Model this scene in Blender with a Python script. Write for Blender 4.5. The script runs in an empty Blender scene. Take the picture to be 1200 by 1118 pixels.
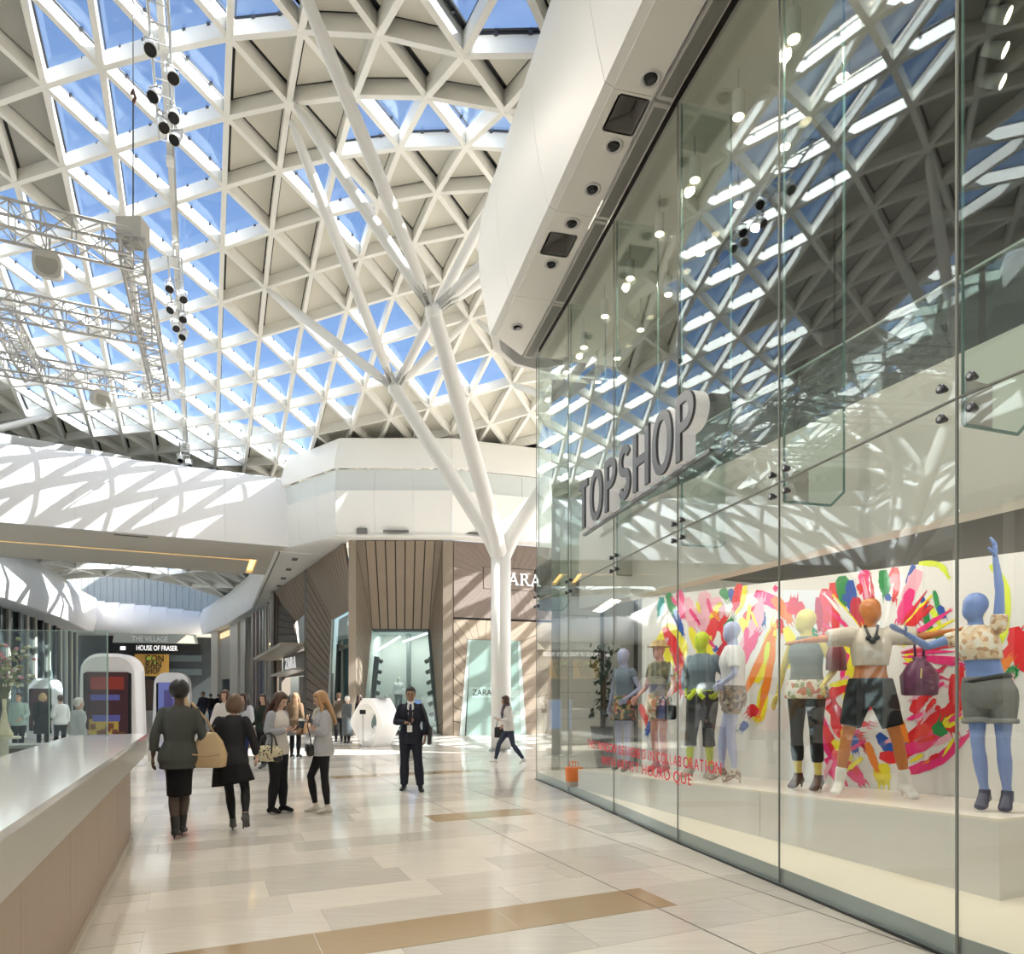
import bpy, bmesh, math, random
from mathutils import Vector, Matrix, Euler
from mathutils.noise import noise as pnoise
random.seed(7)
scene = bpy.context.scene
COL = scene.collection
V = Vector
EYE = 1.65
FPX = 800.0
HY = 815.0

# ------------------------------------------------------------------ camera
cam_data = bpy.data.cameras.new('camera')
cam_data.sensor_fit = 'HORIZONTAL'
cam_data.sensor_width = 36.0
cam_data.lens = 24.0
cam_data.shift_y = (HY - 559.0) / 1200.0
cam_data.clip_start = 0.05
cam_data.clip_end = 600
camera = bpy.data.objects.new('camera', cam_data)
camera.location = (0, 0, EYE)
camera.rotation_euler = (math.radians(90), 0, 0)
COL.objects.link(camera)
scene.camera = camera

# ------------------------------------------------------------------ sky, sun, exposure
world = bpy.data.worlds.new('world')
scene.world = world
world.use_nodes = True
wn = world.node_tree.nodes
wl = world.node_tree.links
sky = wn.new('ShaderNodeTexSky')
sky.sky_type = 'NISHITA'
sky.sun_disc = False
sky.sun_elevation = math.radians(42)
sky.sun_rotation = math.radians(104)
sky.air_density = 1.0
sky.dust_density = 2.6
sky.ozone_density = 2.0
wn['Background'].inputs['Strength'].default_value = 0.26
wl.new(sky.outputs[0], wn['Background'].inputs['Color'])

sun_data = bpy.data.lights.new('sun', 'SUN')
sun_data.energy = 15.0
sun_data.color = (1.0, 0.95, 0.87)
sun_data.angle = math.radians(0.55)
sun = bpy.data.objects.new('sun', sun_data)
SUN_DIR = V((1.08, -0.26, 0.95)).normalized()      # towards the sun
sun.rotation_euler = SUN_DIR.to_track_quat('Z', 'Y').to_euler()
sun.location = (0, -20, 60)
COL.objects.link(sun)

scene.view_settings.view_transform = 'Standard'
scene.view_settings.look = 'None'
scene.view_settings.gamma = 1.0
scene.view_settings.use_curve_mapping = False
scene.view_settings.exposure = 0.25
scene.cycles.max_bounces = 10
scene.cycles.diffuse_bounces = 6
scene.cycles.glossy_bounces = 5
scene.cycles.transparent_max_bounces = 24
scene.cycles.sample_clamp_indirect = 6.0
scene.cycles.caustics_reflective = False
scene.cycles.caustics_refractive = False
scene.cycles.use_denoising = True

# ------------------------------------------------------------------ materials
MATS = {}
def mat(name, col=(.8, .8, .8), rough=.5, metal=0.0, spec=.5, emit=None, estr=0.0, noise=None, bump=None, coat=0.0):
    """col linear rgb; noise=(scale, amount) mottles the colour, bump=(scale, strength) adds fine relief"""
    if name in MATS:
        return MATS[name]
    m = bpy.data.materials.new(name)
    m.use_nodes = True
    nt = m.node_tree
    b = nt.nodes['Principled BSDF']
    b.inputs['Base Color'].default_value = (*col, 1)
    b.inputs['Roughness'].default_value = rough
    b.inputs['Metallic'].default_value = metal
    b.inputs['Specular IOR Level'].default_value = spec
    b.inputs['Coat Weight'].default_value = coat
    if emit:
        b.inputs['Emission Color'].default_value = (*emit, 1)
        b.inputs['Emission Strength'].default_value = estr
    tc = None
    if noise or bump:
        tc = nt.nodes.new('ShaderNodeTexCoord')
    if noise:
        n = nt.nodes.new('ShaderNodeTexNoise')
        n.inputs['Scale'].default_value = noise[0]
        n.inputs['Detail'].default_value = 5
        r = nt.nodes.new('ShaderNodeMix')
        r.data_type = 'RGBA'
        a = noise[1]
        r.inputs['A'].default_value = (*[max(0, c * (1 - a)) for c in col], 1)
        r.inputs['B'].default_value = (*[min(1, c * (1 + a)) for c in col], 1)
        nt.links.new(tc.outputs['Object'], n.inputs['Vector'])
        nt.links.new(n.outputs['Fac'], r.inputs['Factor'])
        nt.links.new(r.outputs['Result'], b.inputs['Base Color'])
    if bump:
        n = nt.nodes.new('ShaderNodeTexNoise')
        n.inputs['Scale'].default_value = bump[0]
        bp = nt.nodes.new('ShaderNodeBump')
        bp.inputs['Strength'].default_value = bump[1]
        bp.inputs['Distance'].default_value = .01
        nt.links.new(tc.outputs['Object'], n.inputs['Vector'])
        nt.links.new(n.outputs['Fac'], bp.inputs['Height'])
        nt.links.new(bp.outputs['Normal'], b.inputs['Normal'])
    MATS[name] = m
    return m

def glass_mat(name, tint, ior=1.5, extra=0.0, rough=0.0):
    """architectural pane: clear transmission without bending plus a Fresnel mirror"""
    if name in MATS:
        return MATS[name]
    m = bpy.data.materials.new(name)
    m.use_nodes = True
    nt = m.node_tree
    nt.nodes.clear()
    out = nt.nodes.new('ShaderNodeOutputMaterial')
    mix = nt.nodes.new('ShaderNodeMixShader')
    tr = nt.nodes.new('ShaderNodeBsdfTransparent')
    tr.inputs['Color'].default_value = (*tint, 1)
    gl = nt.nodes.new('ShaderNodeBsdfGlossy')
    gl.inputs['Roughness'].default_value = rough
    gl.inputs['Color'].default_value = (.95, 1, .98, 1)
    fr = nt.nodes.new('ShaderNodeFresnel')
    ge = nt.nodes.new('ShaderNodeNewGeometry')       # same reflectance from either side of the pane
    mr = nt.nodes.new('ShaderNodeMapRange')
    mr.inputs['To Min'].default_value = ior
    mr.inputs['To Max'].default_value = 1 / ior
    nt.links.new(ge.outputs['Backfacing'], mr.inputs['Value'])
    nt.links.new(mr.outputs[0], fr.inputs['IOR'])
    ad = nt.nodes.new('ShaderNodeMath')
    ad.operation = 'ADD'
    ad.use_clamp = True
    ad.inputs[1].default_value = extra
    nt.links.new(fr.outputs[0], ad.inputs[0])
    nt.links.new(ad.outputs[0], mix.inputs['Fac'])
    nt.links.new(tr.outputs[0], mix.inputs[1])
    nt.links.new(gl.outputs[0], mix.inputs[2])
    nt.links.new(mix.outputs[0], out.inputs['Surface'])
    MATS[name] = m
    return m

white = mat('white_plaster', (.88, .875, .85), .42, bump=(60, .03))
white_gloss = mat('white_gloss_panel', (.84, .84, .84), .22)
cream = mat('cream_ceiling', (.80, .76, .66), .55)
beam_m = mat('white_painted_steel', (.86, .85, .80), .38)
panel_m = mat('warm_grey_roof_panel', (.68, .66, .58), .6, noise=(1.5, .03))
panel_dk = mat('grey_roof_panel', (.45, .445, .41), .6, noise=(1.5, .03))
dark_gap = mat('dark_gap', (.03, .03, .03), .8)
roof_glass = glass_mat('roof_glass', (.90, .95, 1.0), 1.35)
shop_glass = glass_mat('shop_glass', (.975, .992, .985), 1.6, .01)
screen_glass = glass_mat('screen_glass', (.88, .945, .93), 1.5, .03)
fin_glass = glass_mat('fin_glass', (.90, .955, .935), 1.35)
glass_edge = mat('green_glass_edge', (.16, .30, .27), .15)
steel = mat('brushed_steel', (.55, .54, .52), .32, 1.0)
chrome = mat('chrome', (.75, .75, .76), .12, 1.0)
black_m = mat('black_matt', (.012, .012, .013), .5)
black_gl = mat('black_gloss', (.01, .01, .012), .12)
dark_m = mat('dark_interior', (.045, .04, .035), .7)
silicone = mat('grey_silicone', (.22, .23, .21), .5)

# ------------------------------------------------------------------ mesh helpers
def tag(o, label=None, cat=None, group=None, kind=None):
    if label: o['label'] = label
    if cat: o['category'] = cat
    if group: o['group'] = group
    if kind: o['kind'] = kind
    return o

def empty(name, loc=(0, 0, 0), rz=0.0, label=None, cat=None, group=None, kind=None):
    o = bpy.data.objects.new(name, None)
    o.location = loc
    o.rotation_euler = (0, 0, rz)
    o.empty_display_size = .1
    COL.objects.link(o)
    return tag(o, label, cat, group, kind)

def link_mesh(name, me, parent=None, loc=None):
    o = bpy.data.objects.new(name, me)
    COL.objects.link(o)
    if parent is not None:
        o.parent = parent
    if loc is not None:
        o.location = loc
    return o

class MB:
    def __init__(s):
        s.v = []
        s.f = []
        s.mi = []
        s.cur = 0
    def add(s, vs, fs):
        b = len(s.v)
        s.v += [V(p) for p in vs]
        for f in fs:
            s.f.append([b + i for i in f])
            s.mi.append(s.cur)
        return s
    def hexa(s, p):
        """8 corners: bottom loop 0-3, top loop 4-7"""
        return s.add(p, [(3, 2, 1, 0), (4, 5, 6, 7), (0, 1, 5, 4), (1, 2, 6, 5), (2, 3, 7, 6), (3, 0, 4, 7)])
    def box(s, c, d, rz=0.0):
        x, y, z = d[0] / 2, d[1] / 2, d[2] / 2
        R = Matrix.Rotation(rz, 3, 'Z')
        c = V(c)
        return s.hexa([c + R @ V(q) for q in ((-x, -y, -z), (x, -y, -z), (x, y, -z), (-x, y, -z), (-x, -y, z), (x, -y, z), (x, y, z), (-x, y, z))])
    def beam(s, a, b, w, h, up=(0, 0, 1), off=0.0):
        """bar from a to b, w wide and h deep; its lower face is off above the line"""
        a, b, up = V(a), V(b), V(up)
        d = (b - a).normalized()
        sd = d.cross(up)
        if sd.length < 1e-4: sd = d.cross(V((1, 0, 0)))
        sd.normalize()
        u = sd.cross(d).normalized()
        sd *= w / 2
        l0, l1 = u * off, u * (off + h)
        return s.hexa([a - sd + l0, a + sd + l0, b + sd + l0, b - sd + l0, a - sd + l1, a + sd + l1, b + sd + l1, b - sd + l1])
    def slab(s, pts, n, t):
        """polygon pts thickened by t along n"""
        n = V(n) * t
        k = len(pts)
        vs = [V(p) for p in pts] + [V(p) + n for p in pts]
        fs = [tuple(range(k - 1, -1, -1)), tuple(range(k, 2 * k))] + [(i, (i + 1) % k, k + (i + 1) % k, k + i) for i in range(k)]
        return s.add(vs, fs)
    def prism(s, poly, z0, z1):
        return s.slab([(p[0], p[1], z0) for p in poly], (0, 0, 1), z1 - z0)
    def tube(s, pts, rad, n=10, cap=True):
        pts = [V(p) for p in pts]
        if not isinstance(rad, (list, tuple)): rad = [rad] * len(pts)
        rings = []
        ref = None
        for i, p in enumerate(pts):
            d = (pts[min(i + 1, len(pts) - 1)] - pts[max(i - 1, 0)]).normalized()
            if ref is None:
                ref = d.orthogonal().normalized()
            ref = (ref - d * ref.dot(d)).normalized()
            w = d.cross(ref)
            rings.append([p + (ref * math.cos(2 * math.pi * k / n) + w * math.sin(2 * math.pi * k / n)) * rad[i] for k in range(n)])
        b = [q for r in rings for q in r]
        fs = [(i * n + k, i * n + (k + 1) % n, (i + 1) * n + (k + 1) % n, (i + 1) * n + k) for i in range(len(pts) - 1) for k in range(n)]
        if cap:
            fs += [tuple(range(n - 1, -1, -1)), tuple((len(pts) - 1) * n + k for k in range(n))]
        return s.add(b, fs)
    def loft(s, secs, n=16, lat=(1, 0, 0), p=2.0):
        """secs: (centre, rx, ry); rx along lat, ry across; superellipse power p"""
        rings = []
        lat = V(lat)
        for i, (c, rx, ry) in enumerate(secs):
            c = V(c)
            d = V(secs[min(i + 1, len(secs) - 1)][0]) - V(secs[max(i - 1, 0)][0])
            d.normalize()
            a = lat - d * lat.dot(d)
            if a.length < 1e-3: a = d.orthogonal()
            a.normalize()
            w = d.cross(a)
            ring = []
            for k in range(n):
                t = 2 * math.pi * k / n
                ct, st = math.cos(t), math.sin(t)
                e = 2.0 / p
                ring.append(c + a * rx * math.copysign(abs(ct) ** e, ct) + w * ry * math.copysign(abs(st) ** e, st))
            rings.append(ring)
        vs = [q for r in rings for q in r]
        fs = [(i * n + k, i * n + (k + 1) % n, (i + 1) * n + (k + 1) % n, (i + 1) * n + k) for i in range(len(secs) - 1) for k in range(n)]
        fs += [tuple(range(n - 1, -1, -1)), tuple((len(secs) - 1) * n + k for k in range(n))]
        return s.add(vs, fs)
    def ball(s, c, r, n=12, m=8, R=None):
        c = V(c)
        rx, ry, rz = r if isinstance(r, (tuple, list)) else (r, r, r)
        vs = []
        for i in range(1, m):
            ph = math.pi * i / m
            for k in range(n):
                t = 2 * math.pi * k / n
                vs.append(V((rx * math.sin(ph) * math.cos(t), ry * math.sin(ph) * math.sin(t), rz * math.cos(ph))))
        vs += [V((0, 0, rz)), V((0, 0, -rz))]
        if R is not None: vs = [R @ q for q in vs]
        vs = [c + q for q in vs]
        fs = [(i * n + k, (i + 1) * n + k, (i + 1) * n + (k + 1) % n, i * n + (k + 1) % n) for i in range(m - 2) for k in range(n)]
        t, bt = (m - 1) * n, (m - 1) * n + 1
        fs += [(t, k, (k + 1) % n) for k in range(n)] + [(bt, (m - 2) * n + (k + 1) % n, (m - 2) * n + k) for k in range(n)]
        return s.add(vs, fs)
    def disc(s, c, nrm, r, t=.01, n=20):
        c, nrm = V(c), V(nrm).normalized()
        return s.tube([c, c + nrm * t], r, n)
    def mesh(s, name, mats, smooth=False):
        me = bpy.data.meshes.new(name)
        me.from_pydata([tuple(p) for p in s.v], [], s.f)
        ms = mats if isinstance(mats, (list, tuple)) else [mats]
        for m in ms: me.materials.append(m)
        if len(ms) > 1: me.polygons.foreach_set('material_index', s.mi)
        if smooth:
            me.polygons.foreach_set('use_smooth', [True] * len(me.polygons))
        me.update()
        return me
    def build(s, name, mats, parent=None, smooth=False, loc=None, kind=None, label=None, auto=None):
        me = s.mesh(name, mats, smooth)
        if auto is not None:
            bm = bmesh.new(); bm.from_mesh(me)
            bmesh.ops.recalc_face_normals(bm, faces=bm.faces)
            for f in bm.faces: f.smooth = True
            for e in bm.edges:
                if len(e.link_faces) == 2 and e.calc_face_angle(0) > auto: e.smooth = False
            bm.to_mesh(me); bm.free()
        else:
            bm = bmesh.new(); bm.from_mesh(me)
            bmesh.ops.recalc_face_normals(bm, faces=bm.faces)
            bm.to_mesh(me); bm.free()
        o = link_mesh(name, me, parent, loc)
        if kind: o['kind'] = kind
        if label: o['label'] = label
        return o

def mm(): return MB()
def P(px, py, d): return V(((px - 600) * d / FPX, d, EYE + (HY - py) * d / FPX))
def lerp(a, b, t): return V(a) * (1 - t) + V(b) * t
UX = V((-.411, .912, 0))     # along the mall, away from the camera
VX = V((.912, .411, 0))      # across the mall, to the right
UANG = math.atan2(.912, -.411)
VANG = math.atan2(.411, .912)

def copy_tree(o, parent=None):
    c = o.copy()
    COL.objects.link(c)
    if parent is not None:
        c.parent = parent
    for ch in list(o.children):
        copy_tree(ch, c)
    return c

def text_obj(name, s, size, material, parent=None, M=None, extrude=.01, sx=1.0, bevel=0.0, align='LEFT'):
    cu = bpy.data.curves.new(name, 'FONT')
    cu.body = s
    cu.size = size
    cu.extrude = extrude
    cu.bevel_depth = bevel
    cu.align_x = align
    cu.materials.append(material)
    tmp = bpy.data.objects.new(name, cu)
    COL.objects.link(tmp)
    bpy.context.view_layer.update()
    me = bpy.data.meshes.new_from_object(tmp.evaluated_get(bpy.context.evaluated_depsgraph_get()))
    bpy.data.objects.remove(tmp)
    bpy.data.curves.remove(cu)
    me.name = name
    if sx != 1.0: me.transform(Matrix.Diagonal((sx, 1, 1, 1)))
    if M is not None: me.transform(M)
    return link_mesh(name, me, parent)

def frame_matrix(o, x, y):
    """local x -> x, local y -> y"""
    x, y = V(x).normalized(), V(y).normalized()
    z = x.cross(y)
    M = Matrix((x, y, z)).transposed().to_4x4()
    M.translation = V(o)
    return M
# ================================================================== FLOOR
def stone_mat(name, c, var=.13):
    if name in MATS: return MATS[name]
    m = mat(name, c, .12, spec=.6)
    nt = m.node_tree
    b = nt.nodes['Principled BSDF']
    tc = nt.nodes.new('ShaderNodeTexCoord')
    mp = nt.nodes.new('ShaderNodeMapping')
    mp.inputs['Rotation'].default_value = (0, 0, -VANG)
    mp.inputs['Scale'].default_value = (1.2, 14, 1)
    n = nt.nodes.new('ShaderNodeTexNoise')
    n.inputs['Scale'].default_value = 1.6
    n.inputs['Detail'].default_value = 6
    n.inputs['Roughness'].default_value = .65
    oi = nt.nodes.new('ShaderNodeObjectInfo')
    va = nt.nodes.new('ShaderNodeMath'); va.operation = 'MULTIPLY_ADD'
    va.inputs[1].default_value = .9
    va.inputs[2].default_value = -.45
    sm = nt.nodes.new('ShaderNodeMath'); sm.operation = 'ADD'
    rp = nt.nodes.new('ShaderNodeMix'); rp.data_type = 'RGBA'
    rp.inputs['A'].default_value = (*[x * (1 - 1.6 * var) for x in c], 1)
    rp.inputs['B'].default_value = (*[min(1, x * (1 + var)) for x in c], 1)
    L = nt.links.new
    L(tc.outputs['Object'], mp.inputs['Vector']); L(mp.outputs[0], n.inputs['Vector'])
    L(oi.outputs['Random'], va.inputs[0]); L(va.outputs[0], sm.inputs[0]); L(n.outputs['Fac'], sm.inputs[1])
    L(sm.outputs[0], rp.inputs['Factor']); L(rp.outputs['Result'], b.inputs['Base Color'])
    return m
tile_m = stone_mat('pale_limestone', (.745, .70, .63))
tile_br = stone_mat('brown_limestone', (.46, .34, .20), .06)

def floor_far_mat():
    m = mat('limestone_paving', (.58, .545, .49), .17, spec=.55)
    nt = m.node_tree
    b = nt.nodes['Principled BSDF']
    tc = nt.nodes.new('ShaderNodeTexCoord')
    mp = nt.nodes.new('ShaderNodeMapping'); mp.inputs['Rotation'].default_value = (0, 0, -VANG)
    br = nt.nodes.new('ShaderNodeTexBrick')
    br.inputs['Scale'].default_value = 1.0
    br.inputs['Brick Width'].default_value = 1.5
    br.inputs['Row Height'].default_value = .52
    br.inputs['Mortar Size'].default_value = .004
    br.inputs['Color1'].default_value = (.67, .63, .565, 1)
    br.inputs['Color2'].default_value = (.78, .735, .665, 1)
    br.inputs['Mortar'].default_value = (.34, .31, .27, 1)
    nt.links.new(tc.outputs['Object'], mp.inputs['Vector'])
    nt.links.new(mp.outputs[0], br.inputs['Vector'])
    nt.links.new(br.outputs['Color'], b.inputs['Base Color'])
    return m
floor = mm().box((-15, 45, -.104), (130, 130, .2)).build('floor', floor_far_mat(), kind='structure')
# the stone tiles that can be told apart: courses run across the mall, 0.52 m deep
ROW = .52
tiles = []
tile_cache = {}
U0 = V((-.94, 4.36, 0)).dot(UX)          # a course edge passes the near brown strip
for r in range(-2, 40):
    u0 = U0 + r * ROW
    rnd = random.Random(r * 13 + 5)
    v = -9.0 + rnd.random() * 1.2
    while v < 9:
        L = rnd.choice((.9, 1.2, 1.5, 1.5, 1.8))
        cen = UX * (u0 + ROW / 2) + VX * (v + L / 2)
        tiles.append((cen, L, r, v))
        v += L
def tile_ok(c):
    if c.y < 3.2 or c.y > 24: return False
    px = 600 + FPX * c.x / c.y
    if px < 60 or px > 1230: return False
    wall_x = 2.85 - .27 * (c.y - 4.3)
    return c.x < wall_x + .25
tiles = sorted([t for t in tiles if tile_ok(t[0])], key=lambda t: t[0].y)[:295]
tile_end = max(t[0].y for t in tiles)
brown = []
for (cen, L, r, v) in tiles:
    key = L
    if key not in tile_cache:
        w, h = L / 2 - .0016, ROW / 2 - .0016
        a, b = VX * w, UX * h
        z0, z1 = V((0, 0, -.0035)), V((0, 0, 0))
        e = .0025
        a2, b2 = VX * (w - e), UX * (h - e)
        mb = mm()
        zt, zm = V((0, 0, 0)), V((0, 0, -.0012))
        vs = [-a - b + z0, a - b + z0, a + b + z0, -a + b + z0, -a - b + zm, a - b + zm, a + b + zm, -a + b + zm, -a2 - b2, a2 - b2, a2 + b2, -a2 + b2]
        mb.add(vs, [(3, 2, 1, 0), (0, 1, 5, 4), (1, 2, 6, 5), (2, 3, 7, 6), (3, 0, 4, 7), (4, 5, 9, 8), (5, 6, 10, 9), (6, 7, 11, 10), (7, 4, 8, 11), (8, 9, 10, 11)])
        tile_cache[key] = (mb.mesh('tile', tile_m), mb.mesh('tile', tile_br))
    vc = v + L / 2
    o = link_mesh('tile', tile_cache[key][0], floor)
    o.location = cen
# three brown stone strips let into the paving, slightly proud of it
def strip(v0, v1, u0, name='brown_tile'):
    n = max(1, round((v1 - v0) / 1.25))
    for i in range(n):
        a, b = v0 + (v1 - v0) * i / n + .002, v0 + (v1 - v0) * (i + 1) / n - .002
        pts = [UX * u + VX * w for (u, w) in ((u0 + .002, a), (u0 + .002, b), (u0 + ROW - .002, b), (u0 + ROW - .002, a))]
        mm().slab([p + V((0, 0, -.004)) for p in pts], (0, 0, 1), .0052).build(name, tile_br, floor, label='brown stone tile of an inlaid strip')
pA = V((-.94, 4.36, 0))
strip(pA.dot(VX) - 1.6, V((1.47, 5.0, 0)).dot(VX), U0)
pB = V((-1.16, 9.3, 0))
strip(V((-1.0, 8.9, 0)).dot(VX), V((.32, 9.5, 0)).dot(VX), U0 + round((V((-.96, 8.8, 0)).dot(UX) - U0) / ROW) * ROW)
strip(V((-3.6, 13.6, 0)).dot(VX), V((-.5, 14.9, 0)).dot(VX), U0 + round((V((-2.0, 14.2, 0)).dot(UX) - U0) / ROW) * ROW)
# movement joints along the mall
for k, off in enumerate((0.0, 1.05)):
    a = V((-1.35, 10.8, .0008)) + VX * off
    mm().beam(a - UX * 9, a + UX * 9, .008, .001).build('movement_joint', mat('joint_filler', (.08, .075, .07), .6), floor)

# ================================================================== ROOF (triangulated grid shell)
FP = [-9.2008, 21.5749, -0.8927, 1.9814, 1.585, -0.5106, 0.002, -0.0004, -0.0007, 0.0011, -0.0012, -0.001]
ZC = [12.4, -2.7256, -1.2958, 1.9982, 0.328, 0.8546, -0.0313, -4.2057, 2.2513, 0.4148, 2.4181, -3.3567, -0.7056, 1.8639, -0.2643]
def roof_z(j, k):
    k2 = min(max(k, -1.0), 10.0)
    j2 = max(j, max(-7.0, -3.5 - .55 * k2) if k2 < 6 else -7.0)
    j2 = min(j2, 3.6 + .62 * max(k2, 0))
    a, b = j2 / 6, (k2 - 4) / 6
    z, i = 0.0, 0
    for p in range(5):
        for q in range(5 - p):
            z += ZC[i] * a ** p * b ** q
            i += 1
    z += EYE
    z += .03 * min(0, k + 1)
    if j > j2: z -= .22 * min(3, j - j2)
    if k <= 0 and j >= 2: z = max(z, 12.55 - .15 * max(0, j - 4))
    return z
_nodes = {}
def node(j, k):
    if (j, k) not in _nodes:
        K = k - 4
        x = FP[0] + j * FP[4] + K * FP[2] + FP[6] * j * j + FP[7] * j * K + FP[8] * K * K
        y = FP[1] + j * FP[5] + K * FP[3] + FP[9] * j * j + FP[10] * j * K + FP[11] * K * K
        _nodes[(j, k)] = V((x, y, roof_z(j, k)))
    return _nodes[(j, k)]
W_, X_, Y_, Z_, A_, B_, C_, D_, E_, F_, G_, H_, I_, J_, K_ = range(-6, 9)
CLEAR = set()
def clr(j, k, t='UL'):
    for c in t: CLEAR.add((j, k, c))
for k in range(-3, 9):
    for j in (Z_, A_, B_):
        clr(j, k)
clr(Y_, 1, 'L'); clr(X_, 1)
for k in range(2, 6):
    for j in (-7, W_, X_, Y_): clr(j, k)
CLEAR -= {(Y_, 2, 'x')}
CLEAR -= {(-7, 5, 'U'), (-7, 5, 'L'), (-7, 4, 'L')}
clr(X_, 6, 'U'); clr(Y_, 6)
for j, k, t in ((Z_, 7, 'L'), (Z_, 7, 'U'), (A_, 7, 'L'), (B_, 8, 'L'), (A_, 8, 'U'), (A_, 8, 'L'), (Z_, 8, 'U'), (Z_, 8, 'L')):
    CLEAR.discard((j, k, t))
clr(C_, -1, 'L'); clr(C_, 2, 'L'); clr(C_, 4, 'L'); clr(C_, 5); clr(C_, 6); clr(C_, 7); clr(C_, 8)
clr(D_, 2, 'U'); clr(D_, 5); clr(D_, 6); clr(D_, 7); clr(D_, 8, 'U')
clr(E_, -1, 'U'); clr(F_, -1, 'L'); clr(E_, 1); clr(F_, 1); clr(G_, 1, 'L'); clr(E_, 2, 'L'); clr(E_, 3, 'U')
clr(E_, 5); clr(E_, 6); clr(E_, 7); clr(E_, 8); clr(E_, 9, 'U')
clr(F_, 5); clr(F_, 6); clr(F_, 7, 'U'); clr(G_, 5, 'L'); clr(G_, 6)
clr(H_, 6, 'L'); clr(H_, 7, 'U'); clr(I_, 7); clr(J_, 7, 'L')
for j, k, t in ((C_, 3, 'L'),): CLEAR.discard((j, k, t))
# outside the frame the mix of glazed bands and closed bands goes on
for k in range(-9, 1):
    for j in range(-16, -7):
        if (j + k) % 5 in (0, 1): clr(j, k)
for k in range(1, 9):
    for j in range(-15, -7):
        if j not in (-8, -11, -12): clr(j, k)

JMIN, KMIN, KMAX = -15, -8, 12
def jmax(k): return 21 if k >= 5 else min(10, 7 + int(.75 * max(k, -1)))
for k in range(6, 12):
    for j in range(11, 22): clr(j, k)
roof = empty('roof', kind='structure', label='triangulated steel grid roof of glazed and closed panels')
BW, BH = .125, .33
edges, tris = {}, []
def has(j, k): return JMIN <= j <= jmax(k) and KMIN <= k <= KMAX
for k in range(KMIN, KMAX + 1):
    for j in range(JMIN, 22):
        if not has(j, k): continue
        for dj, dk in ((1, 0), (0, 1), (1, 1)):
            if has(j + dj, k + dk): edges[((j, k), (j + dj, k + dk))] = 1
        if has(j, k + 1) and has(j + 1, k + 1): tris.append((j, k, 'L', [(j, k), (j, k + 1), (j + 1, k + 1)]))
        if has(j + 1, k) and has(j + 1, k + 1): tris.append((j, k, 'U', [(j, k), (j + 1, k), (j + 1, k + 1)]))
def in_view(c):
    if c.y < 2: return False
    px, py = 600 + FPX * c.x / c.y, HY - FPX * (c.z - EYE) / c.y
    return -60 < px < 700 and -80 < py < 600
elist = sorted(edges, key=lambda e: ((not in_view((node(*e[0]) + node(*e[1])) / 2)), ((node(*e[0]) + node(*e[1])) / 2).length))
rest = mm()
for i, (a, b) in enumerate(elist):
    A, B = node(*a), node(*b)
    if i < 290:
        mm().beam(A, B, BW, BH).build('roof_beam', beam_m, roof)
    else:
        rest.beam(A, B, BW, BH)
rest.build('roof_beams_beyond', beam_m, roof, kind='stuff')
def tri_slab(T, inset, off, th):
    pts = [node(*q) for q in T]
    n = (pts[1] - pts[0]).cross(pts[2] - pts[0]).normalized()
    if n.z < 0: n = -n
    c = (pts[0] + pts[1] + pts[2]) / 3
    # move every edge in by inset metres
    out = []
    per = (pts[0] - pts[1]).length + (pts[1] - pts[2]).length + (pts[2] - pts[0]).length
    area = (pts[1] - pts[0]).cross(pts[2] - pts[0]).length / 2
    inr = 2 * area / per
    l = [(pts[1] - pts[2]).length, (pts[2] - pts[0]).length, (pts[0] - pts[1]).length]
    ic = (pts[0] * l[0] + pts[1] * l[1] + pts[2] * l[2]) / per
    f = 1 - inset / inr
    out = [ic + (p - ic) * f + n * off for p in pts]
    return out, n
deck = mm()
opq = [t for t in tris if (t[0], t[1], t[2]) not in CLEAR]
glz = [t for t in tris if (t[0], t[1], t[2]) in CLEAR]
def keyf(t):
    c = sum((node(*q) for q in t[3]), V()) / 3
    return (not in_view(c), c.length)
rest = mm()
for i, t in enumerate(sorted(opq, key=keyf)):
    pts, n = tri_slab(t[3], BW / 2 + .05, .30, .04)
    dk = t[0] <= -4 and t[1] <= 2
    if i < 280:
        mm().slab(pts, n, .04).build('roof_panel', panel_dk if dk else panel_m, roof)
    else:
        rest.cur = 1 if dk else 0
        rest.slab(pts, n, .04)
    p2, n = tri_slab(t[3], -.05, .345, .03)
    deck.slab(p2, n, .03)
rest.build('roof_panels_beyond', [panel_m, panel_dk], roof, kind='stuff')
deck.build('roof_deck', dark_gap, roof, kind='stuff')
rest, clips = mm(), mm()
frames = mm()
for i, t in enumerate(sorted(glz, key=keyf)):
    pts, n = tri_slab(t[3], BW / 2 - .02, .33, .02)
    if i < 290:
        mm().slab(pts, n, .02).build('glass_pane', roof_glass, roof)
    else:
        rest.slab(pts, n, .02)
    q, n = tri_slab(t[3], BW / 2 - .005, .305, .02)
    for a, b in ((0, 1), (1, 2), (2, 0)):
        frames.beam(q[a], q[b], .022, .03, n)
    if i < 160:
        a, b = (q[1], q[2]) if t[2] == 'L' else (q[0], q[2])
        for s in (.28, .72):
            c = lerp(a, b, s) + (sum(q, V()) / 3 - lerp(a, b, s)).normalized() * .03
            clips.box(c, (.07, .05, .05))
rest.build('glass_panes_beyond', roof_glass, roof, kind='stuff')
frames.build('glazing_gaskets', mat('dark_gasket', (.04, .045, .06), .5), roof, kind='stuff')
clips.build('glazing_clips', mat('dark_gasket'), roof, kind='stuff')

mm().box((-6, -9.5, 15.6), (60, 15, .3)).build('ceiling_rear', panel_m, kind='structure')  # unseen slab added behind the camera to keep the sun out

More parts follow.
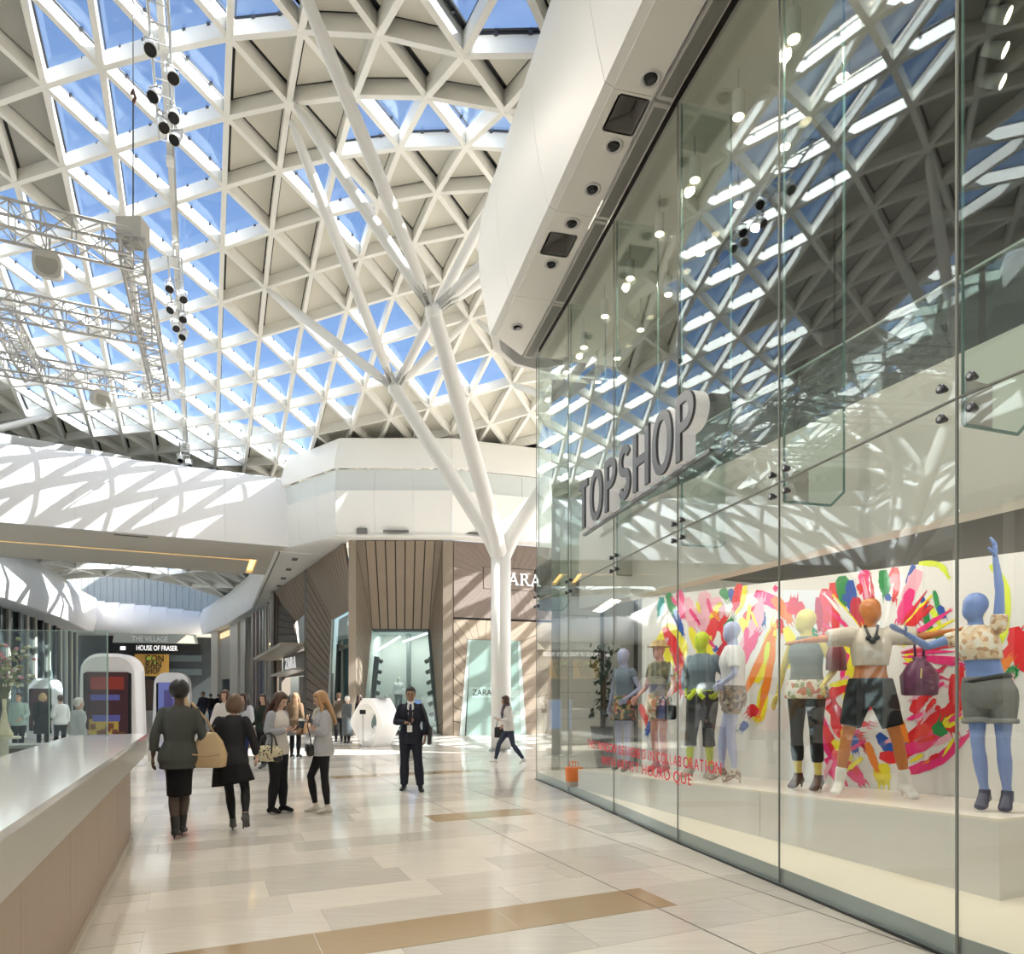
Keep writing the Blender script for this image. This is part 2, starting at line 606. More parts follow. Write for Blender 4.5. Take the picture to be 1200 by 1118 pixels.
# ================================================================== RIGHT BULKHEAD (white belly above the shop)
GL = [V((5.25, -1.6, 0)), V((4.55, .1, 0)), V((3.92, 1.6, 0)), V((3.38, 2.78, 0)), V((2.77, 4.25, 0)), V((2.325, 5.94, 0)), V((1.86, 7.66, 0)), V((1.425, 9.56, 0)), V((.955, 11.58, 0)), V((.48, 13.45, 0))]
ZS = 8.3
OUTL = [V((4.2, -1.9, 0)), V((3.45, .0, 0)), V((2.85, 1.6, 0)), V((2.3, 3.3, 0)), V((1.82, 4.95, 0)), V((1.38, 6.5, 0)), V((.92, 8.15, 0)), V((.40, 10.1, 0)), V((.06, 11.35, 0)), V((-.30, 12.65, 0))]
fascia = empty('bulkhead_right', (0, 0, 0), kind='structure', label='curved white bulkhead running above the glass shopfront')
PROF = [(0.0, 8.314), (.10, 8.345), (.20, 8.75), (.30, 9.3), (.34, 9.9), (.27, 10.5), (.12, 11.0), (-.12, 11.3)]
def out_n(pts, i):
    d = (pts[min(i + 1, len(pts) - 1)] - pts[max(i - 1, 0)]).normalized()
    return V((-d.y, d.x, 0)) if V((-d.y, d.x, 0)).x < 0 else V((d.y, -d.x, 0))
def square_up(pts):
    """move each point of the outer edge onto the normal through its own glass joint"""
    out = []
    for i, g in enumerate(GL):
        n = out_n(GL, i)
        hit = None
        ext = [pts[0] * 2 - pts[1]] + pts + [pts[-1] * 2 - pts[-2]]
        for a, b in zip(ext, ext[1:]):
            d = b - a
            den = n.x * d.y - n.y * d.x
            if abs(den) < 1e-9: continue
            t = ((a.x - g.x) * d.y - (a.y - g.y) * d.x) / den
            u = ((a.x - g.x) * n.y - (a.y - g.y) * n.x) / den
            if -.001 <= u <= 1.001 and .2 < t < 3: hit = g + n * t
        out.append(hit if hit is not None else pts[i])
    out[-1] = pts[-1]
    return out
def prof_panel(p0, n0, p1, n1, prof, gap=.006, th=.05):
    d = (p1 - p0).normalized() * gap
    a = [p0 + d + n0 * o + V((0, 0, z)) for o, z in prof]
    b = [p1 - d + n1 * o + V((0, 0, z)) for o, z in prof]
    k = len(prof)
    a2 = [q - n0 * th for q in a]; b2 = [q - n1 * th for q in b]
    vs = a + b + a2 + b2
    fs = []
    for i in range(k - 1):
        fs += [(i, i + 1, k + i + 1, k + i), (2 * k + i, 3 * k + i, 3 * k + i + 1, 2 * k + i + 1), (i, 2 * k + i, 2 * k + i + 1, i + 1), (k + i, k + i + 1, 3 * k + i + 1, 3 * k + i)]
    fs += [(0, k, 3 * k, 2 * k), (k - 1, 2 * k + k - 1, 3 * k + k - 1, 2 * k - 1)]
    return mm().add(vs, fs)
OUTL = square_up(OUTL)
for i in range(len(OUTL) - 1):
    prof_panel(OUTL[i], out_n(OUTL, i), OUTL[i + 1], out_n(OUTL, i + 1), PROF, .0035).build('fascia_panel', white, fascia, auto=.6)
# rounded end of the bulkhead
endp = [OUTL[-1], V((-.26, 13.2, 0)), V((.05, 13.75, 0)), V((.7, 14.1, 0)), V((14, 17.2, 0))]
en = [out_n(OUTL, 9), V((-.9, .3, 0)), V((-.5, .85, 0)), V((-.2, .98, 0)), V((-.1, 1, 0))]
for i in range(4):
    prof_panel(endp[i], en[i].normalized(), endp[i + 1], en[i + 1].normalized(), PROF, .0, .05).build('fascia_panel', white, fascia, auto=.6)
# soffit panels, some with square light recesses
HOLES = {}
def soffit_quad(i):
    a, b = OUTL[i], OUTL[i + 1]
    n0, n1 = out_n(GL, i), out_n(GL, i + 1)
    c, d = GL[i + 1] + n1 * .30, GL[i] + n0 * .30
    return a, b, c, d
def bil(q, s, t, z):
    return lerp(lerp(q[0], q[1], s), lerp(q[3], q[2], s), t) + V((0, 0, z))
soff_m = mat('soffit_panel', (.93, .91, .86), .45)
for (hx, hy) in ((1.345, 7.77), (.70, 10.05), (1.95, 5.4)):
    best = None
    for i in range(len(OUTL) - 1):
        q = soffit_quad(i)
        for a_ in range(20):
            for b_ in range(20):
                s, t = .05 * a_ + .025, .05 * b_ + .025
                p = bil(q, s, t, 0)
                dq = (p.x - hx) ** 2 + (p.y - hy) ** 2
                if best is None or dq < best[0]: best = (dq, i, s, t)
    _l = (OUTL[best[1] + 1] - OUTL[best[1]]).length
    HOLES[best[1]] = (min(1 - .30 / _l, max(.30 / _l, best[2])), best[3])
for i in range(len(OUTL) - 1):
    q = soffit_quad(i)
    L = (q[1] - q[0]).length
    e = .004 / L
    mb = mm()
    if i in HOLES:
        s0 = max(.02, HOLES[i][0] - .24 / L); s1 = min(.98, HOLES[i][0] + .24 / L)
        Wd = (q[3] - q[0]).length
        t0, t1 = max(.06, HOLES[i][1] - .19 / Wd), min(.94, HOLES[i][1] + .19 / Wd)
        for (sa, sb, ta, tb) in ((e, s0, 0, 1), (s1, 1 - e, 0, 1), (s0, s1, 0, t0), (s0, s1, t1, 1)):
            mb.hexa([bil(q, sa, ta, ZS), bil(q, sb, ta, ZS), bil(q, sb, tb, ZS), bil(q, sa, tb, ZS), bil(q, sa, ta, ZS + .04), bil(q, sb, ta, ZS + .04), bil(q, sb, tb, ZS + .04), bil(q, sa, tb, ZS + .04)])
        rc = mm()
        for (sa, ta), (sb, tb) in (((s0, t0), (s1, t0)), ((s1, t0), (s1, t1)), ((s1, t1), (s0, t1)), ((s0, t1), (s0, t0))):
            A, B = bil(q, sa, ta, ZS), bil(q, sb, tb, ZS)
            m_ = bil(q, (s0 + s1) / 2, (t0 + t1) / 2, ZS)
            o = (m_ - (A + B) / 2).normalized() * -.02
            rc.hexa([A, B, B + o, A + o, A + V((0, 0, .35)), B + V((0, 0, .35)), B + o + V((0, 0, .35)), A + o + V((0, 0, .35))])
        rc.cur = 1
        rc.hexa([bil(q, s, t, ZS + z) for s, t, z in ((s0, t0, .36), (s1, t0, .36), (s1, t1, .36), (s0, t1, .36), (s0, t0, .40), (s1, t0, .40), (s1, t1, .40), (s0, t1, .40))])
        pan = mb.build('soffit_panel', soff_m, fascia)
        rc.build('light_recess', [mat('recess_grey', (.36, .35, .33), .5), dark_m], pan)
        mm().hexa([bil(q, s, t, ZS + z) for s, t, z in ((s0 + .03, t0 + .06, .05), (s1 - .03, t0 + .06, .05), (s1 - .03, t1 - .06, .24), (s0 + .03, t1 - .06, .24), (s0 + .03, t0 + .06, .07), (s1 - .03, t0 + .06, .07), (s1 - .03, t1 - .06, .26), (s0 + .03, t1 - .06, .26))]).build('recess_flap', mat('recess_flap_grey', (.20, .20, .19), .4), pan)
    else:
        mb.hexa([bil(q, s, t, ZS + z) for s, t, z in ((e, 0, 0), (1 - e, 0, 0), (1 - e, 1, 0), (e, 1, 0), (e, 0, .04), (1 - e, 0, .04), (1 - e, 1, .04), (e, 1, .04))])
        mb.build('soffit_panel', soff_m, fascia)
    # slot grille between the soffit and the glass
    n0, n1 = out_n(GL, i), out_n(GL, i + 1)
    g = mm()
    a0, a1 = GL[i] + n0 * .27, GL[i + 1] + n1 * .27
    b0, b1 = GL[i] + n0 * .08, GL[i + 1] + n1 * .08
    z = V((0, 0, ZS - .03)); dz = V((0, 0, .05))
    d_ = (a1 - a0).normalized() * .02
    g.hexa([a0 + d_ + z, a1 - d_ + z, b1 - d_ + z, b0 + d_ + z, a0 + d_ + z + dz, a1 - d_ + z + dz, b1 - d_ + z + dz, b0 + d_ + z + dz])
    gr = g.build('slot_grille', mat('grille_frame', (.62, .61, .57), .4), fascia)
    f2 = mm()
    for s in range(9):
        t = .14 + .09 * s
        f2.beam(lerp(a0 + d_ * 4, b0 + d_ * 4, t) + z - V((0, 0, .012)), lerp(a1 - d_ * 4, b1 - d_ * 4, t) + z - V((0, 0, .012)), .009, .013)
    f2.build('grille_bars', mat('grille_bar', (.28, .28, .26), .4), gr, kind='stuff')
# unseen cover slab, drawn deep over the shop to block sun, and the clerestory wall up to the roof
mb = mm()
for i in range(len(OUTL) - 1):
    n0, n1 = out_n(OUTL, i), out_n(OUTL, i + 1)
    a, b = OUTL[i] - n0 * .15, OUTL[i + 1] - n1 * .15
    c, d = b - n1 * 2.6, a - n0 * 2.6
    z = V((0, 0, 11.25)); dz = V((0, 0, .06))
    mb.hexa([a + z, b + z, b - n1 * 13 + z, a - n0 * 13 + z, a + z + dz, b + z + dz, b - n1 * 13 + z + dz, a - n0 * 13 + z + dz])
    mb.hexa([d + z, c + z, c - n1 * .1 + z, d - n0 * .1 + z, d + V((0, 0, 16)), c + V((0, 0, 16)), c - n1 * .1 + V((0, 0, 16)), d - n0 * .1 + V((0, 0, 16))])
mb.build('bulkhead_top', white, fascia)

# recessed spotlights in the soffit
def soffit_spot(px, py, label):
    d = (ZS - EYE) * FPX / (HY - py)
    p = P(px, py, d)
    t = empty('recessed_spotlight', (p.x, p.y, ZS), 0, label, 'spotlight', 'spotlights in the white soffit')
    ring = mm()
    n = 20
    prof = [(.115, .0), (.115, -.018), (.085, -.018), (.07, .03)]
    vs = [V((r * math.cos(2 * math.pi * k / n), r * math.sin(2 * math.pi * k / n), z)) for r, z in prof for k in range(n)]
    ring.add(vs, [(a * n + k, a * n + (k + 1) % n, (a + 1) * n + (k + 1) % n, (a + 1) * n + k) for a in range(3) for k in range(n)])
    ring.build('ring', mat('white_ring', (.75, .75, .73), .3), t, True)
    mm().tube([(0, 0, .02), (.012, 0, -.03)], [.075, .066], 18).build('lamp_can', black_m, t, True)
    mm().disc((.013, 0, -.034), (.25, 0, -1), .05, .004, 16).build('lens', black_gl, t)
for i, (px, py) in enumerate(((762, 91), (719, 170), (694, 221), (670, 261), (646, 309), (606, 383))):
    soffit_spot(px, py, 'round black spotlight in the white soffit, number %s from the near end' % ('one', 'two', 'three', 'four', 'five', 'six')[i] if False else
                ('round black soffit spotlight just before the larger square recess', 'round black soffit spotlight just beyond the larger square recess', 'round black soffit spotlight midway between the two square recesses', 'round black soffit spotlight just before the smaller square recess', 'round black soffit spotlight just beyond the smaller square recess', 'round black soffit spotlight at the far rounded end of the bulkhead')[i])
# ================================================================== GLASS SHOPFRONT
shopfront = empty('shopfront_glazing', (0, 0, 0), kind='structure', label='tall frameless glass shopfront of bolted panes')
ZJ = 3.5
def gn(i): return out_n(GL, i)
def glass_slab(a, b, n, z0, z1, name, th=.016, gap=.007):
    d = (b - a).normalized() * gap
    A, B = a + d, b - d
    pts = [A + V((0, 0, z0)), B + V((0, 0, z0)), B + V((0, 0, z1)), A + V((0, 0, z1))]
    nn = (b - a).cross(V((0, 0, 1))).normalized()
    return mm().slab(pts, nn, th).build(name, shop_glass, shopfront)
for i in range(len(GL) - 1):
    glass_slab(GL[i], GL[i + 1], None, .02, ZJ - .006, 'glass_pane')
    glass_slab(GL[i], GL[i + 1], None, ZJ + .006, ZS, 'glass_pane')
    j = mm()
    for p in (GL[i], GL[i + 1]):
        pass
    j.beam(GL[i] + V((0, 0, ZJ)), GL[i + 1] + V((0, 0, ZJ)), .018, .012, off=-.006)
    j.build('silicone_joint', silicone, shopfront)
    mm().beam(GL[i + 1] + V((0, 0, .02)), GL[i + 1] + V((0, 0, ZS)), .018, .012, up=(1, 0, 0), off=-.006).build('silicone_joint', silicone, shopfront)
    # fin behind each joint, hung from the head down to the fitting
    n = -gn(i + 1)
    p = GL[i + 1] + n * .05
    w = .62
    z0 = 3.34
    pts = [p + V((0, 0, z0)), p + n * (w - .14) + V((0, 0, z0)), p + n * w + V((0, 0, z0 + .13)), p + n * w + V((0, 0, ZS)), p + V((0, 0, ZS))]
    sd = V((-n.y, n.x, 0))
    fn = mm().slab([q - sd * .01 for q in pts], sd, .02).build('glass_fin', fin_glass, shopfront)
    eb = mm()
    for a, b in ((0, 1), (1, 2), (2, 3), (4, 0)):
        eb.beam(pts[a], pts[b], .021, .006, up=sd, off=-.003)
    eb.build('fin_edge', glass_edge, fn)
    # patch fitting
    z = V((0, 0, ZJ))
    ft = mm()
    q0 = p + n * .02 + z
    ft.slab([q0 - V((0, 0, .15)) - sd * .012, q0 + n * .22 - V((0, 0, .15)) - sd * .012, q0 + n * .22 + V((0, 0, .12)) - sd * .012, q0 + V((0, 0, .12)) - sd * .012], sd, .024)
    fit = ft.build('patch_fitting', steel, shopfront)
    al = (GL[i + 1] - GL[i]).normalized()
    for s in (-1, 1):
        for t in (-1, 1):
            b = mm()
            c = GL[i + 1] + al * (s * .095) + V((0, 0, ZJ + t * .095)) - n * .01
            b.tube([c + n * .05, c + n * .002, c - n * .012, c - n * .016], [.012, .030, .030, .022], 14)
            b.cur = 1
            b.disc(c - n * .016, -n, .013, .004, 12)
            b.build('bolt', [mat('bolt_grey', (.10, .10, .11), .3, .6), steel], fit, auto=.7)
# raised shop floor with its grey stone kerb
plat = mm()
inner = [p - gn(i) * .028 for i, p in enumerate(GL)]
far = [V((3.2, 16.2, 0)), V((14, 15.5, 0)), V((14, -1.6, 0))]
plat.prism([(p.x, p.y) for p in inner] + [(p.x, p.y) for p in far], 0.0, .145)
plat.build('floor_shop', mat('shop_floor_cream', (.83, .76, .64), .3), kind='structure')
kerb = mm()
kerbs = empty('trim_kerb', kind='structure')
for i in range(len(GL) - 1):
    a, b = GL[i] - gn(i) * .0225, GL[i + 1] - gn(i + 1) * .0225
    n = gn(i)
    d = (b - a).normalized() * .004
    mm().hexa([a + d + V((0, 0, .004)), b - d + V((0, 0, .004)), b - d + n * .005 + V((0, 0, .004)), a + d + n * .005 + V((0, 0, .004)), a + d + V((0, 0, .147)), b - d + V((0, 0, .147)), b - d + n * .005 + V((0, 0, .147)), a + d + n * .005 + V((0, 0, .147))]).build('kerb_stone', mat('grey_kerb', (.36, .41, .41), .3), kerbs)
    a2, b2 = GL[i] + gn(i) * .02, GL[i + 1] + gn(i + 1) * .02
    mm().beam(a2, b2, .02, .016).build('base_channel', mat('dark_channel', (.05, .055, .055), .35, .5), kerbs)

# ------------------------------------------------------------------ inside the shop
PL0, PL1 = V((1.12, 10.95, 0)), V((3.57, 5.0, 0))      # plinth front edge, far to near
pd = (PL1 - PL0).normalized()
pn = V((pd.y, -pd.x, 0))
if pn.x < 0: pn = -pn
def pl(s, off=0.0, z=0.0): return PL0 + (PL1 - PL0) * s + pn * off + V((0, 0, z))
def ptop(s): return .459 + (.744 - .459) * s
DEPTH = 1.12
plinth = empty('display_plinth', PL1, 0, 'long white display plinth carrying the window mannequins', 'plinth')
o_ = -PL1
mb = mm()
mb.hexa([pl(-.02, 0, .145) + o_, pl(1, 0, .145) + o_, pl(1, DEPTH, .145) + o_, pl(-.02, DEPTH, .145) + o_, pl(-.02, 0, ptop(-.02) - .02) + o_, pl(1, 0, ptop(1) - .02) + o_, pl(1, DEPTH, ptop(1) - .02) + o_, pl(-.02, DEPTH, ptop(-.02) - .02) + o_])
mb.build('plinth_body', mat('plinth_white', (.72, .71, .69), .35), plinth)
mb = mm()
mb.hexa([pl(-.02, 0, ptop(-.02) - .02) + o_, pl(1, 0, ptop(1) - .02) + o_, pl(1, DEPTH, ptop(1) - .02) + o_, pl(-.02, DEPTH, ptop(-.02) - .02) + o_, pl(-.02, 0, ptop(-.02)) + o_, pl(1, 0, ptop(1)) + o_, pl(1, DEPTH, ptop(1)) + o_, pl(-.02, DEPTH, ptop(-.02)) + o_])
mb.build('plinth_top', mat('plinth_top_cream', (.86, .80, .72), .3), plinth)
for s in (.3, .62):
    mm().beam(pl(s, -.003, .15) + o_, pl(s, -.003, ptop(s) - .03) + o_, .004, .004, up=pn).build('panel_joint', mat('joint_grey', (.4, .39, .38), .6), plinth)

# painted wall behind the mannequins
def wall_pt(s, z, off=0.0): return pl(s, DEPTH + .012 + off, z)
def wtop(s): return 3.28 - .42 * s
bd = empty('painted_backdrop', pl(.5, DEPTH, 0), 0, 'white display wall covered in bright splashed brush strokes', 'backdrop')
bo = -pl(.5, DEPTH, 0)
mb = mm()
S1 = 1.75
nb = pn * .08
mb.hexa([wall_pt(-.0, .15) + bo, wall_pt(S1, .15) + bo, wall_pt(S1, .15) + nb + bo, wall_pt(0, .15) + nb + bo, wall_pt(0, wtop(0)) + bo, wall_pt(S1, wtop(S1)) + bo, wall_pt(S1, wtop(S1)) + nb + bo, wall_pt(0, wtop(0)) + nb + bo])
mb.build('wall_panel', mat('display_wall_white', (.80, .80, .78), .5), bd)
PAINT = {'r': (.78, .02, .03), 'p': (.85, .03, .22), 'y': (.92, .80, .03), 'o': (.92, .25, .02), 'b': (.02, .09, .42), 'g': (.02, .28, .07), 'k': (.86, .45, .55), 'l': (.72, .85, .05), 't': (.03, .35, .33), 'w': (.90, .89, .87), 'm': (.55, .02, .05)}
def wall_hit(px, py):
    """point of the wall seen at this place of the photograph, as (s along, height)"""
    k = (px - 600) / FPX
    # (PL0 + pd*t + pn*D).x = k * y
    A = PL0 + pn * DEPTH
    t = (k * A.y - A.x) / (pd.x - k * pd.y)
    y = A.y + pd.y * t
    return t, EYE + (HY - py) * y / FPX
stroke_n = [0]
def stroke(pts, w, c, ragged=.25, seed=None):
    """a flat brush stroke on the wall; pts are (px, py) of its spine, w its width in pixels"""
    stroke_n[0] += 1
    rnd = random.Random(stroke_n[0] * 7 + 1)
    q = []
    # Catmull-Rom resample
    ps = [V((p[0], p[1], 0)) for p in pts]
    if len(ps) == 2: ps = [ps[0], (ps[0] + ps[1]) / 2, ps[1]]
    N = 6
    ext = [ps[0] * 2 - ps[1]] + ps + [ps[-1] * 2 - ps[-2]]
    for i in range(1, len(ext) - 2):
        for k in range(N):
            t = k / N
            a, b, c_, d = ext[i - 1], ext[i], ext[i + 1], ext[i + 2]
            q.append(.5 * ((2 * b) + (c_ - a) * t + (2 * a - 5 * b + 4 * c_ - d) * t * t + (3 * b - a - 3 * c_ + d) * t ** 3))
    q.append(ps[-1])
    L, R = [], []
    n = len(q)
    for i, p in enumerate(q):
        d = (q[min(i + 1, n - 1)] - q[max(i - 1, 0)])
        if d.length < 1e-6: d = V((1, 0, 0))
        d.normalize()
        nr = V((-d.y, d.x, 0))
        f = i / (n - 1)
        ww = w / 2 * min(1, .55 + 2.2 * f, .25 + 2.5 * (1 - f))
        L.append(p + nr * ww * (1 + ragged * (rnd.random() - .5)))
        R.append(p - nr * ww * (1 + ragged * (rnd.random() - .5)))
    off = -.0012 - .00035 * (stroke_n[0] % 60) * .12 - .00002 * stroke_n[0]
    def W(p):
        t, z = wall_hit(p.x, p.y)
        return PL0 + pd * t + pn * (DEPTH + .012 + off) + V((0, 0, z)) + bo
    vs = [W(p) for p in L] + [W(p) for p in R]
    fs = [(i, i + 1, n + i + 1, n + i) for i in range(n - 1)]
    # dry brush streaks at the tail
    MB_ = mm().add(vs, fs)
    tip, dirv = q[-1], (q[-1] - q[-2]).normalized()
    nr = V((-dirv.y, dirv.x, 0))
    for k in range(3):
        o = (k - 1) * w * .28
        l = w * (.25 + .5 * rnd.random())
        a, b = tip + nr * (o - w * .09) - dirv * w * .3, tip + nr * (o + w * .09) - dirv * w * .3
        MB_.add([W(a), W(b), W(tip + nr * o + dirv * l)], [(0, 1, 2)])
    MB_.build('brush_stroke', mat('paint_' + c, PAINT[c], .38, noise=(3.5, .16)), bd)
def splash(px, py, r, c, n=14, rg=.5):
    stroke_n[0] += 1
    rnd = random.Random(stroke_n[0] * 11)
    off = -.0012 - .00035 * (stroke_n[0] % 60) * .12 - .00002 * stroke_n[0]
    vs = []
    for k in range(n):
        t = 2 * math.pi * k / n
        rr = r * (1 - rg * rnd.random())
        tt, z = wall_hit(px + rr * math.cos(t) * .85, py + rr * math.sin(t))
        vs.append(PL0 + pd * tt + pn * (DEPTH + .012 + off) + V((0, 0, z)) + bo)
    mm().add(vs, [tuple(range(n))]).build('brush_stroke', mat('paint_' + c, PAINT[c], .38, noise=(3.5, .16)), bd)
S = stroke
# left cluster, round the straw hat and the lime head
S([(770, 752), (785, 735), (800, 760), (792, 790)], 10, 'y'); S([(778, 735), (790, 760), (800, 790), (797, 815)], 12, 'r')
S([(772, 745), (783, 772), (788, 800)], 9, 'y'); S([(775, 700), (772, 722)], 8, 't'); S([(782, 695), (790, 722)], 9, 'g')
S([(795, 692), (800, 725)], 10, 'p'); S([(805, 700), (812, 740)], 12, 'k'); S([(790, 715), (800, 745)], 7, 'b')
S([(815, 712), (826, 742)], 15, 'k'); S([(822, 694), (836, 730)], 17, 'k'); S([(838, 700), (848, 735)], 13, 'k'); S([(808, 735), (818, 765)], 8, 'y')
S([(845, 690), (852, 702)], 10, 'g'); S([(855, 690), (862, 710)], 9, 'b'); S([(866, 684), (860, 716)], 10, 'r'); S([(873, 686), (868, 712)], 6, 'y')
S([(842, 740), (850, 722)], 9, 'r'); S([(826, 760), (835, 735), (838, 720)], 12, 'r'); S([(852, 760), (862, 735)], 9, 'r'); S([(832, 760), (830, 800)], 9, 'y')
S([(840, 770), (852, 750)], 8, 'm'); S([(868, 724), (876, 745)], 9, 'y'); S([(774, 820), (790, 806), (800, 800)], 9, 'r'); S([(750, 825), (758, 850)], 7, 'r'); S([(762, 845), (757, 862)], 7, 'b')
S([(818, 790), (812, 830)], 8, 'y'); S([(805, 830), (818, 824)], 7, 'l'); S([(848, 775), (846, 795)], 6, 'b'); S([(832, 745), (828, 790), (832, 840)], 7, 'y')
# sweep between the lilac and the yellow figures
S([(884, 695), (905, 705), (922, 712)], 14, 'p'); S([(905, 700), (918, 716), (926, 730)], 13, 'o'); S([(890, 715), (893, 733)], 11, 'b'); S([(872, 725), (886, 712)], 11, 'r')
S([(868, 760), (884, 735), (892, 700)], 14, 'k'); S([(862, 790), (876, 760), (888, 740)], 12, 'p'); S([(885, 800), (897, 765), (908, 730)], 15, 'y'); S([(872, 812), (892, 770), (906, 735)], 9, 'o')
S([(896, 800), (890, 835), (884, 845)], 13, 'y'); S([(906, 745), (900, 790), (888, 842)], 9, 'o'); S([(912, 725), (916, 742)], 9, 'r'); S([(886, 828), (876, 838)], 14, 'r'); S([(874, 846), (868, 856)], 9, 'b')
S([(920, 735), (930, 760), (938, 790)], 13, 'y'); S([(928, 720), (930, 700)], 14, 'r'); S([(936, 705), (938, 735)], 12, 'r'); S([(852, 865), (862, 855)], 6, 'g'); S([(846, 740), (858, 725)], 8, 'g'); S([(900, 752), (896, 778)], 6, 'l')
# red fingers above the yellow figure and big red and pink loops behind the orange one
S([(966, 690), (965, 720), (968, 742)], 13, 'r'); S([(975, 683), (977, 715), (980, 748)], 12, 'r'); S([(958, 700), (960, 740)], 9, 'm'); S([(966, 742), (975, 772)], 12, 'r'); S([(950, 735), (962, 760)], 8, 'g')
S([(986, 675), (990, 710)], 16, 'g'); S([(996, 680), (998, 720)], 12, 'b'); S([(1002, 700), (1004, 735)], 15, 'm'); S([(1012, 668), (1016, 700)], 15, 'p'); S([(1024, 668), (1028, 712)], 15, 'w')
S([(1034, 668), (1038, 700)], 13, 'g'); S([(1048, 665), (1046, 705)], 13, 'r'); S([(1070, 662), (1062, 690)], 8, 'b'); S([(1076, 668), (1058, 710)], 16, 'k'); S([(1068, 690), (1052, 730)], 13, 'p'); S([(1062, 712), (1074, 728)], 18, 'p')
S([(1080, 700), (1088, 735)], 7, 'b'); S([(1094, 692), (1100, 720)], 6, 'g'); S([(995, 745), (990, 790), (998, 830)], 12, 'p'); S([(985, 745), (1000, 770)], 9, 'y'); S([(1010, 745), (996, 790), (990, 830)], 13, 'y')
S([(1012, 800), (980, 808), (972, 828), (1000, 845), (1020, 850)], 13, 'r'); S([(975, 830), (985, 860), (1010, 862)], 12, 'r'); S([(968, 812), (990, 845), (1015, 880)], 9, 'm')
S([(960, 838), (972, 875), (1000, 905), (1012, 920)], 16, 'p'); S([(964, 850), (985, 890), (1005, 905)], 11, 'r'); S([(968, 888), (985, 918), (992, 928)], 13, 'p'); S([(975, 868), (998, 890)], 10, 'y'); S([(990, 850), (985, 890)], 9, 'y')
S([(998, 862), (1002, 882)], 12, 'b'); S([(1028, 860), (1045, 878), (1062, 872)], 14, 'b'); S([(1030, 885), (1050, 888), (1068, 880)], 14, 'r'); S([(1032, 895), (1035, 920)], 20, 'y'); S([(1015, 870), (1028, 905)], 9, 'o')
S([(1062, 905), (1100, 890), (1138, 858)], 13, 'p'); S([(1058, 880), (1085, 870), (1110, 850)], 15, 'p'); S([(1060, 868), (1090, 848), (1120, 825), (1126, 780)], 17, 'r'); S([(1068, 835), (1078, 820), (1090, 812)], 14, 'r'); S([(1052, 842), (1062, 870)], 10, 'o')
S([(1098, 862), (1104, 846)], 18, 'g'); S([(1112, 842), (1118, 858)], 16, 'r'); S([(1105, 850), (1125, 838)], 12, 'y'); S([(1118, 790), (1116, 830)], 12, 'r'); S([(1070, 815), (1082, 812)], 7, 'p')
S([(1090, 765), (1100, 760)], 6, 'r'); S([(1082, 812), (1098, 806)], 7, 'r'); S([(1095, 790), (1108, 780)], 5, 'm'); S([(1062, 765), (1072, 775)], 17, 'y'); S([(1082, 715), (1092, 740), (1116, 755)], 8, 'g'); S([(1090, 712), (1102, 735)], 7, 'l'); S([(1100, 710), (1106, 724)], 8, 'b')
S([(1076, 660), (1100, 662), (1112, 678)], 7, 'l'); S([(1160, 662), (1178, 690), (1176, 740), (1160, 770)], 9, 'l'); S([(1150, 770), (1166, 755)], 13, 'y')
S([(1172, 780), (1190, 755), (1200, 740)], 16, 'r'); S([(1188, 735), (1196, 770), (1212, 790)], 22, 'r'); S([(1166, 790), (1185, 770)], 12, 'o'); S([(1180, 795), (1190, 782)], 14, 'g'); S([(1184, 800), (1190, 845)], 5, 'r'); S([(1178, 830), (1186, 790)], 8, 'k')
for a in ((1085, 745, 4, 'p'), (1098, 830, 5, 'r'), (1040, 700, 6, 'b'), (1008, 690, 7, 'r'), (1010, 715, 6, 'b'), (870, 780, 5, 'l'), (925, 780, 5, 'y'), (1065, 745, 5, 'k'), (990, 700, 6, 'b'), (1122, 815, 5, 'p'), (1048, 850, 7, 'p'), (1078, 845, 6, 'r'), (1022, 735, 7, 'r'), (908, 690, 5, 'p'), (838, 760, 5, 'b'), (770, 780, 4, 'b'), (1150, 720, 4, 'l')):
    splash(*a)
# streaks fanning from a centre behind the orange figure
rr = random.Random(3)
for k in range(44):
    a = rr.uniform(-2.9, .4)
    r0, r1 = rr.uniform(20, 45), rr.uniform(60, 105)
    cx, cy = 1035, 770
    S([(cx + r0 * math.cos(a), cy + r0 * math.sin(a)), (cx + r1 * math.cos(a + .06), cy + r1 * math.sin(a + .06))], rr.uniform(2.5, 6), rr.choice('rpkmypwr'), .5)
for k in range(30):
    px = rr.uniform(965, 1130); py = rr.uniform(790, 900); a = rr.uniform(2.2, 2.9)
    S([(px, py), (px + rr.uniform(12, 30) * math.cos(a), py + rr.uniform(12, 30) * math.sin(a))], rr.uniform(3, 8), rr.choice('rpoyrpk'), .5)
for k in range(26):
    px = rr.uniform(775, 880); py = rr.uniform(695, 800); a = rr.uniform(.9, 2.2)
    S([(px, py), (px + rr.uniform(10, 26) * math.cos(a), py + rr.uniform(10, 26) * math.sin(a))], rr.uniform(2.5, 6), rr.choice('ryyokpr'), .5)

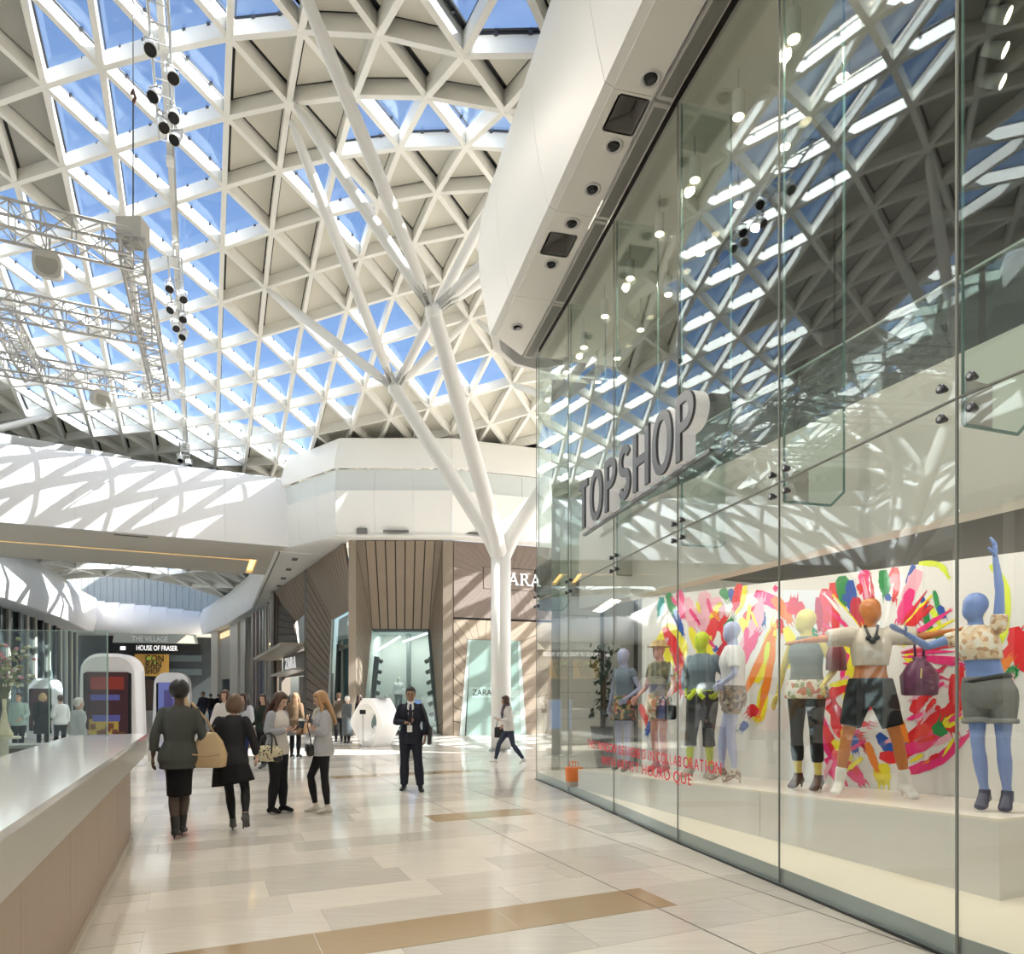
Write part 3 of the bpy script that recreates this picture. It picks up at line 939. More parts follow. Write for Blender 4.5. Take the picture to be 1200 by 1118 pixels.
# cream bulkhead over the window display with the mezzanine behind a glass guard
BZ0, BZ1 = 3.05, 4.3
bk = mm()
p0, p1 = pl(-.02, .02), pl(2.0, .02)
bk.hexa([p0 + V((0, 0, BZ0)), p1 + V((0, 0, BZ0)), p1 + pn * .25 + V((0, 0, BZ0)), p0 + pn * .25 + V((0, 0, BZ0)), p0 + V((0, 0, BZ1)), p1 + V((0, 0, BZ1)), p1 + pn * .25 + V((0, 0, BZ1)), p0 + pn * .25 + V((0, 0, BZ1))])
bk.build('wall_bulkhead', mat('bulkhead_cream', (.80, .77, .70), .5), kind='structure')
q = mm()
q.hexa([p0 + pn * .25 + V((0, 0, 3.7)), p1 + pn * .25 + V((0, 0, 3.7)), p1 + pn * 8 + V((0, 0, 3.7)), p0 + pn * 8 + V((0, 0, 3.7)), p0 + pn * .25 + V((0, 0, 4.28)), p1 + pn * .25 + V((0, 0, 4.28)), p1 + pn * 8 + V((0, 0, 4.28)), p0 + pn * 8 + V((0, 0, 4.28))])
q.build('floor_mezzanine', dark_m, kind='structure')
guard = empty('balustrade', pl(.5, .30, BZ1), 0, 'clear glass balustrade along the upper floor behind the shopfront', 'balustrade')
go = -pl(.5, .30, BZ1)
for k in range(7):
    a, b = pl(-.25 + k * .3 + .004, .30, BZ1 - .02), pl(.05 + k * .3 - .004, .30, BZ1 - .02)
    mm().slab([a + go, b + go, b + V((0, 0, .78)) + go, a + V((0, 0, .78)) + go], pn, .014).build('glass_panel', screen_glass, guard)
mm().beam(pl(-.25, .307, BZ1 + .76) + go, pl(1.85, .307, BZ1 + .76) + go, .03, .02).build('top_rail', mat('rail_grey_green', (.35, .40, .37), .3), guard)
# high ceiling of the shop: a pale strip with pendant downlights, dark behind
c0 = [p - gn(i) * .05 for i, p in enumerate(GL)]
c1 = [p - gn(i) * 1.75 for i, p in enumerate(GL)]
cm = mm()
for i in range(len(GL) - 1):
    z = V((0, 0, ZS + .02)); dz = V((0, 0, .06))
    cm.hexa([c0[i] + z, c0[i + 1] + z, c1[i + 1] + z, c1[i] + z, c0[i] + z + dz, c0[i + 1] + z + dz, c1[i + 1] + z + dz, c1[i] + z + dz])
cm.build('ceiling_shop', cream, kind='structure')
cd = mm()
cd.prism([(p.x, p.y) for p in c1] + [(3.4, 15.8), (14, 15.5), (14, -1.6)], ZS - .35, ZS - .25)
cd.prism([(p.x, p.y) for p in c0] + [(2.6, 15.9), (14, 15.5), (14, -1.6)], ZS + .12, ZS + .2)  # unseen upper slab, added to stop sun leaking in over the shop
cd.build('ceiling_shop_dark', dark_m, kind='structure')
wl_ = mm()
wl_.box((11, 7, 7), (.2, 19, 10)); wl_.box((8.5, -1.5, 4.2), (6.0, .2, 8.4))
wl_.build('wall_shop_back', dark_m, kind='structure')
# shop end wall towards the far store: pale panels with fine joints, a dark door frame
ew = empty('wall_shop_end', kind='structure')
A, B = V((.62, 13.6, 0)), V((8.0, 15.6, 0))
d = (B - A).normalized(); n = V((d.y, -d.x, 0))
pan_m = mat('pale_wall_panel', (.70, .71, .68), .3)
for r in range(9):
    for c in range(5):
        w = 1.5
        a = A + d * (1.05 + c * w + .006) + V((0, 0, .145 + r * .52 + .005)) if c else A + d * (.35 + .006) + V((0, 0, .145 + r * .52 + .005))
        ww = w - .012 if c else .9
        mm().slab([a, a + d * ww, a + d * ww + V((0, 0, .51)), a + V((0, 0, .51))], -n, .03).build('wall_panel', pan_m, ew)
mm().slab([A + d * .2 - n * .05 * 0 + V((0, 0, .145)), B + V((0, 0, .145)), B + V((0, 0, 8)), A + d * .2 + V((0, 0, 8))], -n, .02).build('wall_backing', mat('wall_backing_grey', (.42, .43, .42), .6), ew, loc=-n * .05)
for k, s in enumerate((1.25, 2.0)):
    mm().beam(A + d * s + n * .04 + V((0, 0, .145)), A + d * s + n * .04 + V((0, 0, 4.0)), .07, .07, up=(0, 1, 0)).build('post', dark_m, ew)

# pendant cylinders near the glass, then area lamps added over the display
lamp_on = mat('lit_lamp_face', (1, .9, .7), .5, emit=(1.0, .80, .52), estr=14.0)
lamp_wh = mat('pendant_white', (.78, .77, .72), .4)
def pendant(p, label):
    t = empty('pendant_spotlight', p, 0, label, 'spotlight', 'pendant spotlights behind the glass')
    mm().tube([(0, 0, 0), (0, 0, -.28)], .008, 6).build('rod', steel, t)
    mm().tube([(0, 0, -.26), (0, 0, -.27), (0, 0, -.52), (0, 0, -.525)], [.02, .065, .065, .06], 16).build('lamp_can', lamp_wh, t, auto=.6)
    mm().disc((0, 0, -.5265), (0, 0, -1), .055, .004, 14).build('lamp_face', lamp_on, t)
PEND = []
for i in range(3, len(GL) - 1):
    for s in (.2, .7):
        for row, off in ((0, .42), (1, 1.15)):
            p = lerp(GL[i], GL[i + 1], s + .12 * row) - gn(i) * off + V((0, 0, ZS + .02))
            PEND.append((p, row))
for k, (p, row) in enumerate(PEND):
    same = [q for q, r in PEND if r == row]
    pendant(p, '%s pendant spotlight from the near end of the row %s the glass' % (('first', 'second', 'third', 'fourth', 'fifth', 'sixth', 'seventh', 'eighth', 'ninth', 'tenth', 'eleventh', 'twelfth')[same.index(p)], 'nearest' if row == 0 else 'farther from'))
def track(p, ang, label):
    t = empty('track_spotlight', p, ang, label, 'spotlight')
    mm().beam((-.55, 0, 0), (.55, 0, 0), .05, .04).build('track', steel, t)
    for k in (-.4, 0, .4):
        h = mm().tube([(k, 0, -.02), (k, 0, -.10)], .012, 6).build('bracket', steel, t)
        mm().tube([(k, .05, -.10), (k, -.12, -.2)], [.055, .07], 14).build('lamp_head', mat('grey_lamp_head', (.5, .5, .5), .4), t, True)
        mm().disc((k, -.121, -.2006), (0, -1, -.6), .06, .004, 14).build('lamp_face', lamp_on, t)
def ray(px, py, y): return P(px, py, y)
track(ray(1005, 95, 8.2), 1.0, 'cluster of three lit spotlights high inside the shop, above the sign')
track(ray(940, 232, 10.0), 1.0, 'cluster of three lit spotlights high in the shop, lower than the brightest one')
track(ray(1160, 42, 6.6), 1.0, 'cluster of three lit spotlights at the top corner beside the last joint')
track(ray(1090, 250, 10.5), 1.0, 'small cluster of lit spotlights against the dark upper shop wall')
def area(name, loc, direc, sx, sy, power, col=(1, .93, .82)):
    ld = bpy.data.lights.new(name, 'AREA')
    ld.shape = 'RECTANGLE'; ld.size = sx; ld.size_y = sy
    ld.energy = power; ld.color = col
    o = bpy.data.objects.new(name, ld)
    o.location = loc
    o.rotation_euler = V(direc).to_track_quat('-Z', 'Y').to_euler()
    COL.objects.link(o)
    return o
# dark window ceiling; unseen area lamps are added below it to brighten the display
slot = mm()
a, b = pl(-.1, .30, 3.36), pl(1.6, .30, 3.36)
slot.hexa([a, b, b + pn * 1.0, a + pn * 1.0, a + V((0, 0, .05)), b + V((0, 0, .05)), b + pn * 1.0 + V((0, 0, .05)), a + pn * 1.0 + V((0, 0, .05))])
slot.build('ceiling_window', mat('window_ceiling_dark', (.05, .05, .055), .5), kind='structure')
for k in range(5):
    s = .12 + .3 * k
    area('display_light', pl(s, .42, 3.32), pn * .42 + V((0, 0, -1)), 1.6, .22, 10)
for k in range(4):
    area('floor_wash', pl(.1 + .33 * k, -.28, 3.0), V((0, 0, -1)) + pn * .2, 1.4, .12, 9)

# ------------------------------------------------------------------ TOPSHOP letters
TSa = V((1.20, 10.30, 4.12)) ; TSb = V((1.98, 7.14, 4.12))
td = (TSb - TSa).normalized()
tn = V((td.y, -td.x, 0))
if tn.x > 0: tn = -tn
face_m = mat('sign_grey_face', (.075, .08, .09), .35)
ret_m = mat('sign_white_return', (.86, .86, .86), .4, emit=(1, 1, 1), estr=.12)
sign = empty('shop_sign', TSa, 0, 'TOPSHOP in large grey letters with white sides on the glass', 'sign')
so = -TSa
word = 'TOPSHOP'
Hc = .69
total = (TSb - TSa).length + .20
wd = {'T': .80, 'O': 1.06, 'P': .86, 'S': .80, 'H': .98}
gap = .20
unit = total / (sum(wd[c] for c in word) + gap * 6)
def letter_polys(c, w, h, t):
    """closed outlines (outer, holes) of a plain grotesque capital"""
    if c == 'T': return [([(0, h), (w, h), (w, h - t), (w / 2 + t / 2, h - t), (w / 2 + t / 2, 0), (w / 2 - t / 2, 0), (w / 2 - t / 2, h - t), (0, h - t)], [])]
    if c == 'H': return [([(0, 0), (0, h), (t, h), (t, h / 2 + t / 2), (w - t, h / 2 + t / 2), (w - t, h), (w, h), (w, 0), (w - t, 0), (w - t, h / 2 - t / 2), (t, h / 2 - t / 2), (t, 0)], [])]
    if c == 'O':
        n = 36
        f = lambda a, b: [(w / 2 + a * math.copysign(abs(math.cos(2 * math.pi * k / n)) ** .9, math.cos(2 * math.pi * k / n)), h / 2 + b * math.copysign(abs(math.sin(2 * math.pi * k / n)) ** .9, math.sin(2 * math.pi * k / n))) for k in range(n)]
        return [(f(w / 2, h / 2 + .01), [f(w / 2 - t, h / 2 - t + .01)])]
    if c == 'P':
        r = h * .29
        arc = lambda rr, cx: [(cx + rr * math.cos(a), h - r + rr * math.sin(a)) for a in [math.pi / 2 - math.pi * k / 14 for k in range(15)]]
        cx = w - r
        return [([(0, 0), (0, h)] + arc(r, cx) + [(t, h - 2 * r), (t, 0)], [[(t, h - t)] + arc(r - t, cx) + [(t, h - 2 * r + t)]])]
    if c == 'S':
        n = 40
        sp = []
        for k in range(n + 1):
            u = k / n
            # spine of an S from upper right to lower left
            if u < .5:
                a = math.radians(25 + (270 - 25) * (u / .5))
                sp.append((w / 2 + (w / 2 - t / 2) * math.cos(a), h * .75 - t / 4 + (h - t) / 4 * math.sin(a)))
            else:
                a = math.radians(90 - (245) * ((u - .5) / .5))
                sp.append((w / 2 + (w / 2 - t / 2) * math.cos(a), h * .25 + t / 4 + (h - t) / 4 * math.sin(a)))
        return [('spine', sp)]
def letter_mesh(c, w, h, t, depth, inset=0.0):
    """extruded letter in its own x-y plane, from z=0 to z=depth"""
    bm = bmesh.new()
    for part in letter_polys(c, w, h, t):
        if part[0] == 'spine':
            sp = part[1]
            n = len(sp)
            Lp, Rp = [], []
            for i in range(n):
                d = V((*sp[min(i + 1, n - 1)], 0)) - V((*sp[max(i - 1, 0)], 0)); d.normalize()
                nr = V((-d.y, d.x, 0)) * (t / 2)
                Lp.append(V((*sp[i], 0)) + nr); Rp.append(V((*sp[i], 0)) - nr)
            lo = [(bm.verts.new(a), bm.verts.new(b)) for a, b in zip(Lp, Rp)]
            hi = [(bm.verts.new(a + V((0, 0, depth))), bm.verts.new(b + V((0, 0, depth)))) for a, b in zip(Lp, Rp)]
            for i in range(n - 1):
                bm.faces.new((lo[i][0], lo[i + 1][0], lo[i + 1][1], lo[i][1])); bm.faces.new((hi[i][0], hi[i][1], hi[i + 1][1], hi[i + 1][0]))
                bm.faces.new((lo[i][0], hi[i][0], hi[i + 1][0], lo[i + 1][0])); bm.faces.new((lo[i][1], lo[i + 1][1], hi[i + 1][1], hi[i][1]))
            for i in (0, n - 1): bm.faces.new((lo[i][0], lo[i][1], hi[i][1], hi[i][0]))
        else:
            outer, holes = part
            es = []
            for loop in [outer] + holes:
                vs = [bm.verts.new((x, y, 0)) for x, y in loop]
                es += [bm.edges.new((vs[i], vs[(i + 1) % len(vs)])) for i in range(len(vs))]
            r = bmesh.ops.triangle_fill(bm, use_beauty=True, use_dissolve=False, edges=es)
            fs = [f for f in r['geom'] if isinstance(f, bmesh.types.BMFace)]
            r = bmesh.ops.extrude_face_region(bm, geom=fs)
            bmesh.ops.translate(bm, verts=[v for v in r['geom'] if isinstance(v, bmesh.types.BMVert)], vec=(0, 0, depth))
    bmesh.ops.recalc_face_normals(bm, faces=bm.faces)
    me = bpy.data.meshes.new('letter')
    bm.to_mesh(me); bm.free()
    return me
x = 0.0
for c in word:
    w = wd[c] * unit
    T = .105
    M0 = frame_matrix(TSa + td * x + tn * .175 + so, td, V((0, 0, 1)))
    zdir = td.cross(V((0, 0, 1)))
    sgn = 1 if zdir.dot(tn) > 0 else -1
    me = letter_mesh(c, w, Hc, T, .03)
    back = letter_mesh(c, w, Hc, T, .15)
    for m_, mt, off in ((me, face_m, .17), (back, ret_m, .018)):
        m_.materials.append(mt)
        M = frame_matrix(TSa + td * x + tn * off + so, td, V((0, 0, 1)))
        if sgn < 0: M = M @ Matrix.Diagonal((1, 1, -1, 1))
        m_.transform(M)
        if sgn < 0: m_.flip_normals()
    lo = link_mesh('letter', me, sign)
    link_mesh('letter_side', back, lo)
    x += w + gap * unit
rail = mm()
rail.beam(TSa + V((0, 0, -.05)) + tn * .08 + so - td * .1, TSa + V((0, 0, -.05)) + tn * .08 + so + td * (x + .05), .05, .035)
rail.build('rail', mat('sign_rail', (.22, .23, .23), .35, .7), sign)

# red vinyl lettering on the glass
vin = mat('red_vinyl', (.80, .03, .07), .45)
def on_glass(px):
    for i in range(len(GL) - 1):
        a, b = GL[i], GL[i + 1]
        k = (px - 600) / FPX
        den = (b.x - a.x) - k * (b.y - a.y)
        if abs(den) < 1e-9: continue
        t = (k * a.y - a.x) / den
        if 0 <= t <= 1: return lerp(a, b, t), i
def glass_text(s, px0, py0, px1, py1, size, label):
    """letters laid along the bent glass between two points of the photograph; each one stands on its own pane"""
    a, _ = on_glass(px0); b, _ = on_glass(px1)
    za = EYE + (HY - py0) * a.y / FPX; zb = EYE + (HY - py1) * b.y / FPX
    root = empty('window_lettering', (a.x, a.y, za), 0, label, 'lettering')
    # measured advance
    path = [a]
    for p in GL[::-1]:
        if b.y < p.y < a.y: path.append(p.copy())
    path.append(b)
    Ls = [(path[i + 1] - path[i]).length for i in range(len(path) - 1)]
    tot = sum(Ls)
    adv = {c: .62 for c in s}
    adv.update({' ': .34, 'I': .34, 'W': .9, 'O': .76, 'Q': .76, 'D': .72, 'G': .76, 'N': .72, 'C': .7, 'H': .72, 'L': .55, 'T': .58, 'U': .7})
    T = sum(adv[c] for c in s)
    f = tot / T
    run = 0.0
    for c in s:
        if c != ' ':
            m_ = run + .04 * f
            acc = 0
            for i, l in enumerate(Ls):
                if m_ <= acc + l or i == len(Ls) - 1:
                    dd = (path[i + 1] - path[i]).normalized()
                    p = path[i] + dd * (m_ - acc); break
                acc += l
            z = za + (zb - za) * (m_ / tot)
            nrm = V((dd.y, -dd.x, 0))
            if nrm.x > 0: nrm = -nrm
            M = frame_matrix(V((p.x, p.y, z)) + nrm * .024 - root.location, dd, V((0, 0, 1)))
            text_obj('letter', c, size, vin, root, M, extrude=.0012, sx=adv[c] * f * .88 / (size * {'I': .28, 'W': .95}.get(c, .68)))
        run += adv[c] * f
glass_text('THIS WINDOW DESIGNED IN COLLABORATION', 690, 876, 848, 908, .175, 'upper line of red vinyl lettering, DESIGNED IN COLLABORATION')
glass_text('WITH ARTIST HOUXO QUE', 706, 895, 815, 921, .175, 'lower line of red vinyl lettering, ending HOUXO QUE')

# pale TO letters on the end wall of the shop
es = empty('end_letters', A + d * .55 + n * .08 + V((0, 0, 4.0)), 0, 'pale TO letters behind the far end of the glass', 'sign')
for ch, xo in (('T', 0), ('O', .42)):
    mo = letter_mesh(ch, .42, .70, .05, .03)
    mo.materials.append(mat('pale_sign_letters', (.80, .84, .84), .3))
    M = frame_matrix(d * xo, d, V((0, 0, 1)))
    mo.transform(M)
    link_mesh('letter', mo, es)
# the pendants give real light
for q, (p, row) in enumerate(PEND):
    if q % 2 == 0:
        ld = bpy.data.lights.new('pendant_light', 'SPOT')
        ld.energy = 75; ld.color = (1, .90, .74); ld.shadow_soft_size = .055; ld.spot_size = math.radians(150); ld.spot_blend = .8
        o = bpy.data.objects.new('pendant_light', ld)
        o.location = p + V((0, 0, -.56))
        COL.objects.link(o)
# ================================================================== BRIDGE with white fascia (left) and the far store
def fascia_run(pts, prof, name, root, mtl, splits=None, gap=.004, flip=False):
    for i in range(len(pts) - 1):
        L = (pts[i + 1] - pts[i]).length
        n = splits if splits else max(1, round(L / 2.4))
        d = (pts[i + 1] - pts[i]).normalized()
        nr = V((d.y, -d.x, 0))
        if flip: nr = -nr
        for k in range(n):
            prof_panel(lerp(pts[i], pts[i + 1], k / n), nr, lerp(pts[i], pts[i + 1], (k + 1) / n), nr, prof, gap, .05).build(name, mtl, root, auto=.5)

bridge = empty('bridge', kind='structure', label='white fascia and soffit of the bridge across the mall')
BR = V((-9.6, 29.62, 0)); BL = BR - VX * 26.5
ZB = 8.05
prof_b = [(.0, ZB), (.12, ZB + .02), (.22, ZB + .7), (.20, ZB + 1.5), (.05, ZB + 2.3), (-.25, ZB + 3.0), (-.45, ZB + 3.12)]
fascia_run([BL, BR], prof_b, 'fascia_panel', bridge, white_gloss, splits=10, gap=.003)
# soffit under the bridge with its cove light
sb = mm()
D1, D2, DD = 2.6, 3.1, 7.2
def bq(s, t, z): return BL + (BR - BL) * s + UX * t + V((0, 0, z))
def bslab(mb, s0, s1, t0, t1, z0, z1):
    mb.hexa([bq(s0, t0, z0), bq(s1, t0, z0), bq(s1, t1, z0), bq(s0, t1, z0), bq(s0, t0, z1), bq(s1, t0, z1), bq(s1, t1, z1), bq(s0, t1, z1)])
sA, sB = 0.0, .945
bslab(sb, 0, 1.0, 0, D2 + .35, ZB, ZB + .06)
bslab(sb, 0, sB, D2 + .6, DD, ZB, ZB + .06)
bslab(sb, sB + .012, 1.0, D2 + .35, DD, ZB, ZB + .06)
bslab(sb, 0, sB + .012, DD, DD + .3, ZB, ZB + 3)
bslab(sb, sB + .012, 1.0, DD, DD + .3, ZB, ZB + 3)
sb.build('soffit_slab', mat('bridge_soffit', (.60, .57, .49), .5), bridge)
cv = mm()
bslab(cv, 0, sB + .012, D2 + .35, D2 + .6, ZB + .16, ZB + .20)
bslab(cv, sB, sB + .012, D2 + .35, DD, ZB + .16, ZB + .20)
cv.build('cove_light', mat('warm_cove_light', (1, .7, .3), .5, emit=(1.0, .60, .18), estr=2.6), bridge)
mm().box((0, 0, 0), (1.2, .10, .03), VANG).build('slot_vent', mat('vent_dark', (.12, .12, .11), .5), bridge, loc=bq(.77, .25, ZB - .012))
# grey panelled upstand behind the bridge fascia
up_m = mat('upstand_grey', (.50, .51, .50), .5)
ups = empty('wall_upstand', kind='structure')
for k in range(13):
    a, b = bq(k / 13, .9, 0), bq((k + 1) / 13, .9, 0)
    h0, h1 = ZB + 4.7 - 1.75 * (k / 13), ZB + 4.7 - 1.75 * ((k + 1) / 13)
    if k > 9: h0 -= .3 * (k - 9); h1 -= .3 * (k - 8)
    d = (b - a).normalized() * .035
    mm().slab([a + d + V((0, 0, ZB + 2)), b - d + V((0, 0, ZB + 2)), b - d + V((0, 0, h1)), a + d + V((0, 0, h0))], UX, .08).build('upstand_panel', up_m, ups)
    mm().slab([a - d + UX * .05 + V((0, 0, ZB + 2)), a + d + UX * .05 + V((0, 0, ZB + 2)), a + d + UX * .05 + V((0, 0, h0)), a - d + UX * .05 + V((0, 0, h0))], UX, .05).build('upstand_joint', mat('joint_pale', (.72, .72, .70), .5), ups)
# clerestory closing the roof edge above
cl = mm()
for k in range(4):
    pass
a, b = bq(-.1, 5.5, ZB + 1.6), bq(1.02, 5.5, ZB + 1.6)
cl.slab([a, b, b + V((0, 0, 5.5)), a + V((0, 0, 5.5))], UX, .1)
cl.slab([bq(-.1, .2, ZB + 1.6), bq(1.02, .2, ZB + 1.6), bq(1.02, 5.5, ZB + 1.6), bq(-.1, 5.5, ZB + 1.6)], (0, 0, 1), .08)
cl.build('wall_clerestory', mat('clerestory_grey', (.22, .22, .20), .7), kind='structure')

# ------------------------------------------------------------------ ZARA corner store
zfas = empty('bulkhead_far', kind='structure', label='white faceted bulkhead above the brown slatted store')
Z0, Z1, Z2, Z3 = V((-6.65, 28.0, 0)), V((-2.5, 28.0, 0)), V((1.6, 29.35, 0)), V((9, 31.8, 0))
ZL = V((-10.3, 34.4, 0)); ZLL = V((-13.9, 41.3, 0))
ZF = 8.05
off = .75
pf = [Z3 + V((.2, -off, 0)), Z2 + V((.2, -off, 0)), Z1 + V((.1, -off, 0)), Z0 + V((-.35, -off, 0)), V((-10.0, 29.75, 0))]
pf = pf[::-1]
prof_z = [(-.16, ZF - .03), (.0, ZF + .22), (.10, ZF + 1.25), (.13, ZF + 1.75)]
prof_z2 = [(.05, ZF + 1.77), (.02, ZF + 2.62)]
prof_z3 = [(.13, ZF + 2.64), (.10, ZF + 3.0), (-.2, ZF + 3.95), (-.6, ZF + 4.1)]
for nm, pr, mt in (('fascia_panel', prof_z, white), ('fascia_band', prof_z2, mat('pale_band', (.66, .70, .70), .3)), ('fascia_panel', prof_z3, white)):
    for i in range(len(pf) - 1):
        L = (pf[i + 1] - pf[i]).length
        n = max(1, round(L / 1.4)) if nm == 'fascia_band' or pr is prof_z else 1
        d = (pf[i + 1] - pf[i]).normalized()
        nr = V((d.y, -d.x, 0))
        def bis(k):
            if k <= 0 or k >= len(pf) - 1:
                return nr
            a = (pf[k] - pf[k - 1]).normalized(); b = (pf[k + 1] - pf[k]).normalized()
            m_ = V((a.y + b.y, -a.x - b.x, 0)).normalized()
            return m_ / max(.5, m_.dot(nr))
        na, nb = bis(i), bis(i + 1)
        for k in range(n):
            prof_panel(lerp(pf[i], pf[i + 1], k / n), lerp(na, nb, k / n), lerp(pf[i], pf[i + 1], (k + 1) / n), lerp(na, nb, (k + 1) / n), pr, .005, .05).build(nm, mt, zfas, auto=.5)
# white soffit strip with lights below the fascia
sw = mm()
inn = [V((-13.6, 41.4, 0)), Z0, Z1, Z2, Z3]
for i in range(len(pf) - 1):
    a, b = pf[i], pf[i + 1]
    c, d = (inn[i + 1] + V((0, .1, 0)), inn[i] + V((0, .1, 0))) if i else (Z0 + V((0, .1, 0)), V((-10.2, 34.3, 0)))
    sw.slab([a + V((0, 0, ZF - .02)), b + V((0, 0, ZF - .02)), c + V((0, 0, ZF - .02)), d + V((0, 0, ZF - .02))], (0, 0, 1), .05)
sw.build('soffit_strip', white, zfas)
mb = mm()
for i in range(len(pf) - 1):
    a, b = pf[i] + V((0, 0, ZF + 3.9)), pf[i + 1] + V((0, 0, ZF + 3.9))
    mb.slab([a + V((0, .3, 0)), b + V((0, .3, 0)), b + V((2, 6, 0)), a + V((2, 6, 0))], (0, 0, 1), .06)
mb.slab([V((-9.5, 33.6, 11)), V((9, 36, 11)), V((9, 36, 16)), V((-9.5, 33.6, 16))], (0, 1, 0), .1)
mb.build('bulkhead_cap', mat('clerestory_grey'), zfas)
# fittings in the soffit face
for k, (px, py, w) in enumerate(((423, 624, .4), (463, 626, 1.0), (556, 628, .9))):
    d = 27.0
    p = P(px, py, d)
    mm().box((0, 0, 0), (w, .12, .22 if k == 0 else .08)).build('soffit_fitting', mat('fitting_grey', (.16, .16, .15), .4), zfas, loc=V((p.x, pf[1].y - .05 + (.35 if px > 500 else 0), ZF + .14)))

store = empty('corner_store', (-2.5, 28.0, 0), 0, 'brown slatted corner store with tapered windows beyond the white column', 'shop')
SO = -V((-2.5, 28.0, 0))
wood = mat('brown_slat', (.205, .163, .125), .55, noise=(2.0, .12))
wood_l = mat('light_brown_slat', (.34, .27, .20), .55, noise=(2.0, .1))
wood_d = mat('dark_brown_slat', (.115, .095, .075), .55, noise=(2.0, .1))
back_w = mat('slat_shadow_gap', (.03, .024, .02), .8)
def fan(A, B, C, D, n, m, gap=.02, th=.05, name='slat', bias=None):
    """n slats between edge A-B and edge D-C, each a board of its own"""
    A, B, C, D = V(A), V(B), V(C), V(D)
    nn = (B - A).cross(D - A).normalized()
    if nn.dot(V((0, -1, 0))) < 0: nn = -nn
    for i in range(n):
        s0, s1 = i / n, (i + 1) / n
        l0, l1 = (B - A).length, (C - D).length
        g0, g1 = gap / 2 / max(l0, .01), gap / 2 / max(l1, .01)
        q = [lerp(A, B, s0 + min(g0, .2 / n)), lerp(A, B, s1 - min(g0, .2 / n)), lerp(D, C, s1 - min(g1, .2 / n)), lerp(D, C, s0 + min(g1, .2 / n))]
        mm().slab([p + SO - nn * th for p in q], nn, th).build(name, m, store)
    b = mm()
    for i in range(n):
        q = [lerp(A, B, i / n), lerp(A, B, (i + 1) / n), lerp(D, C, (i + 1) / n), lerp(D, C, i / n)]
        b.slab([p + SO - nn * .06 for p in q], nn, .03)
    b.build('slat_backing', back_w, store)
def z_(x, y, z): return V((x, y, z))
# portal one: outer frame px 411..522 at Y 28; window set back 1.6 m
xl, xr = -6.55, -2.75
wl0, wr0, wl1, wr1 = -6.35, -3.10, -6.0, -3.5       # window foot and head
yb = 29.4
zt, zh = 8.0, 4.45
def wx(px, y): return (px - 600) * y / FPX
hL, hR = z_(wx(436, yb), yb, zh), z_(wx(503, yb), yb, zh)
fL, fR = z_(wx(424, yb), yb, 0), z_(wx(514, yb), yb, 0)
oL, oR = z_(wx(417, 28), 28, zt), z_(wx(519, 28), 28, zt)
gL, gR = z_(wx(417, 28), 28, 0), z_(wx(519, 28), 28, 0)
fan(z_(wx(428, 28), 28, zt), z_(wx(510, 28), 28, zt), hR, hL, 7, wood_l if False else mat('mid_brown_slat', (.27, .212, .157), .55, noise=(2.0, .1)), gap=.05)
fan(oL, z_(wx(428, 28), 28, zt), lerp(hL, oL, .001), hL, 1, wood)
mbl = [oL, gL]
# left and right tapering reveals, radiating boards
def reveal(o0, g0, h0, f0, tcorner, n):
    """vertical boards from the outer edge o0-g0 to the window edge h0-f0"""
    fan(o0, g0, f0, h0, n, wood, gap=.04)
reveal(oL, gL, hL, fL, None, 14)
reveal(oR, gR, hR, fR, None, 14)
fan(z_(wx(510, 28), 28, zt), oR, lerp(hR, oR, .001), hR, 1, wood)
quad_ = [z_(wx(409, 29.62), 29.62, 4.4), z_(wx(530, 29.62), 29.62, 4.4), z_(wx(530, 29.62), 29.62, 8.0), z_(wx(409, 29.62), 29.62, 8.0)]
mm().slab([p + SO for p in quad_], (0, 1, 0), .04).build('portal_backing', back_w, store)
# pilasters either side of portal one
pil = mat('taupe_pilaster', (.30, .245, .19), .5)
for (a, b, y) in ((408.5, 417, 28), (519, 531, 28)):
    mm().box(V(((wx(a, y) + wx(b, y)) / 2, y + .2, 4.0)) + SO, (wx(b, y) - wx(a, y), .4, 8.0)).build('pilaster', pil, store)
# the display window: side walls, back, glass
wfr = mat('pale_green_reveal', (.64, .69, .67), .25)
dw = empty('display_window', (0, 0, 0)); dw.parent = store
def quad(A, B, C, D, t, m, name, par):
    A, B, C, D = V(A), V(B), V(C), V(D)
    nn = (B - A).cross(D - A).normalized()
    return mm().slab([A + SO, B + SO, C + SO, D + SO], nn, t).build(name, m, par)
dp = V((0, 2.6, 0))
quad(fL, hL, hL + dp, fL + dp, .03, wfr, 'side_panel', dw)
quad(fR, hR, hR + dp, fR + dp, .03, wfr, 'side_panel', dw)
quad(hL, hR, hR + dp, hL + dp, .03, mat('pale_blue_head', (.42, .52, .53), .2), 'head_panel', dw)
quad(fL + dp, fR + dp, hR + dp, hL + dp, .03, mat('window_back_grey', (.56, .575, .55), .5), 'back_panel', dw)
quad(fL + V((0, .02, .15)), fR + V((0, .02, .15)), fR + dp + V((0, 0, .15)), fL + dp + V((0, 0, .15)), .03, wfr, 'base_panel', dw)
quad(fL, fR, hR, hL, .02, screen_glass, 'glass_pane', dw)
area('window_light', (hL + hR) / 2 + V((0, 1.2, -.15)), (0, .2, -1), 2.2, 1.0, 70, (1, .98, .94))
mm().beam(fR + SO, hR + SO, .12, .10, up=(0, -1, 0)).build('frame', mat('dark_green_frame', (.03, .05, .05), .3), dw)
mm().beam(hL + SO, hR + SO, .06, .06).build('frame', mat('dark_green_frame'), dw)
mm().tube([lerp(hL, hR, .52) + V((0, 2.0, 0)) + SO, lerp(fL, fR, .52) + V((0, 2.0, 0)) + SO], .11, 10).build('post', mat('post_grey', (.14, .16, .16), .4), dw)
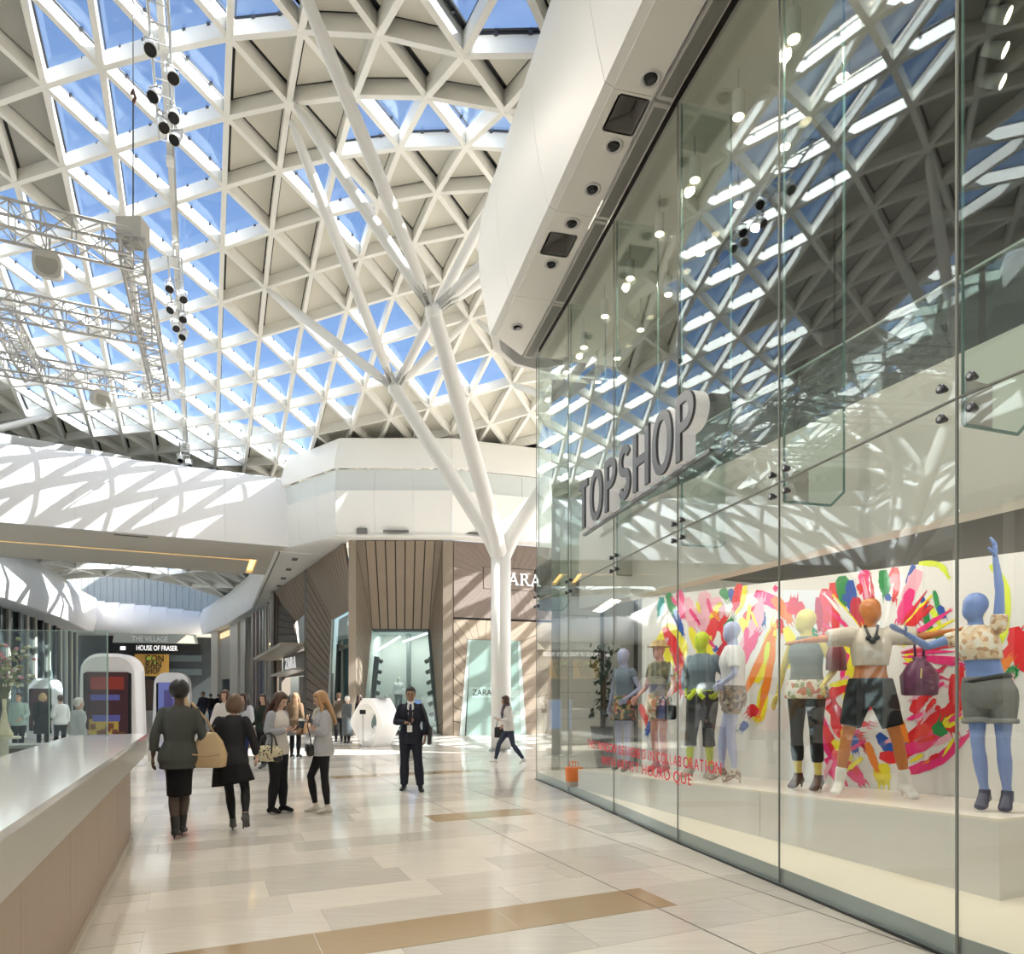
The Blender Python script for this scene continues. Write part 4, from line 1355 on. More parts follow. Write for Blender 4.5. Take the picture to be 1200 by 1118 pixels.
for a, b in (((.03, 3.6), (.47, 4.35)), ((.50, 4.0), (.97, 4.5))):
    mm().tube([z_(hL.x + (hR.x - hL.x) * a[0], yb + .6, a[1]) + SO, z_(hL.x + (hR.x - hL.x) * b[0], yb + .35, b[1] - .12) + SO], .05, 8).build('light_tube', mat('lit_tube', (1, 1, 1), .4, emit=(.95, 1, 1), estr=1.4), dw)
for side, (A, B) in enumerate(((hL, fL), (hR, fR))):
    s_ = 1 if side == 0 else -1
    for i in range(5 if side == 0 else 6):
        t = .28 + .105 * i
        c = lerp(A, B, t) + V((s_ * (.30 if side == 0 else .16), .35, 0)) + SO
        mm().tube([c, c + V((s_ * .16, .12, -.08))], [.085, .10], 10).build('spotlight_can', black_m, dw)
    c0_, c1_ = lerp(A, B, .25) + V((s_ * (.25 if side == 0 else .10), .35, 0)) + SO, lerp(A, B, .88) + V((s_ * (.25 if side == 0 else .10), .35, 0)) + SO
    mm().tube([c0_, c1_], .07 if side else .12, 8).build('light_rail', black_m, dw)
# portal two: flat facet with boards radiating round a second window
def F2(px, z):
    """point of the angled facet through Z1-Z2 at picture column px"""
    k = (px - 600) / FPX
    d = Z2 - Z1
    t = (k * Z1.y - Z1.x) / (d.x - k * d.y)
    p = Z1 + d * t
    return V((p.x, p.y, z))
nF = V(((Z2 - Z1).normalized().y, -(Z2 - Z1).normalized().x, 0))
zu = 4.85
# upper field with boards radiating from the middle
c = F2(592, 5.6)
x0, x1 = 531, 660
left = [F2(x0, 8.0 - (8.0 - zu) * i / 9) for i in range(10)]
hub_l = [F2(566, 7.0 - .9 * i / 9) for i in range(10)]
top = [F2(x0 + (x1 - x0) * i / 12, 8.0) for i in range(13)]
hub_t = [F2(566 + 60 * i / 12, 7.0) for i in range(13)]
bot = [F2(x0 + (x1 - x0) * i / 12, zu) for i in range(13)]
hub_b = [F2(566 + 60 * i / 12, 6.1) for i in range(13)]
def board(q, m=wood, name='slat'):
    cc = sum(q, V()) / len(q)
    q2 = [p + (cc - p).normalized() * .02 for p in q]
    mm().slab([p + SO for p in q2], nF, .05).build(name, m, store)
wood2 = mat('grey_brown_slat', (.215, .168, .14), .55, noise=(2.0, .1))
for i in range(9): board([left[i], left[i + 1], hub_l[i + 1], hub_l[i]], wood2)
for i in range(12):
    board([top[i], top[i + 1], hub_t[i + 1], hub_t[i]], wood2)
    board([hub_b[i], hub_b[i + 1], bot[i + 1], bot[i]], wood2)
board([F2(566, 6.1), F2(626, 6.1), F2(626, 7.0), F2(566, 7.0)], wood2, 'sign_board')
mm().slab([p + SO - nF * .03 for p in (F2(x0, 0), F2(x1, 0), F2(x1, 8.0), F2(x0, 8.0))], nF, .02).build('slat_backing', back_w, store)
# header band and lower field
hd = [F2(531 + 130 * i / 10, zu - .06) for i in range(11)]
wh = [F2(548 + 66 * (i / 10), 3.95) for i in range(11)]
for i in range(10): board([wh[i], wh[i + 1], hd[i + 1], hd[i]], wood_l)
lo = [F2(531, zu - .06 - (zu - .06) * i / 8) for i in range(9)]
wi = [F2(548 - 6.5 * (i / 8), 3.95 - 3.95 * i / 8) for i in range(9)]
for i in range(8): board([lo[i], lo[i + 1], wi[i + 1], wi[i]], wood_l if False else mat('mid_brown_slat'))
lo = [F2(661, zu - .06 - (zu - .06) * i / 8) for i in range(9)]
wi2 = [F2(609 + 6.5 * (i / 8), 3.95 - 3.95 * i / 8) for i in range(9)]
for i in range(8): board([wi2[i], wi2[i + 1], lo[i + 1], lo[i]], mat('mid_brown_slat'))
d2 = empty('display_window', (0, 0, 0)); d2.parent = store
bkv = -nF * .9
quad(F2(541.5, 0) + nF * .06, F2(615.5, 0) + nF * .06, F2(609, 3.95) + nF * .06, F2(548, 3.95) + nF * .06, .015, screen_glass, 'glass_pane', d2)
quad(F2(538, 0) + nF * .055, F2(544, 0) + nF * .055, F2(551, 3.95) + nF * .055, F2(548, 3.95) + nF * .055, .01, wfr, 'side_panel', d2)
quad(F2(610, 0) + nF * .055, F2(616, 0) + nF * .055, F2(609, 3.95) + nF * .055, F2(606, 3.95) + nF * .055, .01, wfr, 'side_panel', d2)
quad(F2(546, 0) + nF * .04, F2(610, 0) + nF * .04, F2(606, 3.95) + nF * .04, F2(551, 3.95) + nF * .04, .01, mat('window_blind', (.54, .57, .54), .5), 'blind', d2)
quad(F2(549, 1.55) + nF * .052, F2(608, 1.55) + nF * .052, F2(608, 2.0) + nF * .052, F2(549, 2.0) + nF * .052, .006, mat('sign_band_white', (.74, .77, .73), .4), 'sign_band', d2)
td2 = (Z2 - Z1).normalized()
text_obj('sign_text', 'ZARA', .34, black_m, d2, frame_matrix(F2(553, 1.66) + nF * .065 + SO, td2, V((0, 0, 1))), extrude=.003, sx=.95)
# the ZARA sign in serif letters on the upper field
def serif_polys(c, w, h, t, s):
    """thick and thin strokes with slab serifs"""
    n_ = s * .35
    if c == 'Z': return [[(0, h - n_), (w, h - n_), (w, h), (0, h)], [(0, 0), (w, 0), (w, n_), (0, n_)], [(0, n_), (t * 1.2, n_), (w, h - n_), (w - t * 1.2, h - n_)], [(0, h - s), (n_, h - s), (n_, h), (0, h)], [(w - n_, 0), (w, 0), (w, s), (w - n_, s)]]
    if c == 'A': return [[(w * .08, 0), (w * .08 + n_, 0), (w * .5 + n_ * .3, h), (w * .5 - n_ * .5, h)], [(w * .92 - t, 0), (w * .92, 0), (w * .56, h), (w * .42, h)], [(w * .25, h * .3), (w * .75, h * .3), (w * .72, h * .3 + n_), (w * .28, h * .3 + n_)], [(0, 0), (w * .26, 0), (w * .26, n_), (0, n_)], [(w * .66, 0), (w, 0), (w, n_), (w * .66, n_)]]
    if c == 'R':
        n = 10
        r = h * .25
        o = [(w * .5 + r * 1.1 * math.cos(a), h - r + r * math.sin(a)) for a in [math.pi / 2 - math.pi * k / n for k in range(n + 1)]]
        i_ = [(w * .5 + (r * 1.1 - t) * math.cos(a), h - r + (r - n_) * math.sin(a)) for a in [math.pi / 2 - math.pi * k / n for k in range(n + 1)]]
        out = [[(w * .1, 0), (w * .1 + t, 0), (w * .1 + t, h), (w * .1, h)], [(0, 0), (w * .1 + t + w * .1, 0), (w * .1 + t + w * .1, n_), (0, n_)], [(0, h - n_), (w * .5, h - n_), (w * .5, h), (0, h)], [(w * .1, h - 2 * r), (w * .5, h - 2 * r), (w * .5, h - 2 * r + n_), (w * .1, h - 2 * r + n_)], [(w * .45, h - 2 * r), (w * .45 + t, h - 2 * r), (w, 0), (w - t, 0)], [(w * .85, 0), (w * 1.06, 0), (w * 1.06, n_), (w * .85, n_)]]
        out += [[o[k], o[k + 1], i_[k + 1], i_[k]] for k in range(n)]
        return out
def serif_word(name, s, origin, xd, nrm, h, m, parent, ws=.85):
    root = empty(name, (0, 0, 0)); root.parent = parent
    x = 0
    zv = V((0, 0, 1))
    for ch in s:
        w = h * {'Z': .78, 'A': .95, 'R': .85}[ch] * ws
        mb = mm()
        for pl_ in serif_polys(ch, w, h, h * .15, h * .22):
            mb.slab([origin + xd * (x + a) + zv * b for a, b in pl_], nrm, .05)
        mb.build('letter', m, root)
        x += w + h * .10
sgn_w = mat('sign_lit_white', (.9, .9, .9), .4, emit=(1, 1, 1), estr=.35)
serif_word('sign_lettering', 'ZARA', F2(583.5, 6.30) + nF * .06 + SO, td2, nF, .50, sgn_w, store, ws=.98)
# angled flank: slatted walls, a canopy with the second sign, a dark entrance
dF = (ZL - Z0).normalized()
nL = V((dF.y, -dF.x, 0))
if nL.x > 0: nL = -nL
nL = -V((dF.y, -dF.x, 0)) if V((dF.y, -dF.x, 0)).dot(V((-1, -.3, 0))) < 0 else V((dF.y, -dF.x, 0))
Lf = (ZL - Z0).length
def FL(t, z, o=0.0): return Z0 + V((-.05, 0, 0)) + dF * t + nL * o + V((0, 0, z))
def fan_l(A, B, C, D, n, m, gap=.05, th=.05):
    for i in range(n):
        s0, s1 = i / n, (i + 1) / n
        g = gap / 2 / max((B - A).length, .01); g2 = gap / 2 / max((C - D).length, .01)
        q = [lerp(A, B, s0 + min(g, .15 / n)), lerp(A, B, s1 - min(g, .15 / n)), lerp(D, C, s1 - min(g2, .15 / n)), lerp(D, C, s0 + min(g2, .15 / n))]
        nn = (q[1] - q[0]).cross(q[3] - q[0]).normalized()
        if nn.dot(nL) < 0: nn = -nn
        mm().slab([p + SO for p in q], nn, th).build('slat', m, store)
    nn = (B - A).cross(D - A).normalized()
    if nn.dot(nL) < 0: nn = -nn
    b = mm()
    for i in range(n):
        q = [lerp(A, B, i / n), lerp(A, B, (i + 1) / n), lerp(D, C, (i + 1) / n), lerp(D, C, i / n)]
        nq = (q[1] - q[0]).cross(q[3] - q[0]).normalized()
        if nq.dot(nL) < 0: nq = -nq
        b.slab([p + SO - nq * .05 for p in q], nq, .02)
    b.build('slat_backing', back_w, store)
fan_l(FL(.55, 8.0), FL(7.2, 8.0), FL(4.2, 5.2, -.5), FL(.8, 5.4, -.5), 14, mat('mid_brown_slat'), .04)
fan_l(FL(7.2, 8.0), FL(7.2, 0), FL(5.2, 0, -.5), FL(4.2, 5.2, -.5), 16, wood)
lw = empty('display_window', (0, 0, 0)); lw.parent = store
quad(FL(.8, 1.1, -.5), FL(5.0, 1.1, -.5), FL(4.2, 5.2, -.5), FL(.8, 5.4, -.5), .02, screen_glass, 'glass_pane', lw)
quad(FL(.8, 0, -.75), FL(5.2, 0, -.75), FL(4.2, 5.2, -.75), FL(.8, 5.4, -.75), .02, mat('dark_teal_room', (.08, .13, .14), .4), 'back_panel', lw)
quad(FL(.8, 0, -.49), FL(5.2, 0, -.49), FL(5.0, 1.1, -.49), FL(.8, 1.1, -.49), .05, mat('olive_sill', (.30, .30, .22), .5), 'sill', lw)
mm().tube([FL(3.9, 1.2, -.62) + SO, FL(3.5, 4.0, -.62) + SO], .16, 8).build('light_rail', black_m, lw)
mm().tube([FL(5.05, 0, -.47) + SO, FL(4.2, 5.2, -.47) + SO], .06, 6).build('frame', wfr, lw)
for (t0, t1, m, o) in ((7.2, 7.7, wood_d, .05),):
    mm().slab([FL(t0, 0, o) + SO, FL(t1, 0, o) + SO, FL(t1, 8, o) + SO, FL(t0, 8, o) + SO], -nL, .3).build('pilaster', wood_d, store)
# beyond the first flank: upper window, entrance with canopy
fan_l(FL(7.7, 8.0), FL(16, 8.0), FL(15, 5.8, -.8), FL(8, 6.6, -.8), 10, mat('mid_brown_slat'), .05)
quad(FL(8, 4.4, -.8), FL(12.6, 4.4, -.8), FL(13.4, 6.9, -.8), FL(8, 6.9, -.8), .03, mat('sky_pale_glass', (.55, .64, .66), .12), 'upper_window', store)
fan_l(FL(15.9, 8.0, .05), FL(15.9, 4.3, .05), FL(12.6, 4.5, -.7), FL(14.0, 6.9, -.7), 7, wood_d, .04)
mm().slab([FL(7.7, 4.15, 1.2) + SO, FL(15.9, 3.75, 1.2) + SO, FL(15.9, 3.75, -1) + SO, FL(7.7, 4.15, -1) + SO], (0, 0, 1), .16).build('canopy', mat('canopy_beige', (.50, .46, .39), .4), store)
quad(FL(7.7, 2.7, -.2), FL(14.2, 2.7, -.2), FL(14.2, 4.0, -.2), FL(7.7, 4.0, -.2), .05, mat('lintel_grey_brown', (.20, .175, .15), .5), 'lintel', store)
mm().slab([FL(7.8, 2.95, .6) + SO, FL(13.6, 2.75, .6) + SO, FL(13.6, 2.75, -.2) + SO, FL(7.8, 2.95, -.2) + SO], (0, 0, 1), .10).build('canopy_ledge', mat('ledge_pale', (.62, .60, .55), .4), store)
quad(FL(7.7, 0, -1.4), FL(15.5, 0, -1.4), FL(15.5, 2.8, -1.4), FL(7.7, 2.8, -1.4), .05, mat('dark_entrance', (.05, .04, .032), .6), 'entrance', store)
mm().slab([FL(13.6, 0, 0) + SO, FL(14.4, 0, 0) + SO, FL(14.4, 2.75, 0) + SO, FL(13.6, 2.75, 0) + SO], -nL, .5).build('door_jamb', mat('lintel_grey_brown'), store)
mm().slab([FL(15.5, 0, .1) + SO, FL(16.4, 0, .1) + SO, FL(16.4, 8, .1) + SO, FL(15.5, 8, .1) + SO], -nL, .4).build('pilaster', wood_d, store)
serif_word('sign_lettering', 'ZARA', FL(12.2, 3.12, .05) + SO, -dF, nL, .62, sgn_w, store, ws=1.15)
# small figures in the first window are display mannequins (built with the others)

# ------------------------------------------------------------------ the mall beyond the bridge
vil = empty('wall_village', kind='structure', label='white fascias and store fronts of the mall beyond the bridge')
RF = [V((-10.3, 30.2, 0)), V((-14.8, 40.5, 0)), V((-18.9, 50, 0)), V((-25, 60.5, 0)), V((-32.5, 72, 0))]
prof_v = [(0, 8.0), (.15, 8.05), (.35, 9.0), (.35, 10.0), (.1, 10.7), (-.3, 11.0)]
for i in range(len(RF) - 1):
    d = (RF[i + 1] - RF[i]).normalized(); nr = V((-d.y, d.x, 0))
    if nr.x > 0: nr = -nr
    prof_panel(RF[i] , nr, RF[i + 1], nr, prof_v, 0, .05).build('fascia_panel', white, vil, auto=.6)
    a, b = RF[i], RF[i + 1]
    mm().slab([a + V((0, 0, 8.0)), b + V((0, 0, 8.0)), b - nr * 1.9 + V((0, 0, 8.0)), a - nr * 1.9 + V((0, 0, 8.0))], (0, 0, 1), .05).build('soffit_strip', white, vil)
    for k in range(4):
        s = (k + .5) / 4
        p = lerp(a, b, s) - nr * .8
        mm().box(p + V((0, 0, 7.985)), (.5, .25, .03), math.atan2(d.y, d.x)).build('soffit_fitting', mat('vent_dark'), vil)
# store fronts on the right flank
RS = [V((-13.9, 41.3, 0)), V((-17.2, 48.4, 0)), V((-23.4, 59.0, 0)), V((-30.8, 70.6, 0))]
glz_dark = mat('dark_shop_glass', (.05, .065, .065), .06, spec=.9)
glz_mid = mat('pale_shop_glass', (.30, .36, .37), .08, spec=.9)
stone_p = mat('pale_stone', (.62, .58, .50), .5)
def front(a, b, spec):
    """spec: (s0, s1, z0, z1, material, name)"""
    d = (b - a).normalized(); nr = V((-d.y, d.x, 0))
    if nr.x > 0: nr = -nr
    for s0, s1, z0, z1, m, nm, th in spec:
        p, q = lerp(a, b, s0), lerp(a, b, s1)
        mm().slab([p + V((0, 0, z0)), q + V((0, 0, z0)), q + V((0, 0, z1)), p + V((0, 0, z1))], nr, th).build(nm, m, vil)
spec = []
lime = mat('lime_green_trim', (.35, .62, .08), .4)
front(RS[0], RS[1], [(0, 1, 0, 8, glz_dark, 'shop_glass', .02), (.0, .06, 0, 8, wood_d, 'post', .3), (.22, .27, 0, 8, stone_p, 'post', .2), (.42, .46, 0, 8, steel, 'post', .2), (.6, .66, 0, 8, stone_p, 'post', .2), (.8, .84, 0, 8, stone_p, 'post', .2), (.05, .55, 7.3, 7.9, lime, 'trim_band', .12), (.47, .52, 0, 8, lime, 'trim_post', .1)])
front(RS[1], RS[2], [(0, .42, 0, 8, glz_mid, 'shop_glass', .02), (.0, .03, 0, 8, stone_p, 'post', .25), (.1, .12, 0, 8, steel, 'post', .2), (.2, .22, 0, 8, steel, 'post', .2), (.30, .33, 0, 8, mat('pink_post', (.45, .36, .34), .4), 'post', .25), (.4, .44, 0, 8, mat('pink_post'), 'post', .3), (.44, .72, 0, 8, glz_dark, 'shop_glass', .02), (.70, .74, 0, 8, steel, 'post', .25), (.74, 1, 0, 8, stone_p, 'stone_wall', .1), (.14, .17, .3, 4.2, mat('blue_banner', (.03, .08, .42), .4), 'blue_banner', .1)])
front(RS[2], RS[3], [(0, .26, 0, 8, stone_p, 'stone_wall', .3), (.26, .72, 0, 8, mat('stone_recess', (.44, .41, .35), .5), 'stone_wall', .02), (.72, 1, 0, 8, stone_p, 'stone_wall', .3), (.30, .70, 7.2, 7.7, mat('warm_lit_panel', (1, .8, .5), .5, emit=(1, .72, .35), estr=.7), 'lit_panel', .12), (.34, .66, 0, 3.2, glz_dark, 'shop_glass', .06)])
for k in range(10):
    rnd = random.Random(k)
    p = lerp(RS[0], RS[1], .28 + .5 * rnd.random()) + V((-.1, -.05, 1.0 + 4.4 * rnd.random()))
    mm().ball(p, .07, 8, 6).build('lit_bulb', mat('warm_bulb', (1, .8, .5), .5, emit=(1, .75, .4), estr=5), vil)
# left flank
LF = [V((-33.0, 40, 0)), V((-35.4, 48.5, 0)), V((-38.6, 58, 0)), V((-43.2, 69, 0)), V((-44.5, 73, 0))]
for i in range(len(LF) - 1):
    d = (LF[i + 1] - LF[i]).normalized(); nr = V((d.y, -d.x, 0))
    if nr.x < 0: nr = -nr
    prof_panel(LF[i], nr, LF[i + 1], nr, [(0, 8.2), (.2, 8.3), (.6, 9.4), (.5, 11.0), (0, 12.0), (-.5, 12.3)], 0, .05).build('fascia_panel', white, vil, auto=.6)
    mm().slab([LF[i] + V((0, 0, 8.2)), LF[i + 1] + V((0, 0, 8.2)), LF[i + 1] - nr * 2.2 + V((0, 0, 8.2)), LF[i] - nr * 2.2 + V((0, 0, 8.2))], (0, 0, 1), .05).build('soffit_strip', white, vil)
    a, b = LF[i] - nr * 1.8, LF[i + 1] - nr * 1.8
    n = 5
    for k in range(n):
        p, q = lerp(a, b, k / n), lerp(a, b, (k + 1) / n)
        mm().slab([p, q, q + V((0, 0, 8.2)), p + V((0, 0, 8.2))], nr, .03).build('shop_glass', (glz_dark, glz_mid, glz_dark)[(k + i) % 3], vil)
        mm().beam(p + nr * .1, p + nr * .1 + V((0, 0, 8.2)), .25, .25, up=(0, 1, 0)).build('post', (stone_p, mat('dark_post', (.06, .06, .06), .4))[k % 2], vil)
# end of the mall: curved white fascia, department store, grey wall with skylights
EA, EB = V((-46, 71.5, 0)), V((-31, 75.2, 0))
ed = (EB - EA).normalized(); en_ = V((ed.y, -ed.x, 0))
pts = [EA + ed * (15.5 * k / 10) + en_ * (2.2 * math.sin(math.pi * k / 10) - .5) for k in range(11)]
for i in range(10):
    h = 3.6 - 1.3 * i / 10
    h2 = 3.6 - 1.3 * (i + 1) / 10
    prof_panel(pts[i], en_, pts[i + 1], en_, [(0, 8.1), (.25, 8.4), (.35, 9.2), (.1, 8.1 + h * .8), (-.5, 8.1 + h)], 0, .05).build('fascia_panel', white, vil, auto=.6)
mm().slab([pts[0] + V((0, 0, 8.1)), pts[5] + V((0, 0, 8.1)), pts[10] + V((0, 0, 8.1)), pts[10] - en_ * 3 + V((0, 0, 8.1)), pts[0] - en_ * 3 + V((0, 0, 8.1))], (0, 0, 1), .05).build('soffit_strip', cream, vil)
def ep(px, z, o=0.0):
    k = (px - 600) / FPX
    A = EA - en_ * (1.6 - o)
    t = (k * A.y - A.x) / (ed.x - k * ed.y)
    p = A + ed * t
    return V((p.x, p.y, z))
mm().slab([ep(60, 0), ep(262, 0), ep(262, 8.2), ep(60, 8.2)], -en_, .1).build('store_front', mat('dark_store_front', (.035, .042, .045), .3), vil)
for z in (3.9, 5.4):
    mm().slab([ep(198, z, .1), ep(236, z, .1), ep(236, z + .7, .1), ep(198, z + .7, .1)], -en_, .03).build('dark_band', mat('slate_band', (.085, .11, .12), .3), vil)
for k in range(26):
    px0, px1 = 66 + 7.4 * k, 66 + 7.4 * (k + 1)
    mm().slab([ep(px0 + .25, 8.6, -2.5), ep(px1 - .25, 8.6, -2.5), ep(px1 - .25, 15.2, -2.5), ep(px0 + .25, 15.2, -2.5)], -en_, .05).build('wall_panel', mat('end_wall_grey', (.38, .42, .42), .5), vil)
mm().slab([ep(40, 8, -2.6), ep(290, 8, -2.6), ep(290, 16, -2.6), ep(40, 16, -2.6)], -en_, .05).build('wall_backing', mat('wall_joint_pale', (.7, .72, .72), .5), vil)
RS2 = RS + [V((-27, 92, 0))]  # unseen wall added along this line to block sun from the far end
for i in range(len(RS2) - 1):
    a, b = RS2[i], RS2[i + 1]
    dd = (b - a).normalized(); nr = V((dd.y, -dd.x, 0))
    mm().slab([a + nr * 1.0 + V((0, 0, 8)), b + nr * 1.0 + V((0, 0, 8)), b + nr * 1.0 + V((0, 0, (16, 19, 25, 29)[i])), a + nr * 1.0 + V((0, 0, (16, 19, 25, 29)[i]))], nr, .1).build('upper_wall', mat('upstand_grey'), vil)
# glazed roof of the far mall
vr = empty('roof_village', kind='structure')
def vnode(i, j):
    t = 37.5 + j * 4.0
    c = V((-3.2, 21.5, 0)) + UX * (t - 21) + VX * (-12.5 + 0)
    s = (i - 4 + (.5 if j % 2 else 0)) * 3.6
    z = 13.3 - .022 * s * s - .022 * (t - 50)
    p = c + VX * s
    return V((p.x, p.y, max(z, 10.6)))
vb, vg, vo = mm(), mm(), mm()
for j in range(0, 10):
    for i in range(0, 9):
        A = vnode(i, j)
        nb_ = []
        if i < 8: nb_.append(vnode(i + 1, j))
        if j < 9:
            nb_.append(vnode(i, j + 1))
            o = 1 if j % 2 else -1
            if 0 <= i + o <= 8: nb_.append(vnode(i + o, j + 1))
        for B in nb_: vb.beam(A, B, .22, .42)
        if j < 9 and i < 8:
            if j % 2 == 0:
                T = [(vnode(i, j), vnode(i + 1, j), vnode(i, j + 1)), (vnode(i + 1, j), vnode(i + 1, j + 1), vnode(i, j + 1))]
            else:
                T = [(vnode(i, j), vnode(i + 1, j + 1), vnode(i, j + 1)), (vnode(i, j), vnode(i + 1, j), vnode(i + 1, j + 1))]
            for q, tri in enumerate(T):
                mb_ = vg if i in (3, 4) and j % 3 != 2 else vo
                mb_.slab([p + V((0, 0, .40)) for p in tri], (0, 0, 1), .04)
vb.build('roof_beams', beam_m, vr, kind='stuff'); vg.build('glass_panes', roof_glass, vr, kind='stuff'); vo.build('roof_panels', panel_m, vr, kind='stuff')
# signs at the far end
sg = empty('store_sign', ep(185, 7.0, .4), 0, 'black fascia sign reading HOUSE OF FRASER at the far end', 'sign')
g0 = -sg.location
mm().slab([ep(146, 6.35, .35) + g0, ep(236, 6.35, .35) + g0, ep(236, 7.35, .35) + g0, ep(146, 7.35, .35) + g0], en_, .12).build('sign_board', black_m, sg)
text_obj('sign_text', 'HOUSE OF FRASER', .78, mat('sign_lit_bright', (.9, .9, .9), .4, emit=(1, 1, 1), estr=.9), sg, frame_matrix(ep(159.5, 6.55, .5) + g0, ed, V((0, 0, 1))), extrude=.02, sx=.63)
mm().box(V(), (.55, .06, .4)).build('flag_mark', mat('sign_lit_bright'), sg, loc=ep(144, 6.75, .52) + g0)
sg = empty('hanging_sign', ep(185, 8.0, 3.2), 0, 'pale glass sign reading THE VILLAGE hung above the far store', 'sign')
g0 = -sg.location
mm().slab([ep(132, 7.15, 3.1) + g0, ep(232, 7.15, 3.1) + g0, ep(230, 8.15, 3.1) + g0, ep(134, 8.15, 3.1) + g0], en_, .06).build('sign_board', mat('sign_grey_green', (.40, .42, .36), .25), sg)
text_obj('sign_text', 'THE VILLAGE', .82, mat('sign_pale_letters', (.85, .85, .80), .4), sg, frame_matrix(ep(154.5, 7.32, 3.22) + g0, ed, V((0, 0, 1))), extrude=.02, sx=.72)
mm().slab([ep(207, 7.2, 3.16) + g0, ep(229, 7.2, 3.16) + g0, ep(226, 8.0, 3.16) + g0, ep(219, 8.1, 3.16) + g0], en_, .03).build('lit_wedge', mat('sign_warm_white', (.9, .85, .7), .4, emit=(1, .9, .7), estr=.5), sg)
sg = empty('banner_sign', ep(178, 5, .5), 0, 'orange banner with overlapping black CONRAN SHOP letters at far store', 'sign')
g0 = -sg.location
mm().slab([ep(158, 3.75, .4) + g0, ep(198, 3.75, .4) + g0, ep(198, 6.15, .4) + g0, ep(158, 6.15, .4) + g0], en_, .08).build('banner_board', mat('banner_orange', (.62, .36, .08), .5), sg)
for r, (w_, mt) in enumerate((('CON', 'banner_lime'), ('RAN', None), ('SHOP', None))):
    text_obj('sign_text', w_, 1.0, black_m, sg, frame_matrix(ep(170, 5.35 - .68 * r, .52) + g0, ed, V((0, 0, 1))), extrude=.02, sx=.82 if r < 2 else .60)
for k, (px, z) in enumerate(((173, 5.6), (177.5, 5.75), (182, 5.3))):
    mm().disc(ep(px, z, .49) + g0, en_, .22, .012, 12).build('lime_dot', mat('banner_lime', (.55, .72, .1), .5), sg)
# dark brown opening under the banner
mm().slab([ep(150, 0, .2), ep(202, 0, .2), ep(202, 3.4, .2), ep(150, 3.4, .2)], en_, .02).build('shop_opening', mat('brown_opening', (.045, .028, .02), .6), vil)

# ------------------------------------------------------------------ atrium side not in the frame but mirrored in the glass
side = empty('wall_left', kind='structure', label='white fascia and dark shop fronts on the far left side')
La, Lb = V((-27.5, 28.0, 0)) - UX * 1.0, V((-27.5, 28.0, 0)) - UX * 34
prof_l = [(0, 8.1), (.2, 8.2), (.45, 9.3), (.4, 10.4), (.1, 11.3), (-.4, 11.7)]
for k in range(14):
    prof_panel(lerp(La, Lb, k / 14), VX, lerp(La, Lb, (k + 1) / 14), VX, prof_l, .004, .05).build('fascia_panel', white, side, auto=.6)
    a, b = lerp(La, Lb, k / 14) - VX * 1.2, lerp(La, Lb, (k + 1) / 14) - VX * 1.2
    mm().slab([a, b, b + V((0, 0, 8.1)), a + V((0, 0, 8.1))], VX, .05).build('shop_glass', (glz_dark, glz_mid)[k % 3 == 1], side)
    mm().beam(a + VX * .1, a + VX * .1 + V((0, 0, 8.1)), .3, .3, up=(0, 1, 0)).build('post', (white, steel)[k % 2], side)
mm().slab([La + V((0, 0, 8.1)), Lb + V((0, 0, 8.1)), Lb - VX * 1.3 + V((0, 0, 8.1)), La - VX * 1.3 + V((0, 0, 8.1))], (0, 0, 1), .06).build('soffit_strip', white, side)
mm().slab([La + V((0, 0, 11.6)) - VX * .5, Lb + V((0, 0, 11.6)) - VX * .5, Lb - VX * .5 + V((0, 0, 17)), La - VX * .5 + V((0, 0, 17))], VX, .06).build('upper_wall', up_m, side)
rw = mm()
rw.box((0, -14, 6), (70, .3, 16))
rw.build('wall_rear', white, kind='structure')

# ================================================================== TREE COLUMNS
def col_tree(root_name, label, base, S_, joints, arms, r0=.295):
    t = empty(root_name, base, 0, label, 'column')
    o = -V(base)
    steel_w = mat('column_white', (.80, .80, .78), .30)
    mm().tube([V(base) + o, V((base[0], base[1], S_.z)) + o], [r0, r0], 28).build('trunk', steel_w, t, True)
    for J in joints:
        a, b = S_, J[0]
        d = (b - a).normalized()
        mm().tube([a - V((0, 0, .75)) + o, a - V((0, 0, .25)) + o, a + d * .6 + o, lerp(a, b, .6) + o, b + o, b + d * .12 + o], [r0 * .40, r0 * .74, r0 * .80, r0 * .72, r0 * .64, r0 * .56], 24).build('branch', steel_w, t, True)
        kn = mm().ball(b + o, r0 * .70, 14, 10)
        k_ = kn.build('joint_node', steel_w, t, True)
        for tgt in J[1]:
            d2_ = (tgt - b).normalized()
            e = tgt - d2_ * .12
            s0 = b + d2_ * .45
            mm().tube([s0 + o, s0 + d2_ * .30 + o, lerp(s0, e, .4) + o, lerp(s0, e, .75) + o, e - d2_ * .25 + o, e + o], [.07, .13, .145, .135, .10, .055], 18).build('arm', steel_w, t, True)
            pl_ = mm()
            sd = d2_.cross(V((0, 0, 1))).normalized()
            pl_.beam(b + d2_ * .15 + sd * .06 + o, s0 + d2_ * .2 + sd * .06 + o, .025, .20, off=-.10)
            pl_.beam(b + d2_ * .15 - sd * .06 + o, s0 + d2_ * .2 - sd * .06 + o, .025, .20, off=-.10)
            pp = s0 - d2_ * .05
            pl_.tube([pp - sd * .10 + o, pp + sd * .10 + o], .05, 12)
            pl_.build('pin_bracket', mat('bracket_grey', (.55, .55, .53), .35), t)
    mm().tube([V((0, 0, 0)), V((0, 0, .06))], [r0 + .06, r0 + .05], 28).build('base_ring', steel, t, auto=.5)
    return t
b0 = (-.33, 20.3, 0)
S0 = V((-.33, 20.3, 5.85))
J1 = V((-3.34, 19.5, 10.40)); J2 = V((-1.84, 16.0, 10.65)); J3 = V((2.5, 21.0, 10.4))
nd = lambda j, k: node(j, k) + V((0, 0, .02))
